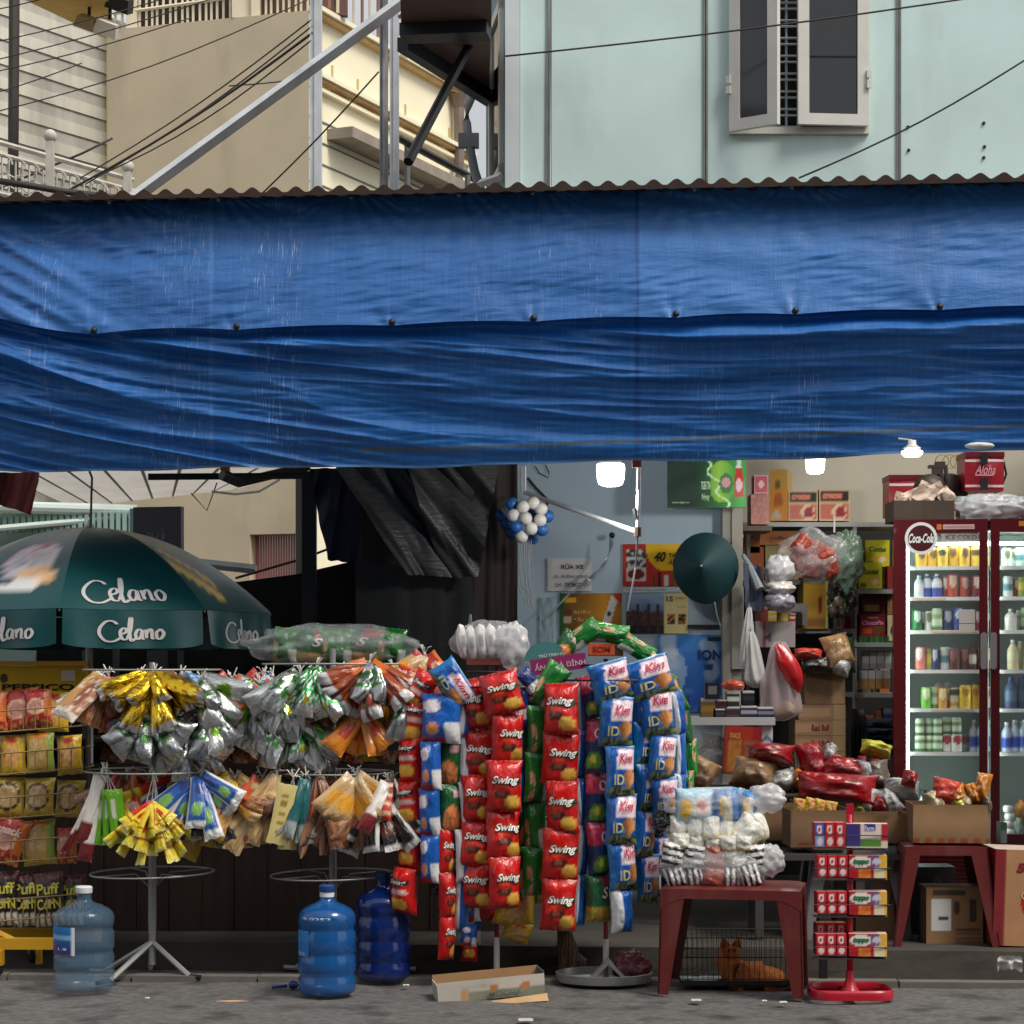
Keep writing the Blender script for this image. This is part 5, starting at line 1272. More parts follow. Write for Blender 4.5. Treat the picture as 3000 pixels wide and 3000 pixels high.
for lb, kd, xa, ya, xb, yb, n_, w_, yw in (('dark strip in the gap left of the green packets on the left stand', ['bluered', 'darkbk'], 1296, 2080, 1286, 2620, 4, 60, .6), ('blue strip behind the thin edge on strip', ['bluered', 'navy'], 1376, 2060, 1366, 2700, 5, 70, .4), ('red strip deep behind the two red ones', 'swing', 1440, 2050, 1430, 2690, 5, 70, .3),
 ('navy and white strip right of the broad red strip', ['navy', 'edge'], 1520, 2040, 1516, 2640, 5, 56, .3), ('red strip end peeping low between the stands', ['swing2', 'yellchip'], 1548, 2400, 1540, 2700, 2, 60, .2), ('dark green strip behind the green ones', ['greens', 'green'], 1594, 2060, 1596, 2640, 4, 70, -.3),
 ('blue strip deep behind the lemon packets', ['kim', 'edge'], 1716, 2040, 1716, 2640, 4, 64, .4), ('blue strip deep behind the nearest blue one', ['kim', 'bluered'], 1776, 2120, 1776, 2660, 4, 66, -.3), ('blue strip deep between the two right blue ones', ['kim', 'darkbk'], 1860, 2080, 1866, 2600, 4, 70, .2), ('dark strip deep under the outer blue strip', ['darkbk', 'kim'], 1938, 2120, 1936, 2560, 4, 66, .3), ('silver backed strip at the far right of the right stand', ['edge', 'greens'], 1972, 2060, 1976, 2420, 3, 50, .4)):
    strip(lb, .30, run(kd, xa, ya, xb, yb, n_, w_, yw))
def stand(label, x, Y, ytop, ybot, group='packet stands'):
    p = P(x, 2880, Y); zt = P(0, ytop, Y).z; t = thing('packet_stand', label, 'stand', (p.x, Y, 0), group)
    g = MB(); g.tube([(p.x, Y, .02), (p.x, Y, zt)], .011, 8); g.build('pole', RED, t)
    g = MB(); g.tube([(p.x, Y, .02), (p.x, Y, .2)], .014, 8); g.build('sleeve', WHITEP, t)
    g = MB(); r_ = .20
    for z_, rr_ in ((zt - .03, .14), (zt - .10, .24)):
        g.tube([(p.x + rr_ * math.cos(a), Y + rr_ * math.sin(a), z_) for a in [i * 2 * PI / 32 for i in range(33)]], .005, 5, caps=False)
        for a in (0.4, 1.97, 3.54, 5.1): g.tube([(p.x, Y, z_), (p.x + rr_ * math.cos(a), Y + rr_ * math.sin(a), z_)], .004, 4)
    g.build('hook_ring', BLACKM, t)
    return t
s1 = stand('red pole stand hung with red crisp strips under the tissue pack', 1455, .16, 1950, 2840)
g = MB(); a, b = P(1368, 1948, .16), P(1474, 1930, .12); g.box((a.x, .08, a.z - .004), (b.x, .22, a.z)); g.box((a.x, .075, a.z), (b.x, .08, a.z + .03), c=(120, 40, 36)); g.build('top_tray', mat('dull_red_tray', (110, 50, 44), rough=.6), s1)
s2 = stand('red pole stand hung with blue snack strips by the red stool', 1775, .10, 1930, 2860)
g = MB(); p = P(1775, 2870, .3); g.prism([(-.09, 0), (-.07, 0), (0, .07), (.07, 0), (.09, 0), (0, .095)], -.03, .03, M=Matrix.Translation((p.x, .05, .02))); g.build('foot_bracket', mat('light_grey_plastic', (190, 190, 188), rough=.5), s2)
tr = MB(); p = P(1768, 2900, .12)
tr.lathe([(.0, .004), (.205, .004), (.222, .012), (.228, .05), (.221, .052), (.214, .016), (.2, .010), (0, .010)], 40, M=Matrix.Translation((p.x, .06, 0)) @ Matrix.Diagonal((1, .82, 1, 1)))
tag(tr.build('metal_tray', mat('dull_steel_tray', (176, 178, 176), rough=.35, metal=.8, var=.2), smooth=True, sharp=40), 'round dull steel tray on the road under the right packet stand', 'tray')
g = MB(); blob(g, P(1850, 2836, .08), .078, .06, .075, .35, 2.2, 24, 16, flat=.7); tag(g.build('plastic_bag', mat('dark_red_bag_film', (112, 40, 52), rough=.3, bump=.9, bscale=30, spec=.8), smooth=True), 'crumpled dark red plastic bag in the steel tray', 'plastic bag')
# things on top of the stands
t = thing('tissue_pack', 'clear pack of white wrapped tissue rolls on top of the left stand', 'tissue pack', P(1430, 1945, .14))
for i in range(6):
    x = 1354 + i * 29; g = MB(); c = P(x, 1880 + 4 * math.sin(i * 2), .12)
    M = Matrix.Translation(c) @ Matrix.Rotation(-.12, 4, 'Y') @ Matrix.Rotation(R.uniform(-.2, .2), 4, 'Z')
    blob(g, (0, 0, 0), 17 * K(.3), .05, 50 * K(.3), .10, i * 2.1, 14, 10, cf=lambda u, v, i=i: (150, 150, 156) if abs(v - .5) < .1 and abs(u - .78) < .05 else (226, 224, 222)); 
    me = g; 
    for q in range(len(me.v)): me.v[q] = M @ me.v[q]
    me.build('tissue_roll', PAPER, t, smooth=True)
g = MB(); blob(g, P(1500, 1892, .10), 48 * K(.3), .06, 66 * K(.3), .22, 6.1, 26, 18); g.build('plastic_wrap', MILKY, t, smooth=True)
g = MB(); blob(g, P(1430, 1880, .12), 105 * K(.3), .075, 62 * K(.3), .12, 4.4, 30, 16); g.build('plastic_wrap', CLEAR, t, smooth=True)
o = MB(); M = Matrix.Translation(P(1378, 1835, .6)); o.lathe([(.012, -.04), (.014, .0), (.008, .03), (.005, .06)], 10, M=M); tag(o.build('hook_end', mat('grey_plastic_hook', (150, 148, 146), rough=.6), smooth=True), 'small grey plastic hook end above the tissue pack', 'hook')
carton('snack_box', 'small orange card box on top of the right stand', 'box', 1724, 1886, 1800, 1922, .06, .05, lambda u, v: (206, 84, 44) if v > .12 else (120, 50, 34), (140, 70, 30), (150, 80, 40), [('SOM', .5, .55, .7, .5, (150, 40, 24), 0, .03)])
carton('snack_box', 'small brown card box end beside the orange box', 'box', 1802, 1890, 1826, 1922, .07, .05, lambda u, v: (96, 74, 34), (90, 70, 40))
g = MB(); M = Matrix.Translation(P(1640, 1942, .02)) @ Matrix.Rotation(rad(-8), 4, 'Y'); kk = K(.02)
g.add([M @ Vector((x * kk, y, z * kk)) for y in (0, .004) for x, z in ((-86, -26), (78, -26), (78, 20), (-86, 20))], [(0, 1, 2, 3), (7, 6, 5, 4), (0, 4, 5, 1), (1, 5, 6, 2), (2, 6, 7, 3), (3, 7, 4, 0)], 0, (140, 36, 96))
g.text('ẤN QUÀ ĐỈNH', lambda a, b: M @ Vector((a, -.003, b)), 150 * kk, 26 * kk, 0, -4 * kk, 0, (214, 190, 206), 0, .01)
g.add([M @ Vector((x * kk, .002, z * kk)) for x, z in [(-20 + 62 * math.cos(t) - 20, 18 + 50 * math.sin(t)) for t in [i * PI / 12 for i in range(13)]]], [tuple(range(13))], 0, (70, 120, 124))
g.text('TRỮ TÌNH HÈ', lambda a, b: M @ Vector((a, .0005, b)), 78 * kk, 11 * kk, -20 * kk, 28 * kk, 0, (214, 226, 226), 0, .01)
tag(g.build('promo_sign', PRINT), 'purple promotional strip with white lettering under a teal half disc', 'sign')

# ---------------------------------------------------------------- water bottles
def bottle_mat(name, c, a):
    return mat(name, c, rough=.12, alpha=a, spec=.8, bump=.04, bscale=8)
def jug(label, x, yb, Y, w, h, m, capm, lbl=None, neck=None, group='large water bottles'):
    k = K(Y); r_ = w * k / 2; H = h * k; p = P(x, yb, Y); t = thing('water_bottle', label, 'water bottle', (p.x, Y, 0), group)
    pr = [(0, .012), (.80, .0), (.93, .012), (1, .05), (1, .14), (.955, .165), (.955, .19), (1, .215), (1, .335), (.955, .36), (.955, .385), (1, .41), (1, .56), (.95, .585), (.95, .61), (1, .64), (1, .70), (.97, .735), (.86, .775), (.6, .815), (.36, .84), (.26, .86), (.245, .88), (.245, .945)]
    n = 36; vs_o = [(q[0] * r_, q[1] * H) for q in pr]
    g = MB(); g.lathe(vs_o, n, M=Matrix.Translation((p.x, Y, 0))); g.f.pop(); g.m.pop(); g.build('shell', m, t, smooth=True)
    g = MB(); g.lathe([(.275 * r_, .935 * H), (.28 * r_, .94 * H), (.28 * r_, .99 * H), (.24 * r_, H), (0, H)], 20, M=Matrix.Translation((p.x, Y, 0))); g.build('cap', capm, t, smooth=True, sharp=40)
    if neck:
        g = MB(); g.lathe([(.255 * r_, .89 * H), (.26 * r_, .945 * H)], 20, M=Matrix.Translation((p.x, Y, 0))); g.build('seal', neck, t)
    if lbl:
        z0, z1, a0, a1, fn, txt = lbl; g = MB()
        sf = lambda u, v: Vector((p.x + (r_ * 1.006) * math.sin(a0 + (a1 - a0) * u), Y - (r_ * 1.006) * math.cos(a0 + (a1 - a0) * u), H * (z0 + (z1 - z0) * v)))
        g.grid(sf, 14, 12, 0, fn)
        for q in txt: g.text(q[0], lambda a, b: sf(a, b) + Vector((0, -.002, 0)), q[3], q[4], q[1], q[2], 0, q[5], 0, .02)
        g.build('label', PRINT, t, smooth=True)
    return t
BL1 = bottle_mat('clear_bottle_plastic', (96, 128, 156), .34); BL2 = bottle_mat('blue_bottle_plastic', (16, 88, 156), .72); BL3 = bottle_mat('deep_blue_bottle_plastic', (10, 40, 110), .74)
def lab1(u, v):
    c = mixc((20, 44, 120), (30, 130, 200), v)
    if .55 < v < .72: c = mixc(c, (150, 206, 236), .8)
    if v < .08: c = (150, 30, 50)
    if u > .90: c = (214, 220, 230)
    return c
jug('clear water bottle with a blue paper label on the road', 246, 2897, -.14, 176, 302, BL1, mat('white_cap', (214, 218, 222), rough=.5), (.36, .63, rad(-72), rad(-6), lab1, [('ng', .14, .3, .26, .16, (206, 60, 90)), ('1.9', .58, .22, .34, .1, (226, 226, 236))]))
jug('blue water bottle with faded white print and a white seal', 958, 2921, -.26, 168, 318, BL2, mat('blue_cap', (24, 60, 120), rough=.5), (.36, .60, rad(-76), rad(-34), lambda u, v: (34, 130, 206) if v > .5 else (40, 110, 190), [('IX2L', .5, .12, .6, .12, (190, 214, 232))]), mat('white_seal', (220, 224, 228), rough=.6))
jug('deep blue water bottle behind the right ring rack foot', 1122, 2868, .16, 160, 318, BL3, mat('navy_cap', (18, 40, 90), rough=.5))
bt = [o for o in bpy.data.objects if o.get('label', '').startswith('blue water bottle')][0]
g = MB(); r_ = 84 * K(-.26); p = P(958, 2921, -.26)
sf = lambda a, b: Vector((p.x + r_ * .995 * math.sin(a * 1.1), -.26 - r_ * .995 * math.cos(a * 1.1), 318 * K(-.26) * (.70 + .02 * b)))
g.text('9 0252', sf, 1.0, 1.6, -.3, .3, 0, (214, 226, 240), 0, .03); g.build('print', PRINT, bt)
g = MB(); p = P(860, 2886, -.1); blob(g, p + Z1 * .0, .022, .02, .018, .3, 1.1, 12, 8); g.tube([p + Vector((-.1, 0, -.01)), p + Vector((-.03, .01, -.004))], .008, 5); tag(g.build('bottle_tap', mat('blue_tap_plastic', (30, 50, 130), rough=.4), smooth=True), 'small blue plastic tap lying left of the blue bottle', 'tap')

# ---------------------------------------------------------------- open carton on the road, litter
def tray_part(x0, x1, y0, y1, Y): pass
ct = thing('carton_tray', 'open white printed carton tray lying tilted on the road', 'carton', P(1440, 2940, -.38))
k = K(-.38); M = Matrix.Translation(P(1284, 2942, -.40)) @ Matrix.Rotation(rad(9), 4, 'Z') @ Matrix.Rotation(rad(-4.2), 4, 'Y')
W_3, H_3, D_3 = 318 * k, 62 * k, .17
def frontp(u, v):
    c = (206, 200, 190)
    if v < .45 and u > .28: c = mixc((150, 150, 132), (120, 124, 110), abs(ns(u * 9, v * 4)) * 1.4)
    if inell(u, v, .52, .52, .045, .17) or inell(u, v, .82, .52, .05, .18): c = (190, 130, 80)
    if .2 < u < .28 and v < .6: c = (200, 160, 110)
    return c
g = MB(); g.grid(lambda u, v: M @ Vector((u * W_3, -.012 * v, v * H_3)), 40, 8, 0, frontp)
g.text('MOCHA', lambda a, b: M @ Vector((a, -.012, b)), .3 * W_3, .2 * H_3, .62 * W_3, .24 * H_3, 0, (90, 100, 90), .2, .01); g.text('crispy wafer', lambda a, b: M @ Vector((a, -.014, b)), .26 * W_3, .1 * H_3, .36 * W_3, .74 * H_3, 0, (170, 150, 130)); 
pts = [(.09 * W_3 + .05 * H_3 * 6 * math.cos(t), .30 * H_3 + .26 * H_3 * math.sin(t)) for t in [i * PI / 8 for i in range(17)]]
g.build('front_panel', CARD, ct)
g = MB(); g.box((-.002, .0, 0), (.002, D_3, H_3 * .9), c=(200, 190, 176), M=M); g.build('end_panel', CARD, ct)
g = MB(); g.box((W_3 - .002, .0, 0), (W_3 + .002, D_3, H_3 * 1.08), c=(70, 96, 84), M=M); g.build('end_panel', CARD, ct)
g = MB(); g.box((0, D_3, 0), (W_3, D_3 + .003, H_3 * 1.12), c=(160, 126, 88), M=M); g.build('back_panel', CARD, ct)
g = MB(); g.box((0.003, .001, 0), (W_3 - .003, D_3 - .001, .003), c=(150, 118, 84), M=M); g.build('base_panel', CARD, ct)
o = MB(); M2 = Matrix.Translation(P(1444, 2948, -.46)) @ Matrix.Rotation(rad(5), 4, 'Z') @ Matrix.Rotation(rad(-3), 4, 'Y'); o.grid(lambda u, v: M2 @ Vector((u * .25, .06 * v, .008 + .018 * v * (.4 + u))), 10, 3, 0, None, (190, 156, 112)); tag(o.build('card_flap', CARD), 'loose strip of brown card beside the open carton', 'card')
o = MB(); o.grid(lambda u, v: P(630 + 160 * u, 2937 - 3 * math.sin(u * 5) + v * 7, -.42 - .02 * v) + Z1 * .006, 14, 1, 0, None, (196, 150, 110)); tag(o.build('paper_scrap', PAPER), 'long torn scrap of brown paper on the asphalt', 'litter')
for i, (x, y, s_, c) in enumerate(((1190, 2890, 10, (206, 206, 200)), (2040, 2934, 16, (200, 196, 188)), (2240, 2936, 8, (210, 206, 196)), (432, 2928, 7, (214, 214, 210)), (1540, 2992, 22, (190, 188, 182)), (2295, 2940, 12, (214, 210, 200)))):
    Yp = (1.5 * F / (y - HZ) - 1) * 10; q = Vector(((x - CX) * K(Yp), Yp, .004)); g = MB()
    g.add([q + Vector((s_ * k * math.cos(t) * (1 + .4 * ns(t, i)), s_ * k * 1.3 * math.sin(t), .003 + .002 * math.sin(3 * t))) for t in [j * PI / 4 for j in range(8)]], [tuple(range(8))], 0, c); tag(g.build('paper_scrap', PAPER), ['tiny pale scrap near the deep blue bottle', 'pale scrap on the road in front of the cat cage', 'small scrap beside the cage corner', 'tiny white scrap near the ring rack foot', 'pale scrap at the bottom edge of the road', 'pale scrap by the stool leg nearest the red rack'][i], 'litter', 'paper scraps on the road')

# ---------------------------------------------------------------- red plastic stools
STOOL = mat('dark_red_plastic', (98, 34, 33), rough=.4, var=.10, vscale=6, dirt=.2, dirtcol=(150, 110, 100), dscale=8)
def stool(name, label, m, cx, cy, zb0, W, Dp, H, rz, leg=.055, splay=.05, cat='stool', group='plastic stools'):
    t = thing(name, label, cat, (cx, cy, zb0), group); M = Matrix.Translation((cx, cy, zb0)) @ Matrix.Rotation(rz, 4, 'Z')
    g = MB(); nx = 16; 
    def top(u, v):
        a, b = 2 * u - 1, 2 * v - 1; r2 = .96; z = H - .004 - .010 * (abs(a) ** 14 + abs(b) ** 14) + .002
        return M @ Vector((a * W / 2, b * Dp / 2, z))
    g.grid(top, nx, nx)
    g.build('seat', m, t, smooth=True)
    for sx, sy, along in ((0, -1, 'x'), (0, 1, 'x'), (-1, 0, 'y'), (1, 0, 'y')):
        g = MB(); L = W if along == 'x' else Dp; n = 16; vs, fs = [], []
        for i in range(n + 1):
            f = -1 + 2 * i / n; drop = .055 + .05 * max(0, (abs(f) - .62) / .38) ** 2
            for q in (0, 1):
                zz = (H - .012) if q == 0 else H - drop
                off = (Dp / 2 if along == 'x' else W / 2) * (1 + (.012 if q else 0))
                vs.append(M @ (Vector((f * L / 2 * (1 + .012 * q), sy * off, zz)) if along == 'x' else Vector((sx * off, f * L / 2 * (1 + .012 * q), zz))))
        for i in range(n): fs.append((2 * i, 2 * i + 1, 2 * i + 3, 2 * i + 2))
        g.add(vs, fs); g.build('apron', m, t, smooth=True)
    for sx in (-1, 1):
        for sy in (-1, 1):
            g = MB(); x0, y0 = sx * W / 2, sy * Dp / 2; x1, y1 = sx * (W / 2 + splay), sy * (Dp / 2 + splay * .6); w0, w1 = leg * 1.25, leg * .8
            for ax in (0, 1):
                if ax == 0: q = [Vector((x0, y0, H - .02)), Vector((x0 - sx * w0 * 1.5, y0, H - .02)), Vector((x1 - sx * w1, y1, 0)), Vector((x1, y1, 0))]
                else: q = [Vector((x0, y0, H - .02)), Vector((x0, y0 - sy * w0 * 1.5, H - .02)), Vector((x1, y1 - sy * w1, 0)), Vector((x1, y1, 0))]
                inn = Vector((0, -sy * .008, 0)) if ax == 0 else Vector((-sx * .008, 0, 0))
                vs = [M @ a for a in q] + [M @ (a + inn) for a in q]
                g.add(vs, [(0, 1, 2, 3), (7, 6, 5, 4), (1, 5, 6, 2), (3, 2, 6, 7), (0, 3, 7, 4)])
            g.build('leg', m, t)
    return t
a = P(1925, 2600, -.30); H1 = .50
stool('plastic_stool', 'dark red plastic stool carrying bagged packs, at the road edge', STOOL, 1.02, -.15, 0, .63, .42, .49, rad(-11), leg=.06, splay=.012)
stool('plastic_stool', 'dark red plastic stool under the cardboard box of snacks at right', STOOL, P(2770, 0, .45).x, .56, .125, .40, .32, .495, rad(-3), leg=.045, splay=.055)
stool('plastic_stool', 'grey plastic stool half hidden behind the candy rack', mat('grey_plastic', (120, 122, 124), rough=.5), P(2500, 0, .8).x, .85, .125, .44, .34, .47, 0, leg=.05, splay=.05)
# ---------------------------------------------------------------- three bagged bundles on the stool
def bundle(label, x0, x1, y0, y1, Y, rows, wrapamp=.14, tail=None, seed=1.0):
    k = K(Y); t = thing('wrapped_bundle', label, 'bundle', P((x0 + x1) / 2, y1, Y), 'bagged bundles on the stool')
    for (kd, x, y, w, h, yaw, ro, dy) in rows: pack(t, kd, P(x + R.uniform(-4, 4), y + R.uniform(-4, 4), Y + dy + R.uniform(-.02, .02)), w * k * R.uniform(1.06, 1.2), h * k * 1.12, .09, yaw, ro)
    g = MB(); blob(g, P((x0 + x1) / 2, (y0 + y1) / 2, Y), (x1 - x0) / 2 * k, .12, (y1 - y0) / 2 * k, wrapamp, seed, 40, 18, freq=3.2); g.build('plastic_wrap', CLEAR, t, smooth=True)
    if tail: g = MB(); blob(g, P(tail[0], tail[1], Y - .02), tail[2] * k, .05, tail[3] * k, .24, seed + 3, 26, 18, freq=2.4); g.build('knotted_tail', MILKY, t, smooth=True)
    return t
YB = -.20
rows = [('bwstripe', 1975 + i * 60, 2506, 62, 66, .05, R.uniform(-.2, .2), -.03) for i in range(5) if i != 2] + [('redpk', 2092, 2508, 62, 70, 0, 0, -.035)] + [('bwstripe', 1980 + i * 54, 2566, 62, 52, 0, 1.4 + R.uniform(-.4, .4), -.04) for i in range(5) if i != 2] + [('redpk', 2088, 2566, 70, 56, 0, .2, -.04)] + [('bwstripe', 2000 + i * 70, 2545, 70, 70, 0, .4, .06) for i in range(4)]
bundle('bagged bundle of black and white striped packs, lowest on the stool', 1930, 2262, 2476, 2604, YB, rows, .10, (2252, 2520, 44, 44), 2.0)
rows = [('whyel', 1988 + i * 46, 2424, 50, 66, 0, R.uniform(-.12, .12), -.03) for i in range(4)] + [('whyel', 1996 + i * 46, 2468, 48, 44, 0, R.uniform(-.1, .1), -.04) for i in range(5)] + [('whyel', 2190, 2436, 80, 80, .3, .6, -.02), ('whyel', 2222, 2420, 56, 80, .6, -.3, .0)] + [('whyel', 2020 + i * 60, 2440, 60, 80, 0, .3, .06) for i in range(4)]
bundle('bagged bundle of white and yellow packs in the middle of the pile', 1952, 2246, 2392, 2492, YB + .01, rows, .12, None, 5.0)
rows = [('bluetop', 2038, 2362, 118, 92, .0, .03, -.03), ('bluetop2', 2130, 2360, 74, 92, 0, -.06, -.03), ('bluetop2', 2186, 2364, 60, 84, .2, .1, -.02), ('bluetop', 2090, 2350, 150, 80, 0, 0, .07)]
bundle('bagged bundle of pale blue snack packs on top of the pile', 1946, 2240, 2306, 2410, YB + .02, rows, .14, (2244, 2340, 56, 40), 8.0)

# ---------------------------------------------------------------- cat in the wire cage, second cat
FURO = bpy.data.materials.new('ginger_fur'); FURO.use_nodes = True
def fur(m, c1, c2, sc=14):
    nt = m.node_tree; N = nt.nodes.new; LK = nt.links.new; b = nt.nodes['Principled BSDF']; b.inputs['Roughness'].default_value = .9
    tc = N('ShaderNodeTexCoord'); w = N('ShaderNodeTexWave'); w.inputs['Scale'].default_value = sc; w.inputs['Distortion'].default_value = 6; w.inputs['Detail'].default_value = 3
    LK(tc.outputs['Object'], w.inputs['Vector']); mx = N('ShaderNodeMix'); mx.data_type = 'RGBA'; LK(w.outputs['Fac'], mx.inputs[0]); mx.inputs[6].default_value = lin(c1); mx.inputs[7].default_value = lin(c2); LK(mx.outputs[2], b.inputs['Base Color'])
    n_ = N('ShaderNodeTexNoise'); n_.inputs['Scale'].default_value = 160; LK(tc.outputs['Object'], n_.inputs['Vector']); bp = N('ShaderNodeBump'); bp.inputs['Strength'].default_value = .8; bp.inputs['Distance'].default_value = .01; LK(n_.outputs[0], bp.inputs['Height']); LK(bp.outputs[0], b.inputs['Normal'])
fur(FURO, (196, 118, 58), (176, 98, 44), 9); FURB = bpy.data.materials.new('brown_tabby_fur'); FURB.use_nodes = True; fur(FURB, (96, 74, 54), (58, 42, 30), 18)
def skin(name, verts, edges, m, parent=None, root=0, levels=2):
    me = bpy.data.meshes.new(name); me.from_pydata([v[:3] for v in verts], edges, []); me.materials.append(m)
    o = link(name, me, parent); o.modifiers.new('skin', 'SKIN')
    sk = me.skin_vertices[0] if me.skin_vertices else None
    if sk is None: return o
    for i, v in enumerate(verts):
        sk.data[i].radius = (v[3], v[4] if len(v) > 4 else v[3]); sk.data[i].use_root = (i == root)
    o.modifiers['skin'].use_smooth_shade = True
    s_ = o.modifiers.new('sub', 'SUBSURF'); s_.levels = levels; s_.render_levels = levels
    return o
def ellip(mb, c, r_, M=None, col=(200, 200, 200)): return blob(mb, c, r_[0], r_[1], r_[2], 0.0, 0, 14, 10, col)
YC = .02; k = K(YC)
def cp(x, y, dy=0.0): return P(x, y, YC + dy)
cat = thing('cat', 'ginger cat lying in the wire cage with its head raised', 'cat', cp(2200, 2892))
V = lambda p, r_, r2=None: (p.x, p.y, p.z, r_, r2 or r_)
vs = [V(cp(2190, 2858), .066, .074), V(cp(2138, 2852), .068, .076), V(cp(2128, 2826), .068, .070), V(cp(2134, 2802), .058), V(cp(2142, 2788), .055), V(cp(2240, 2858), .066, .072), V(cp(2284, 2864), .056, .062), V(cp(2300, 2884), .028), V(cp(2312, 2890, -.03), .018), V(cp(2290, 2898, -.07), .014), V(cp(2250, 2900, -.09), .012),
      V(cp(2150, 2892, -.05), .022), V(cp(2180, 2898, -.10), .018), V(cp(2262, 2892, -.06), .022), V(cp(2240, 2899, -.10), .017), V(cp(2146, 2794, -.045), .028)]
es = [(0, 1), (1, 2), (2, 3), (3, 4), (0, 5), (5, 6), (6, 7), (7, 8), (8, 9), (9, 10), (1, 11), (11, 12), (5, 13), (13, 14), (4, 15)]
body = skin('body', vs, es, FURO, cat)
for x, y, ro in ((2122, 2762, -.25), (2160, 2764, .25)):
    g = MB(); p = cp(x, y); M = Matrix.Translation(p) @ Matrix.Rotation(ro, 4, 'Y'); g.lathe([(.026, -.016), (.018, .006), (.008, .02), (0, .026)], 8, M=M @ Matrix.Diagonal((1, .5, 1, 1))); g.build('ear', FURO, cat, smooth=True)
for x in (2135, 2153):
    g = MB(); ellip(g, cp(x, 2784, -.052), (.006, .004, .006)); g.build('eye', RUBBER, cat, smooth=True)
g = MB(); ellip(g, cp(2146, 2794, -.072), (.006, .005, .004)); g.build('nose', mat('pink_nose', (190, 120, 110), rough=.5), cat, smooth=True)
cg = thing('wire_cage', 'low black wire cage under the red stool', 'cage', P(2160, 2905, .02))
xa, xb, zt = P(1992, 0, .05).x, P(2348, 0, .05).x, P(0, 2732, .1).z
g = MB(); g.box((xa, -.10, .012), (xb, .24, .02)); g.box((xa, -.105, .012), (xb, -.10, .034)); g.build('base_tray', BLACKM, cg)
CW = mat('black_cage_wire', (34, 36, 38), rough=.4, metal=.5)
for y in (-.10, .24):
    for z in (.04, .14, zt): g = MB(); g.tube([(xa, y, z), (xb, y, z)], .0022, 4); g.build('cage_wire', CW, cg)
for i in range(25):
    x = xa + (xb - xa) * i / 24
    for y in (-.10, .24): g = MB(); g.tube([(x, y, .02), (x, y, zt)], .0013, 4); g.build('cage_wire', CW, cg)
o = MB(); q = P(2085, 2896, -.02); o.grid(lambda u, v: Vector((q.x - .14 + .26 * u, -.03 + .14 * v, .024 + .006 * ns(u * 5, v * 4))), 10, 6, 0, lambda u, v: (206, 214, 208) if ns(u * 4, v * 4, 2) > -.1 else (120, 170, 160)); tag(o.build('newspaper', PAPER), 'crumpled pale paper on the cage floor beside the cat', 'paper')
YT = .30; t = thing('cat', 'dim brown tabby cat sitting in the dark between the packet stands', 'cat', P(1675, 2870, YT))
def c2(x, y, dy=0.0): return P(x, y, YT + dy)
vs = [V(c2(1668, 2826), .060, .062), V(c2(1664, 2780), .052), V(c2(1656, 2742), .040), V(c2(1650, 2716), .036), V(c2(1652, 2722, -.04), .02), V(c2(1690, 2838), .052), V(c2(1706, 2852, -.03), .02), V(c2(1650, 2830, -.05), .022), V(c2(1648, 2862, -.07), .017), V(c2(1674, 2830, -.05), .022), V(c2(1674, 2862, -.07), .017)]
skin('body', vs, [(0, 1), (1, 2), (2, 3), (3, 4), (0, 5), (5, 6), (1, 7), (7, 8), (1, 9), (9, 10)], FURB, t)
for x in (1634, 1664):
    g = MB(); g.lathe([(.018, -.01), (.012, .014), (0, .034)], 8, M=Matrix.Translation(c2(x, 2694)) @ Matrix.Diagonal((1, .5, 1, 1))); g.build('ear', FURB, t, smooth=True)

# ---------------------------------------------------------------- red candy rack
cr = thing('candy_rack', 'small red pole rack with rows of boxed sweets on a red base', 'rack', P(2490, 2938, -.36))
YC2 = -.36; k = K(YC2); RP = mat('glossy_red_plastic', (170, 24, 44), rough=.3, var=.06)
p = P(2490, 2920, YC2); M = Matrix.Translation((p.x, YC2, 0))
def rr_ring(w, d, n=32, pw=4): return [(w * math.copysign(abs(math.cos(t)) ** (2 / pw), math.cos(t)), d * math.copysign(abs(math.sin(t)) ** (2 / pw), math.sin(t))) for t in [i * 2 * PI / n for i in range(n)]]
g = MB(); prof = [(1.0, .004), (1.0, .026), (.985, .040), (.95, .046), (.92, .040), (.90, .022), (.9, .012)]
ring = rr_ring(.186, .155); vs = []; fs = []
for s_, z in prof:
    for x, y in ring: vs.append(M @ Vector((x * s_, y * s_, z)))
n = len(ring)
for j in range(len(prof) - 1):
    for i in range(n): fs.append((j * n + i, j * n + (i + 1) % n, (j + 1) * n + (i + 1) % n, (j + 1) * n + i))
g.add(vs, fs); g.box((-.02, -.14, .006), (.02, .14, .032), M=M); g.box((-.168, -.014, .006), (.168, .014, .026), M=M); g.lathe([(.05, .02), (.03, .05), (.019, .08), (.017, .12)], 12, M=M); g.build('base', RP, cr, smooth=True, sharp=35)
g = MB(); g.tube([(p.x, YC2, .05), (p.x, YC2, P(0, 2386, YC2).z)], .0145, 10); g.build('pole', RP, cr, smooth=True)
g = MB(); q = P(2490, 2385, YC2); g.box((q.x - .016, YC2 - .012, q.z - .03), (q.x + .016, YC2 + .012, q.z + .045)); g.build('pole_cap', RP, cr)
def smallbox(u, v):
    c = (196, 30, 44)
    if inell(u, v, .45, .72, .26, .2): c = (232, 222, 224)
    if inell(u, v, .45, .70, .10, .1): c = (150, 40, 50)
    if abs(v - .48) < .04: c = (120, 16, 26)
    if inell(u, v, .5, .22, .28, .16): c = (228, 206, 210)
    return c
def smallblue(u, v):
    c = smallbox(u, v); return (70, 80, 170) if c == (196, 30, 44) and v > .48 else ((110, 150, 206) if c == (196, 30, 44) else c)
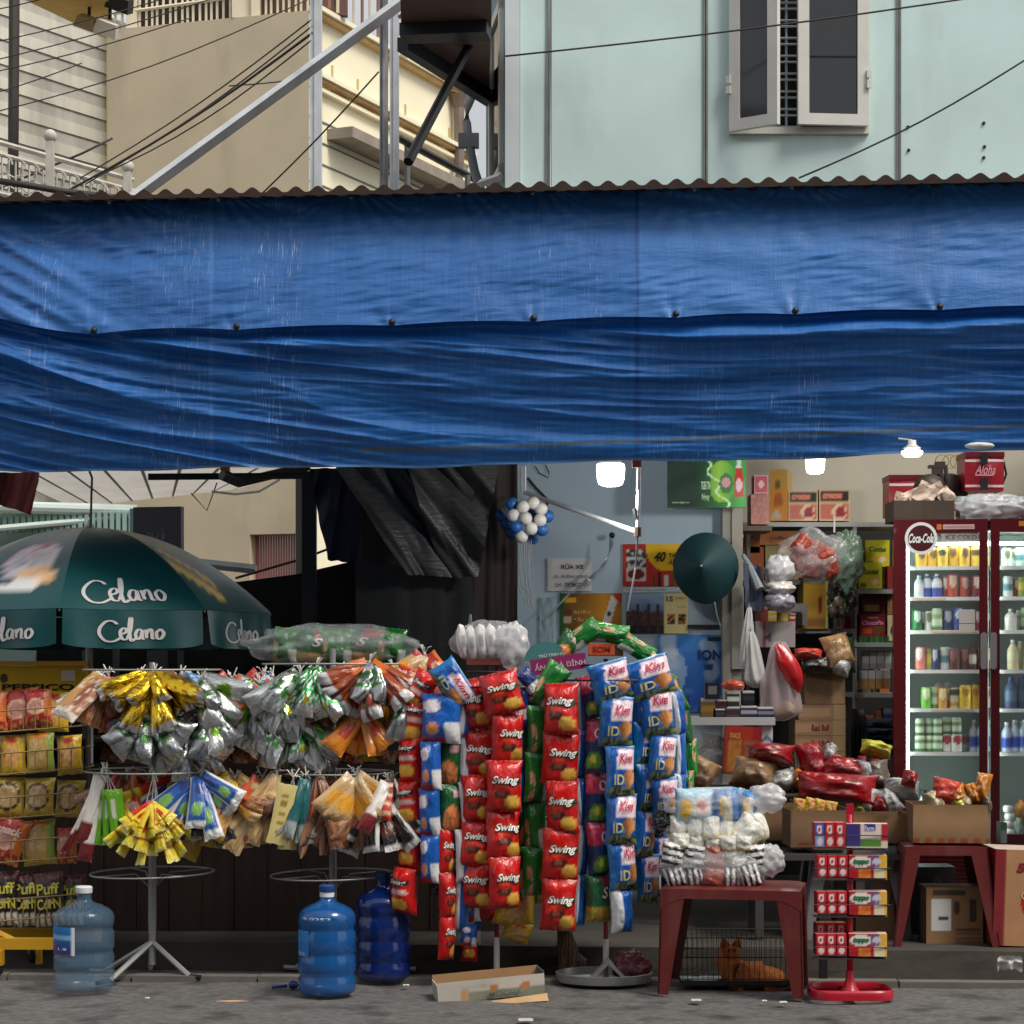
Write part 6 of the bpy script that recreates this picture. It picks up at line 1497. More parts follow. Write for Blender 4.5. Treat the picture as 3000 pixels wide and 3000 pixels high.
def bigbox(u, v):
    c = (190, 26, 44)
    if inell(u, v, .32, .70, .28, .26): c = (236, 234, 226)
    if u > .56 and v > .42: c = (120, 80, 130) if u < .8 else (232, 180, 70)
    if inell(u, v, .72, .72, .12, .14): c = (206, 206, 226)
    if u > .68 and v <= .42: c = (236, 222, 190)
    if .24 < u < .56 and v < .38: c = mixc((226, 110, 40), (236, 190, 90), abs(ns(u * 8, v * 6)) * 1.4)
    if u > .93: c = (236, 186, 70)
    return c
def topbox(u, v):
    c = (60, 50, 120) if u < .33 else (234, 218, 210)
    if .42 < u < .72 and v > .68: c = (50, 60, 150)
    if v < .36: c = (70, 60, 130) if u < .33 else ((90, 140, 50) if .36 < u < .86 else (226, 210, 190))
    if u > .86 and v > .3: c = (190, 40, 60)
    if v < .05: c = (230, 220, 190)
    return c
for r_, (y0, y1, o) in enumerate(((2410, 2480, 0), (2506, 2568, 4), (2612, 2676, 2), (2736, 2798, 0))):
    for i in range(3):
        x = 2388 + i * 30 + o + (4 if r_ else 0); ns_ = 2 if r_ == 3 else 1
        for q in range(ns_):
            carton('sweets_box', f'{"blue" if r_ == 0 and i == 0 else "red"} sweets box, {ORD(i)} from the left, in the {["top", "second", "third", "bottom"][r_]} row of the candy rack' + (' behind' if q else ''), 'sweets box', x, y0 - q * 32, x + 28, y1 - q * 30, YC2 - .05 + .07 * q, .07, smallblue if r_ == 0 and i == 0 else smallbox, (150, 24, 36), (206, 110, 110) if not q else (220, 110, 60), rz=rad(4), nu=8, nv=12, group='small sweets boxes on the candy rack')
    x0, x1 = (2481, 2600) if r_ == 0 else (2488, 2598)
    carton('sweets_box', f'long {"white and purple cow" if r_ == 0 else "red and yellow"} sweets box in the {["top", "second", "third", "bottom"][r_]} row of the candy rack', 'sweets box', x0, y0 + (4 if r_ == 0 else 0), x1, y1 + 4, YC2 - .06, .08, topbox if r_ == 0 else bigbox, (190, 40, 50), (226, 180, 170), ([('Farm', .55, .82, .24, .2, (226, 226, 240), .2, .02)] if r_ == 0 else [('toppo', .32, .70, .42, .3, (20, 110, 60), .3, .05)]), rz=rad(-5), nu=22, nv=12, group='long sweets boxes on the candy rack')
    g = MB(); z = P(0, y1 + 5, YC2).z; g.box((p.x - .165, YC2 - .05, z - .004), (p.x + .165, YC2 + .03, z - .001)); g.build('shelf', mat('clear_grey_shelf', (80, 74, 78), rough=.3), cr)
    g = MB(); z2 = P(0, y0 + 34, YC2).z; g.tube([(p.x - .17, YC2 - .066, z2), (p.x + .172, YC2 - .070, z2)], .0022, 4); g.build('guard_wire', BLACKM, cr)
o = MB().box(tuple(P(2402, 2872, .06)), tuple(P(2424, 2790, .06) + Vector((0, .03, 0)))).build('black_prop', BLACKM); tag(o, 'black table leg standing behind the candy rack', 'leg')

# ---------------------------------------------------------------- shop walls
BLUEW = mat('pale_blue_wall', (178, 200, 214), rough=.75, var=.08, vscale=1.4, bump=.05, bscale=30, dirt=.3, dirtcol=(112, 140, 158), dscale=1.1)
CREAMW = mat('cream_shop_wall', (206, 200, 182), rough=.8, var=.08, vscale=1.4, dirt=.15, dirtcol=(160, 150, 130))
PIL = mat('beige_pilaster', (160, 156, 146), rough=.8, var=.12, dirt=.3, dirtcol=(110, 104, 96), dscale=2)
YBW = 3.0
bw = thing('shop_wall', 'pale blue painted shop wall behind the packet stands', 'wall', P(1800, 2700, YBW))
a, b = P(1420, 2760, YBW), P(2120, 1180, YBW); g = MB(); g.box((a.x, YBW, .126), (b.x, YBW + .12, b.z)); g.build('plaster', BLUEW, bw)
a, b = P(2116, 2760, 2.9), P(2174, 1180, 2.9); g = MB(); g.box((a.x, 2.88, .126), (b.x - .065, 3.14, b.z)); g.box((b.x - .065, 2.86, P(0, 1960, 2.9).z), (b.x, 3.0, P(0, 1488, 2.9).z)); g.box((b.x - .064, 2.9, .126), (b.x - .004, 3.2, b.z)); g.build('pilaster', PIL, bw)
o = MB(); a, b = P(1700, 2760, 4.2), P(3400, 1000, 4.2); o.box((a.x, 4.2, .126), (b.x, 4.3, b.z)); tag(o.build('back_wall', CREAMW), 'cream back wall of the shop above the shelves', 'wall')
o = MB(); o.box((b.x - .3, 0.9, .126), (b.x - .2, 4.2, b.z)); tag(o.build('side_wall', CREAMW), 'cream side wall of the shop beyond the fridge', 'wall')

# ---------------------------------------------------------------- lamps
def bulb(label, x, y, wpx, hpx, Y, strength, flat=False):
    k = K(Y); p = P(x, y, Y); r_ = wpx * k / 2; h = hpx * k; t = thing('lamp', label, 'lamp', (p.x, Y, p.z), 'lit lamps under the tarpaulin')
    em = mat('lamp_glow_%d' % int(strength), (255, 250, 240), emit=strength)
    g = MB(); pr = [(0, -h * .5), (r_ * .5, -h * .5), (r_ * .82, -h * .42), (r_ * .94, -h * .2), (r_, h * .3), (r_ * .96, h * .5)] if not flat else [(0, -h * .5), (r_ * .7, -h * .45), (r_, -h * .1), (r_, h * .15), (r_ * .3, h * .5)]
    g.lathe(pr, 24, M=Matrix.Translation(p)); g.build('bulb', em, t, smooth=True)
    if not flat:
        ld = bpy.data.lights.new('lamp_light', 'POINT'); ld.energy = 11; ld.shadow_soft_size = .05; ld.color = (1, .97, .90); lo = link('lamp_light', ld, t); lo.location = p - Z1 * (h * .5 + .07)
    g = MB(); g.lathe([(r_ * .9, h * .5), (r_ * .6, h * .7), (.02, h * .9), (.018, h * 1.4)], 16, M=Matrix.Translation(p)); g.build('socket', WHITEP, t, smooth=True)
    g = MB(); g.tube([p + Z1 * h * 1.4, p + (Vector((0.01, .05, .5)) if not flat else Vector((-.05, .06, .07)))], .004, 4); g.build('flex', WHITEP, t)
bulb('large glowing lamp hanging in front of the pale blue wall', 1789, 1392, 84, 64, 1.1, 3.5)
bulb('glowing lamp hanging above the noodle boxes', 2388, 1362, 58, 52, 1.9, 3.5)
bulb('flat saucer shaped glowing lamp above the fridge', 2672, 1326, 62, 26, -.36, 5, True)
o = MB(); blob(o, P(2870, 1306, -.34), .065, .04, .016, .1, 3, 16, 8); tag(o.build('lamp_holder', WHITEP, smooth=True), 'unlit white lamp holder at the hem near the right edge', 'lamp')

# ---------------------------------------------------------------- white pole and bar before the blue wall
t = thing('white_pole', 'rusty white pole hanging from the hem with a clamp at its foot', 'pole', P(1866, 1570, 1.1))
g = MB(); g.tube([P(1872, 1340, 1.1), P(1868, 1562, 1.1)], .011, 8); g.build('tube', mat('rust_spotted_white', (186, 190, 192), rough=.5, dirt=.7, dirtcol=(110, 80, 60), dscale=10), t)
g = MB(); g.tube([P(1868, 1545, 1.1), P(1868, 1572, 1.1)], .019, 8); g.build('clamp', mat('rusty_clamp', (96, 76, 62), rough=.8), t)
g = MB(); g.tube([P(1858, 1490, 1.1), P(1864, 1520, 1.1)], .012, 6); g.build('knob', BLACKM, t)
g = MB(); g.tube([P(1868, 1572, 1.1), P(1862, 1660, 1.2), P(1852, 1720, 1.2), P(1838, 1790, 1.2)], .005, 5); g.build('rope_tail', mat('grey_rope', (150, 152, 156), rough=.9), t)
g = MB(); g.tube([P(1540, 1444, 2.4), P(1866, 1558, 1.12)], .013, 8); tag(g.build('metal_bar', GALV), 'slanting metal tube from the brown curtain to the white pole', 'tube')
g = MB(); g.tube([P(1538, 1366, 2.4), P(1538, 1446, 2.4)], .008, 6); g.tube([P(1528, 1366, 2.42), P(1528, 1440, 2.42)], .012, 6); tag(g.build('metal_bracket', GALV), 'short vertical bracket at the corner of the pale blue wall', 'bracket')
for lb, pts in (('looped black wire at the top of the pale blue wall', ((1568, 1366), (1580, 1386), (1606, 1400), (1608, 1384), (1598, 1362))), ('dark cord bundle behind the slanting tube', ((1545, 1400), (1570, 1430), (1600, 1460), (1604, 1480)))):
    g = MB(); g.tube([P(x, y, 2.9) for x, y in pts], .004 if 'loop' in lb else .009, 5); tag(g.build('wall_wire', WIREB), lb, 'wire')
t = thing('strap', 'twisted silver strap hanging from a hook across the blue wall', 'strap', P(1793, 1568, 2.9))
g = MB(); pts = [(1792, 1580), (1784, 1620), (1762, 1662), (1732, 1692), (1700, 1718), (1668, 1740)]
def rib_(pp, w, Y, tw=3): 
    def f(u, v):
        i = min(len(pp) - 2, int(u * (len(pp) - 1))); q = u * (len(pp) - 1) - i; x = pp[i][0] + (pp[i + 1][0] - pp[i][0]) * q; y = pp[i][1] + (pp[i + 1][1] - pp[i][1]) * q; a_ = u * PI * tw
        return P(x + (v - .5) * w * math.cos(a_), y + (v - .5) * w * .6, Y - .03 * math.sin(a_) * (v - .5))
    return f
g.grid(rib_(pts, 12, 2.88), 30, 1); g.build('band', mat('silver_band', (176, 180, 184), rough=.35, metal=.5), t)
g = MB(); g.tube([P(1668, 1740, 2.88), P(1640, 1770, 2.88), P(1596, 1808, 2.88), P(1588, 1790, 2.88)], .006, 5); g.build('tail', WIRE, t)
g = MB(); ellip(g, P(1793, 1568, 2.94), (.018, .02, .018)); g.build('hook', BLACKM, t, smooth=True)
# ball cluster
t = thing('ball_cluster', 'hanging cluster of blue and white plastic balls beside the brown curtain', 'ball cluster', P(1540, 1450, 1.9))
WB, BB = mat('offwhite_ball', (206, 204, 198), rough=.5), mat('blue_ball', (34, 92, 160), rough=.45)
balls = [(1500, 1476, 0), (1532, 1485, 1), (1562, 1474, 1), (1585, 1492, 1), (1504, 1510, 1), (1540, 1519, 1), (1582, 1524, 1), (1604, 1512, 0), (1512, 1544, 0), (1556, 1549, 1), (1588, 1552, 0), (1528, 1572, 1), (1484, 1500, 1), (1484, 1534, 0), (1570, 1512, 0), (1560, 1576, 0), (1500, 1562, 0), (1555, 1495, 0), (1470, 1512, 0)]
for i, (x, y, wv) in enumerate(balls):
    d_ = ((x - 1540) ** 2 + (y - 1525) ** 2) ** .5; yy = 1.9 - .14 * math.sqrt(max(0, 1 - (d_ / 76) ** 2)) if i < 12 else 1.9 + .04
    g = MB(); ellip(g, P(x, y, yy), (19 * K(1.9),) * 3); g.build('ball', WB if wv else BB, t, smooth=True)
for i in range(6):
    x = 1522 + i * 7; g = MB(); g.tube([P(x, 1580, 1.9), P(x - 3 + R.uniform(-5, 5), 1660, 1.9), P(x + R.uniform(-4, 6), 1720, 1.9), P(x + 14 + R.uniform(-8, 8), 1770 + R.uniform(-30, 30), 1.9)], .0028, 4); g.build('ribbon', mat('grey_ribbon', (150, 152, 156), rough=.6), t)

# ---------------------------------------------------------------- posters on the blue wall
def poster(name, label, x0, y0, x1, y1, fn, texts=(), Y=None, nu=40, nv=28, cat='poster', rz=0.0, m=PAPER, group='posters on the pale blue wall', th_=.006):
    Y = Y if Y is not None else YBW - .012; a, b = P(x0, y1, Y), P(x1, y0, Y); w, h = b.x - a.x, b.z - a.z; c = (a + b) / 2; M = Matrix.Translation(c) @ Matrix.Rotation(rz, 4, 'Y')
    g = MB(); g.grid(lambda u, v: M @ Vector(((u - .5) * w, -th_ * .5 - .004 * ns(u * 3 + x0, v * 3), (v - .5) * h)), nu, nv, 0, fn); g.box((-w / 2, -th_ * .5 + .004, -h / 2), (w / 2, th_ * .5 + .004, h / 2), M=M, c=(220, 220, 216))
    for q in texts: g.text(q[0], lambda p, r_: M @ Vector((p, -th_ * .5 - .007, r_)), q[3] * w, q[4] * h, (q[1] - .5) * w, (q[2] - .5) * h, 0, q[5], q[6] if len(q) > 6 else 0, q[7] if len(q) > 7 else .01)
    return tag(g.build(name, m), label, cat, group)
poster('wall_notice', 'white notice with black lettering taped on the blue wall', 1604, 1636, 1734, 1732, lambda u, v: (222, 222, 222) if u > .08 else (206, 210, 210), [('RỬA XE', .56, .76, .5, .17, (40, 42, 48), 0, .02), ('Lối : ĐƯỜNG CÔNG', .52, .46, .76, .11, (90, 92, 98)), ('LH : 0978622371', .54, .2, .72, .13, (70, 72, 80))], group=None)
def p_red(u, v):
    c = (186, 44, 32)
    if .05 < u < .40 and .46 < v < .88: c = (60, 56, 58) if ns(u * 12, v * 10) > -.05 else (206, 204, 200)
    if .05 < u < .40 and .12 < v <= .46: c = (214, 206, 202)
    if inell(u, v, .23, .29, .14, .12): c = (120, 26, 30)
    if inell(u, v, .75, .88, .36, .52): c = (240, 190, 20)
    if u > .52 and v < .36:
        q = u * 9; f = q - int(q)
        if .25 < f < .8 and v < .30 + .05 * math.sin(int(q) * 3): c = [(90, 50, 30), (30, 26, 26), (214, 206, 200), (120, 70, 40)][int(q) % 4]
    return c
poster('poster', 'red and yellow poster partly covered by the conical hat', 1824, 1594, 2000, 1718, p_red, [('40', .62, .70, .2, .24, (60, 40, 10), .3, .04), ('TÁC', .86, .74, .18, .13, (60, 40, 10), .2, .02), ('ANH', .86, .58, .2, .13, (60, 40, 10), .2, .02)])
poster('poster_strip', 'white strip of small print between the red and blue posters', 1826, 1720, 2010, 1736, lambda u, v: (206, 216, 226), [('KHÁM PHÁ TRẢI NGHIỆM', .36, .5, .6, .5, (140, 150, 160))])
def p_crowd(u, v):
    if u < .62:
        c = mixc((70, 96, 140), (150, 180, 210), max(0, min(1, (v - .4) * 2 + .3 * ns(u * 5, v * 5))))
        if v < .55 + .1 * ns(u * 14, 2): c = mixc((66, 40, 40), (120, 80, 70), abs(ns(u * 16, v * 14)) * 1.6)
        if v < .2: c = (26, 26, 34)
        for x in (.18, .36, .52):
            if abs(u - x) < .03 and v < .72: c = (60, 44, 48)
        return c
    c = (226, 208, 150)
    if .24 < v < .5 and (.66 < u < .80 or .83 < u < .97): c = (50, 40, 30) if ns(u * 18, v * 16) > -.1 else (190, 120, 50)
    return c
poster('poster', 'blue concert crowd poster with a cream calendar side', 1834, 1738, 2016, 1856, p_crowd, [('15', .70, .86, .11, .13, (50, 60, 80), 0, .03), ('DAILY', .88, .88, .16, .06, (120, 100, 60)), ('thưởng', .89, .66, .14, .05, (150, 130, 80)), ('Tuborg', .32, .88, .2, .06, (190, 206, 226))])
def p_gold(u, v):
    c = mixc((120, 76, 20), (226, 160, 40), max(0, 1 - abs(u - .72) * 1.6 - abs(v - .6) * .5)); 
    if u < .10: c = (40, 90, 40)
    if v < .07: c = (220, 216, 204)
    if abs((u - .78) - (v - .5) * .25) < .065 and v > .25 and v < .94: c = (226, 224, 220)
    if inell(u, v, .79, .58, .04, .05): c = (40, 50, 40)
    if .07 < u < .27 and .82 < v < .92: c = (236, 180, 40)
    if u > .87 and v > .90 - (u - .87): c = (196, 50, 36)
    if .07 < u < .2 and .36 < v < .66: c = (110, 50, 30) if v > .5 else (206, 180, 150)
    return c
poster('poster', 'golden poster with a white bottle above the green packet arch', 1640, 1738, 1822, 1878, p_gold, [('RƯỢU', .36, .60, .26, .10, (226, 196, 130), 0, .02), ('ĐẤU QUÀ', .40, .45, .36, .11, (226, 196, 130), 0, .02)])
def p_ion(u, v):
    c = mixc((26, 80, 170), (60, 130, 206), v)
    if ns(u * 3, v * 4, 5) > .12: c = mixc(c, (206, 222, 240), min(.8, (ns(u * 3, v * 4, 5) - .12) * 3))
    if inell(u, v, .26, .52, .18, .28) : c = mixc(c, (176, 200, 230), .75)
    if inell(u, v, .2, .78, .11, .1): c = mixc(c, (200, 216, 236), .7)
    if inell(u, v, .78, .58, .07, .05): c = (40, 80, 150)
    if inell(u, v, .42, .12, .08, .1) or (v < .06 and u > .6): c = (24, 50, 130)
    return c
poster('poster', 'blue sky drink poster with dark blue lettering', 1926, 1860, 2118, 2086, p_ion, [('ION', .80, .74, .36, .13, (22, 50, 120), 0, .03)], nu=30, nv=36)
for lb, x, y, w in (('black strip of tape under the conical hat', 2060, 1836, 92), ('short black tape at the top of the blue drink poster', 2096, 1872, 46)):
    o = MB(); a = P(x, y, YBW - .02); o.box((a.x - w * K(3) / 2, YBW - .024, a.z - .012), (a.x + w * K(3) / 2, YBW - .018, a.z + .012)); tag(o.build('tape', BLACKM), lb, 'tape')
poster('wall_paper', 'faded pale sheet peeling from the wall left of the golden poster', 1580, 1750, 1622, 1890, lambda u, v: mixc((166, 192, 200), (120, 140, 140), max(0, ns(u * 4, v * 6))), ())
def p_green(u, v):
    c = mixc((14, 52, 34), (40, 160, 50), max(0, min(1, (u - .35) * 1.7)))
    if u > .55 and inell(u, v, .70, .52, .18, .42): c = mixc((150, 200, 50), (40, 150, 50), abs(u - .66) * 4)
    if abs((u - .62) + (v - .5) * .3 - .05 * math.sin(v * 16)) < .018 and u > .5: c = (206, 240, 190)
    if inell(u, v, .75, .48, .085, .2): c = (60, 120, 70) if not inell(u, v, .75, .5, .055, .10) else (214, 160, 160)
    if abs(u - .915) < .055 - max(0, v - .6) * .1 and v > .2: c = (190, 40, 36) if v < .8 else (206, 216, 206)
    if inell(u, v, .915, .45, .04, .14): c = (226, 190, 200)
    if u < .012 or v < .02: c = (30, 70, 50)
    return c
poster('drinks_sign', 'green drinks sign board with bottle pictures at the top of the pilaster', 1954, 1340, 2184, 1488, p_green, [('TIGER TIN', .49, .44, .12, .16, (206, 236, 200), 0, .02), ('www.tiger.vn', .17, .10, .22, .05, (200, 214, 200)), ('Ngay', .49, .2, .1, .16, (190, 230, 180), 0, .02)], Y=2.70, nu=60, nv=40, cat='sign', m=PRINT, group=None, th_=.02)
# conical hat
t = thing('conical_hat', 'dark teal conical hat hanging on the beige pilaster', 'hat', P(2068, 1660, 2.7))
k = K(2.6); c = P(2068, 1662, 2.66); ap = Vector((-.045, -.20, .0))
HATM = mat('teal_hat_straw', (18, 58, 62), rough=.55, spec=.5)
g = MB(); n = 56; rg_ = 18; vs, fs = [], []
for j in range(rg_ * 2 + 1):
    f = j / (rg_ * 2); rr_ = 97 * k * f + (.0022 if j % 2 else 0)
    for i in range(n):
        a_ = 2 * PI * i / n; q = Vector((rr_ * math.cos(a_), 0, rr_ * 1.06 * math.sin(a_))); q.z -= .012 * max(0, -math.sin(a_)) ** 6 * f
        vs.append(c + q + ap * (1 - f) - Y1 * (.002 if j % 2 else 0))
for j in range(rg_ * 2):
    for i in range(n): fs.append((j * n + i, j * n + (i + 1) % n, (j + 1) * n + (i + 1) % n, (j + 1) * n + i))
g.add(vs, fs); g.build('cone', HATM, t, smooth=True)
g = MB(); ellip(g, c + ap, (.006, .006, .006)); g.build('tip', mat('white_tip', (206, 210, 206)), t, smooth=True)
g = MB(); g.tube([P(2094, 1765, 2.6), P(2100, 1800, 2.7), P(2112, 1836, 2.8)], .003, 4); g.build('chin_string', STRING, t)

# ---------------------------------------------------------------- drinks fridge
YFR = 2.5; FRED = mat('dark_red_fridge_paint', (84, 8, 16), rough=.35, var=.05, coat=.2); FWH = mat('fridge_white_liner', (176, 188, 184), rough=.5); LEDM = mat('fridge_led', (226, 246, 240), emit=16)
LEDW = mat('fridge_led_soft', (224, 244, 238), emit=6)
fr = thing('drinks_fridge', 'tall dark red two door drinks fridge with lit white shelves', 'fridge', P(2880, 2620, YFR))
fx = lambda x: P(x, 0, YFR).x
fz = lambda y: P(0, y, YFR).z
x0, x1, zb_, zt_ = fx(2620), fx(3165), .14, fz(1526); fr_x0 = x0; dpt = .62
g = MB()
g.box((x0, YFR + .05, zb_), (x0 + .03, YFR + dpt, zt_)); g.box((x1 - .03, YFR + .05, zb_), (x1, YFR + dpt, zt_)); g.box((x0 + .03, YFR + dpt - .03, zb_), (x1 - .03, YFR + dpt, zt_)); g.box((x0 + .03, YFR + .05, zt_ - .04), (x1 - .03, YFR + dpt - .03, zt_)); g.box((x0 + .03, YFR + .05, zb_), (x1 - .03, YFR + dpt - .03, fz(2480)))
g.build('cabinet', FRED, fr)
g = MB(); xi0, xi1 = x0 + .034, x1 - .034
g.box((xi0, YFR + dpt - .06, fz(2480)), (xi1, YFR + dpt - .034, zt_ - .05)); g.box((xi0, YFR + .06, fz(2480)), (xi0 + .02, YFR + dpt - .06, zt_ - .05)); g.box((fx(2888) - .01, YFR + .1, fz(2480)), (fx(2888) + .01, YFR + dpt - .06, zt_ - .05)); g.box((xi0, YFR + .06, zt_ - .06), (xi1, YFR + dpt - .06, zt_ - .045)); g.box((xi0, YFR + .06, fz(2478)), (xi1, YFR + dpt - .06, fz(2474)))
g.build('liner', FWH, fr)
for xx in (2652, 2906):
    g = MB(); g.box((fx(xx + 4), YFR + .075, fz(2440)), (fx(xx + 12), YFR + .085, fz(1590))); g.build('light_strip', LEDW, fr)
    for i in range(46):
        y = 1590 + i * 18.5; g = MB(); g.box((fx(xx + 4), YFR + .068, fz(y + 8)), (fx(xx + 10), YFR + .074, fz(y))); g.build('light_diode', LEDM, fr)
g = MB(); g.box((fx(2668), YFR + .09, fz(1596)), (fx(3120), YFR + .12, fz(1588))); g.build('light_strip', LEDM, fr)
shelfs = [1660, 1750, 1848, 1964, 2078, 2206]
for y in shelfs:
    for xa, xb in ((2664, 2878), (2900, 3160)):
        g = MB(); g.box((fx(xa), YFR + .09, fz(y + 5)), (fx(xb), YFR + dpt - .07, fz(y - 1))); g.box((fx(xa), YFR + .084, fz(y + 9)), (fx(xb), YFR + .09, fz(y - 2))); sh = g.build('shelf', mat('fridge_shelf_white', (236, 240, 238), rough=.4), fr)
        if y in (1750, 1848, 2078) and xa < 2800:
            g = MB(); g.box((fx(2730 if y != 1750 else 2664), YFR + .081, fz(y + 7)), (fx(2850 if y != 1750 else 2770), YFR + .0835, fz(y)), c=(226, 196, 180)); g.build('price_strip', PRINT, sh)
def door(xa, xb, ins_l, ins_r):
    g = MB(); g.box((fx(xa), YFR, fz(2492)), (fx(xa + ins_l), YFR + .045, zt_ + .006)); g.box((fx(xb - ins_r), YFR, fz(2492)), (fx(xb), YFR + .045, zt_ + .006)); g.box((fx(xa + ins_l), YFR, fz(1562)), (fx(xb - ins_r), YFR + .045, zt_ + .006)); g.box((fx(xa + ins_l), YFR, fz(2492)), (fx(xb - ins_r), YFR + .045, fz(2440))); d_ = g.build('door', FRED, fr)
    g = MB(); g.box((fx(xa + ins_l), YFR + .018, fz(2440)), (fx(xb - ins_r), YFR + .022, fz(1562))); g.build('glass', mat('fridge_glass', (240, 250, 248), rough=.03, alpha=.03, spec=.3), d_)
    return d_
d1 = door(2618, 2888, 36, 24); d2 = door(2896, 3168, 26, 36)
for x, d_ in ((2876, d1), (2904, d2)):
    g = MB(); M = Matrix.Translation((fx(x), YFR - .028, 0)); w = 9 * K(YFR); q = [(w * math.cos(t), fz(1862) + w * math.sin(t)) for t in [i * PI / 8 for i in range(9)]] + [(w * math.cos(t), fz(1952) + w * math.sin(t)) for t in [PI + i * PI / 8 for i in range(9)]]
    g.prism(q, -.008, .02, M=M); g.build('handle', mat('grey_handle', (128, 126, 130), rough=.4), d_)
g = MB(); g.add([Vector((fx(a), YFR + .0155, fz(b))) for a, b in ((2652, 1588), (2862, 1588), (2862, 1562), (2652, 1562))], [(0, 1, 2, 3)], 0, (196, 196, 192)); g.text('ICE COLD', lambda a, b: Vector((a, YFR + .012, b)), 88 * K(YFR), 13 * K(YFR), fx(2812), fz(1575), 0, (96, 96, 94), 0, 0); g.build('header_strip', PRINT, d1)
g = MB(); g.add([Vector((fx(a), YFR - .002, fz(b))) for a, b in ((2760, 1552), (2850, 1552), (2850, 1538), (2760, 1538))], [(0, 1, 2, 3)], 0, (206, 170, 170)); g.add([Vector((fx(a), YFR - .002, fz(b))) for a, b in ((2742, 1553), (2756, 1553), (2756, 1537), (2742, 1537))], [(0, 1, 2, 3)], 0, (206, 110, 40)); g.text('www.drinkhotline.vn', lambda a, b: Vector((a, YFR - .004, b)), 80 * K(YFR), 6 * K(YFR), fx(2805), fz(1545), 0, (150, 90, 96)); g.build('sticker', PRINT, d1)
g = MB(); g.add([Vector((fx(a), YFR - .002, fz(b))) for a, b in ((2976, 1545), (2992, 1545), (2992, 1530), (2976, 1530))], [(0, 1, 2, 3)], 0, (206, 120, 50)); g.add([Vector((fx(a), YFR - .002, fz(b))) for a, b in ((2996, 1545), (3060, 1545), (3060, 1530), (2996, 1530))], [(0, 1, 2, 3)], 0, (214, 196, 196)); g.build('sticker', PRINT, d2)
g = MB(); M = Matrix.Translation((fx(2697), YFR - .003, fz(1578))) @ Matrix.Rotation(rad(90), 4, 'X'); k = K(YFR)
g.lathe([(47 * k, -.003), (47 * k, .006), (0, .006)], 36, 0, (226, 226, 228), M); g.lathe([(38 * k, .0065), (0, .007)], 36, 0, (70, 10, 18), M)
g.text('Coca-Cola', lambda a, b: Vector((a, YFR - .0125, b)), 72 * k, 28 * k, fx(2697), fz(1578), 0, (232, 232, 232), .35, .035); g.build('roundel', PRINT, d1)
g = MB(); 
for (a, y0, y1) in ((2806, 1826, 1786), (2806, 1852, 1828)): g.add([Vector((fx(a), YFR + .0155, fz(y0))), Vector((fx(a + 46), YFR + .0155, fz(y0))), Vector((fx(a + 46), YFR + .0155, fz(y1))), Vector((fx(a), YFR + .0155, fz(y1)))], [(0, 1, 2, 3)], 0, (190, 186, 182))
g.build('door_notice', PRINT, d1)
g = MB()
for i in range(22):
    z = .17 + i * .012; g = g
g.box((x0 + .02, YFR + .01, .15), (x1 - .02, YFR + .05, fz(2500))); g.build('kick_grille', FRED, fr)
for i in range(9):
    z = .18 + i * .024; g = MB(); g.box((x0 + .06, YFR + .002, z), (x1 - .06, YFR + .01, z + .012)); g.build('grille_slat', FRED, fr)
FRIDGE0 = set(bpy.data.objects)
# contents of the fridge: each can and bottle by itself
CANS = {}
def canmesh(kd, fn, shape):
    key = (kd, shape)
    if key in CANS: return CANS[key]
    g = MB(); cf = lambda t, f: fn(((t / (2 * PI)) + .75) % 1, f)
    if shape == 'can': pr = [(.40, 0), (.5, .04)] + [(.5, .04 + .86 * i / 8) for i in range(1, 9)] + [(.42, .97), (.40, 1), (.36, .985), (0, .985)]
    elif shape == 'slim': pr = [(.38, 0), (.44, .03)] + [(.44, .03 + .89 * i / 8) for i in range(1, 9)] + [(.36, .97), (.35, 1), (.3, .99), (0, .99)]
    else: pr = [(.42, 0), (.5, .02)] + [(.5 - .03 * (i == 3), .02 + .6 * i / 7) for i in range(1, 8)] + [(.44, .70), (.30, .79), (.18, .86), (.17, .90), (.2, .905), (.2, .995), (0, 1)]
    m = PRINT if shape != 'clear' else PRINT
    g.lathe(pr, 18, 0, cf=cf); CANS[key] = g.build('drink_' + ('bottle' if shape in ('bottle', 'clear') else 'can'), m, smooth=True, mesh_only=True, sharp=50); return CANS[key]
def band(base, *bands):
    def f(u, v):
        c = base
        for (v0, v1, cc) in bands:
            if v0 <= v < v1: c = cc
        if v > .97: c = (190, 192, 192)
        return c
    return f
def logo(base, lc, ru=.12, rv=.2, cv=.55): return lambda u, v: (190, 192, 192) if v > .97 else (lc if inell(u, v, .5, cv, ru, rv) or inell(u, v, .0, cv, ru, rv) or inell(u, v, 1, cv, ru, rv) else base)
def btl(liq, lab, cap, v0=.2, v1=.5): return lambda u, v: cap if v > .86 else (lab if v0 < v < v1 else liq)
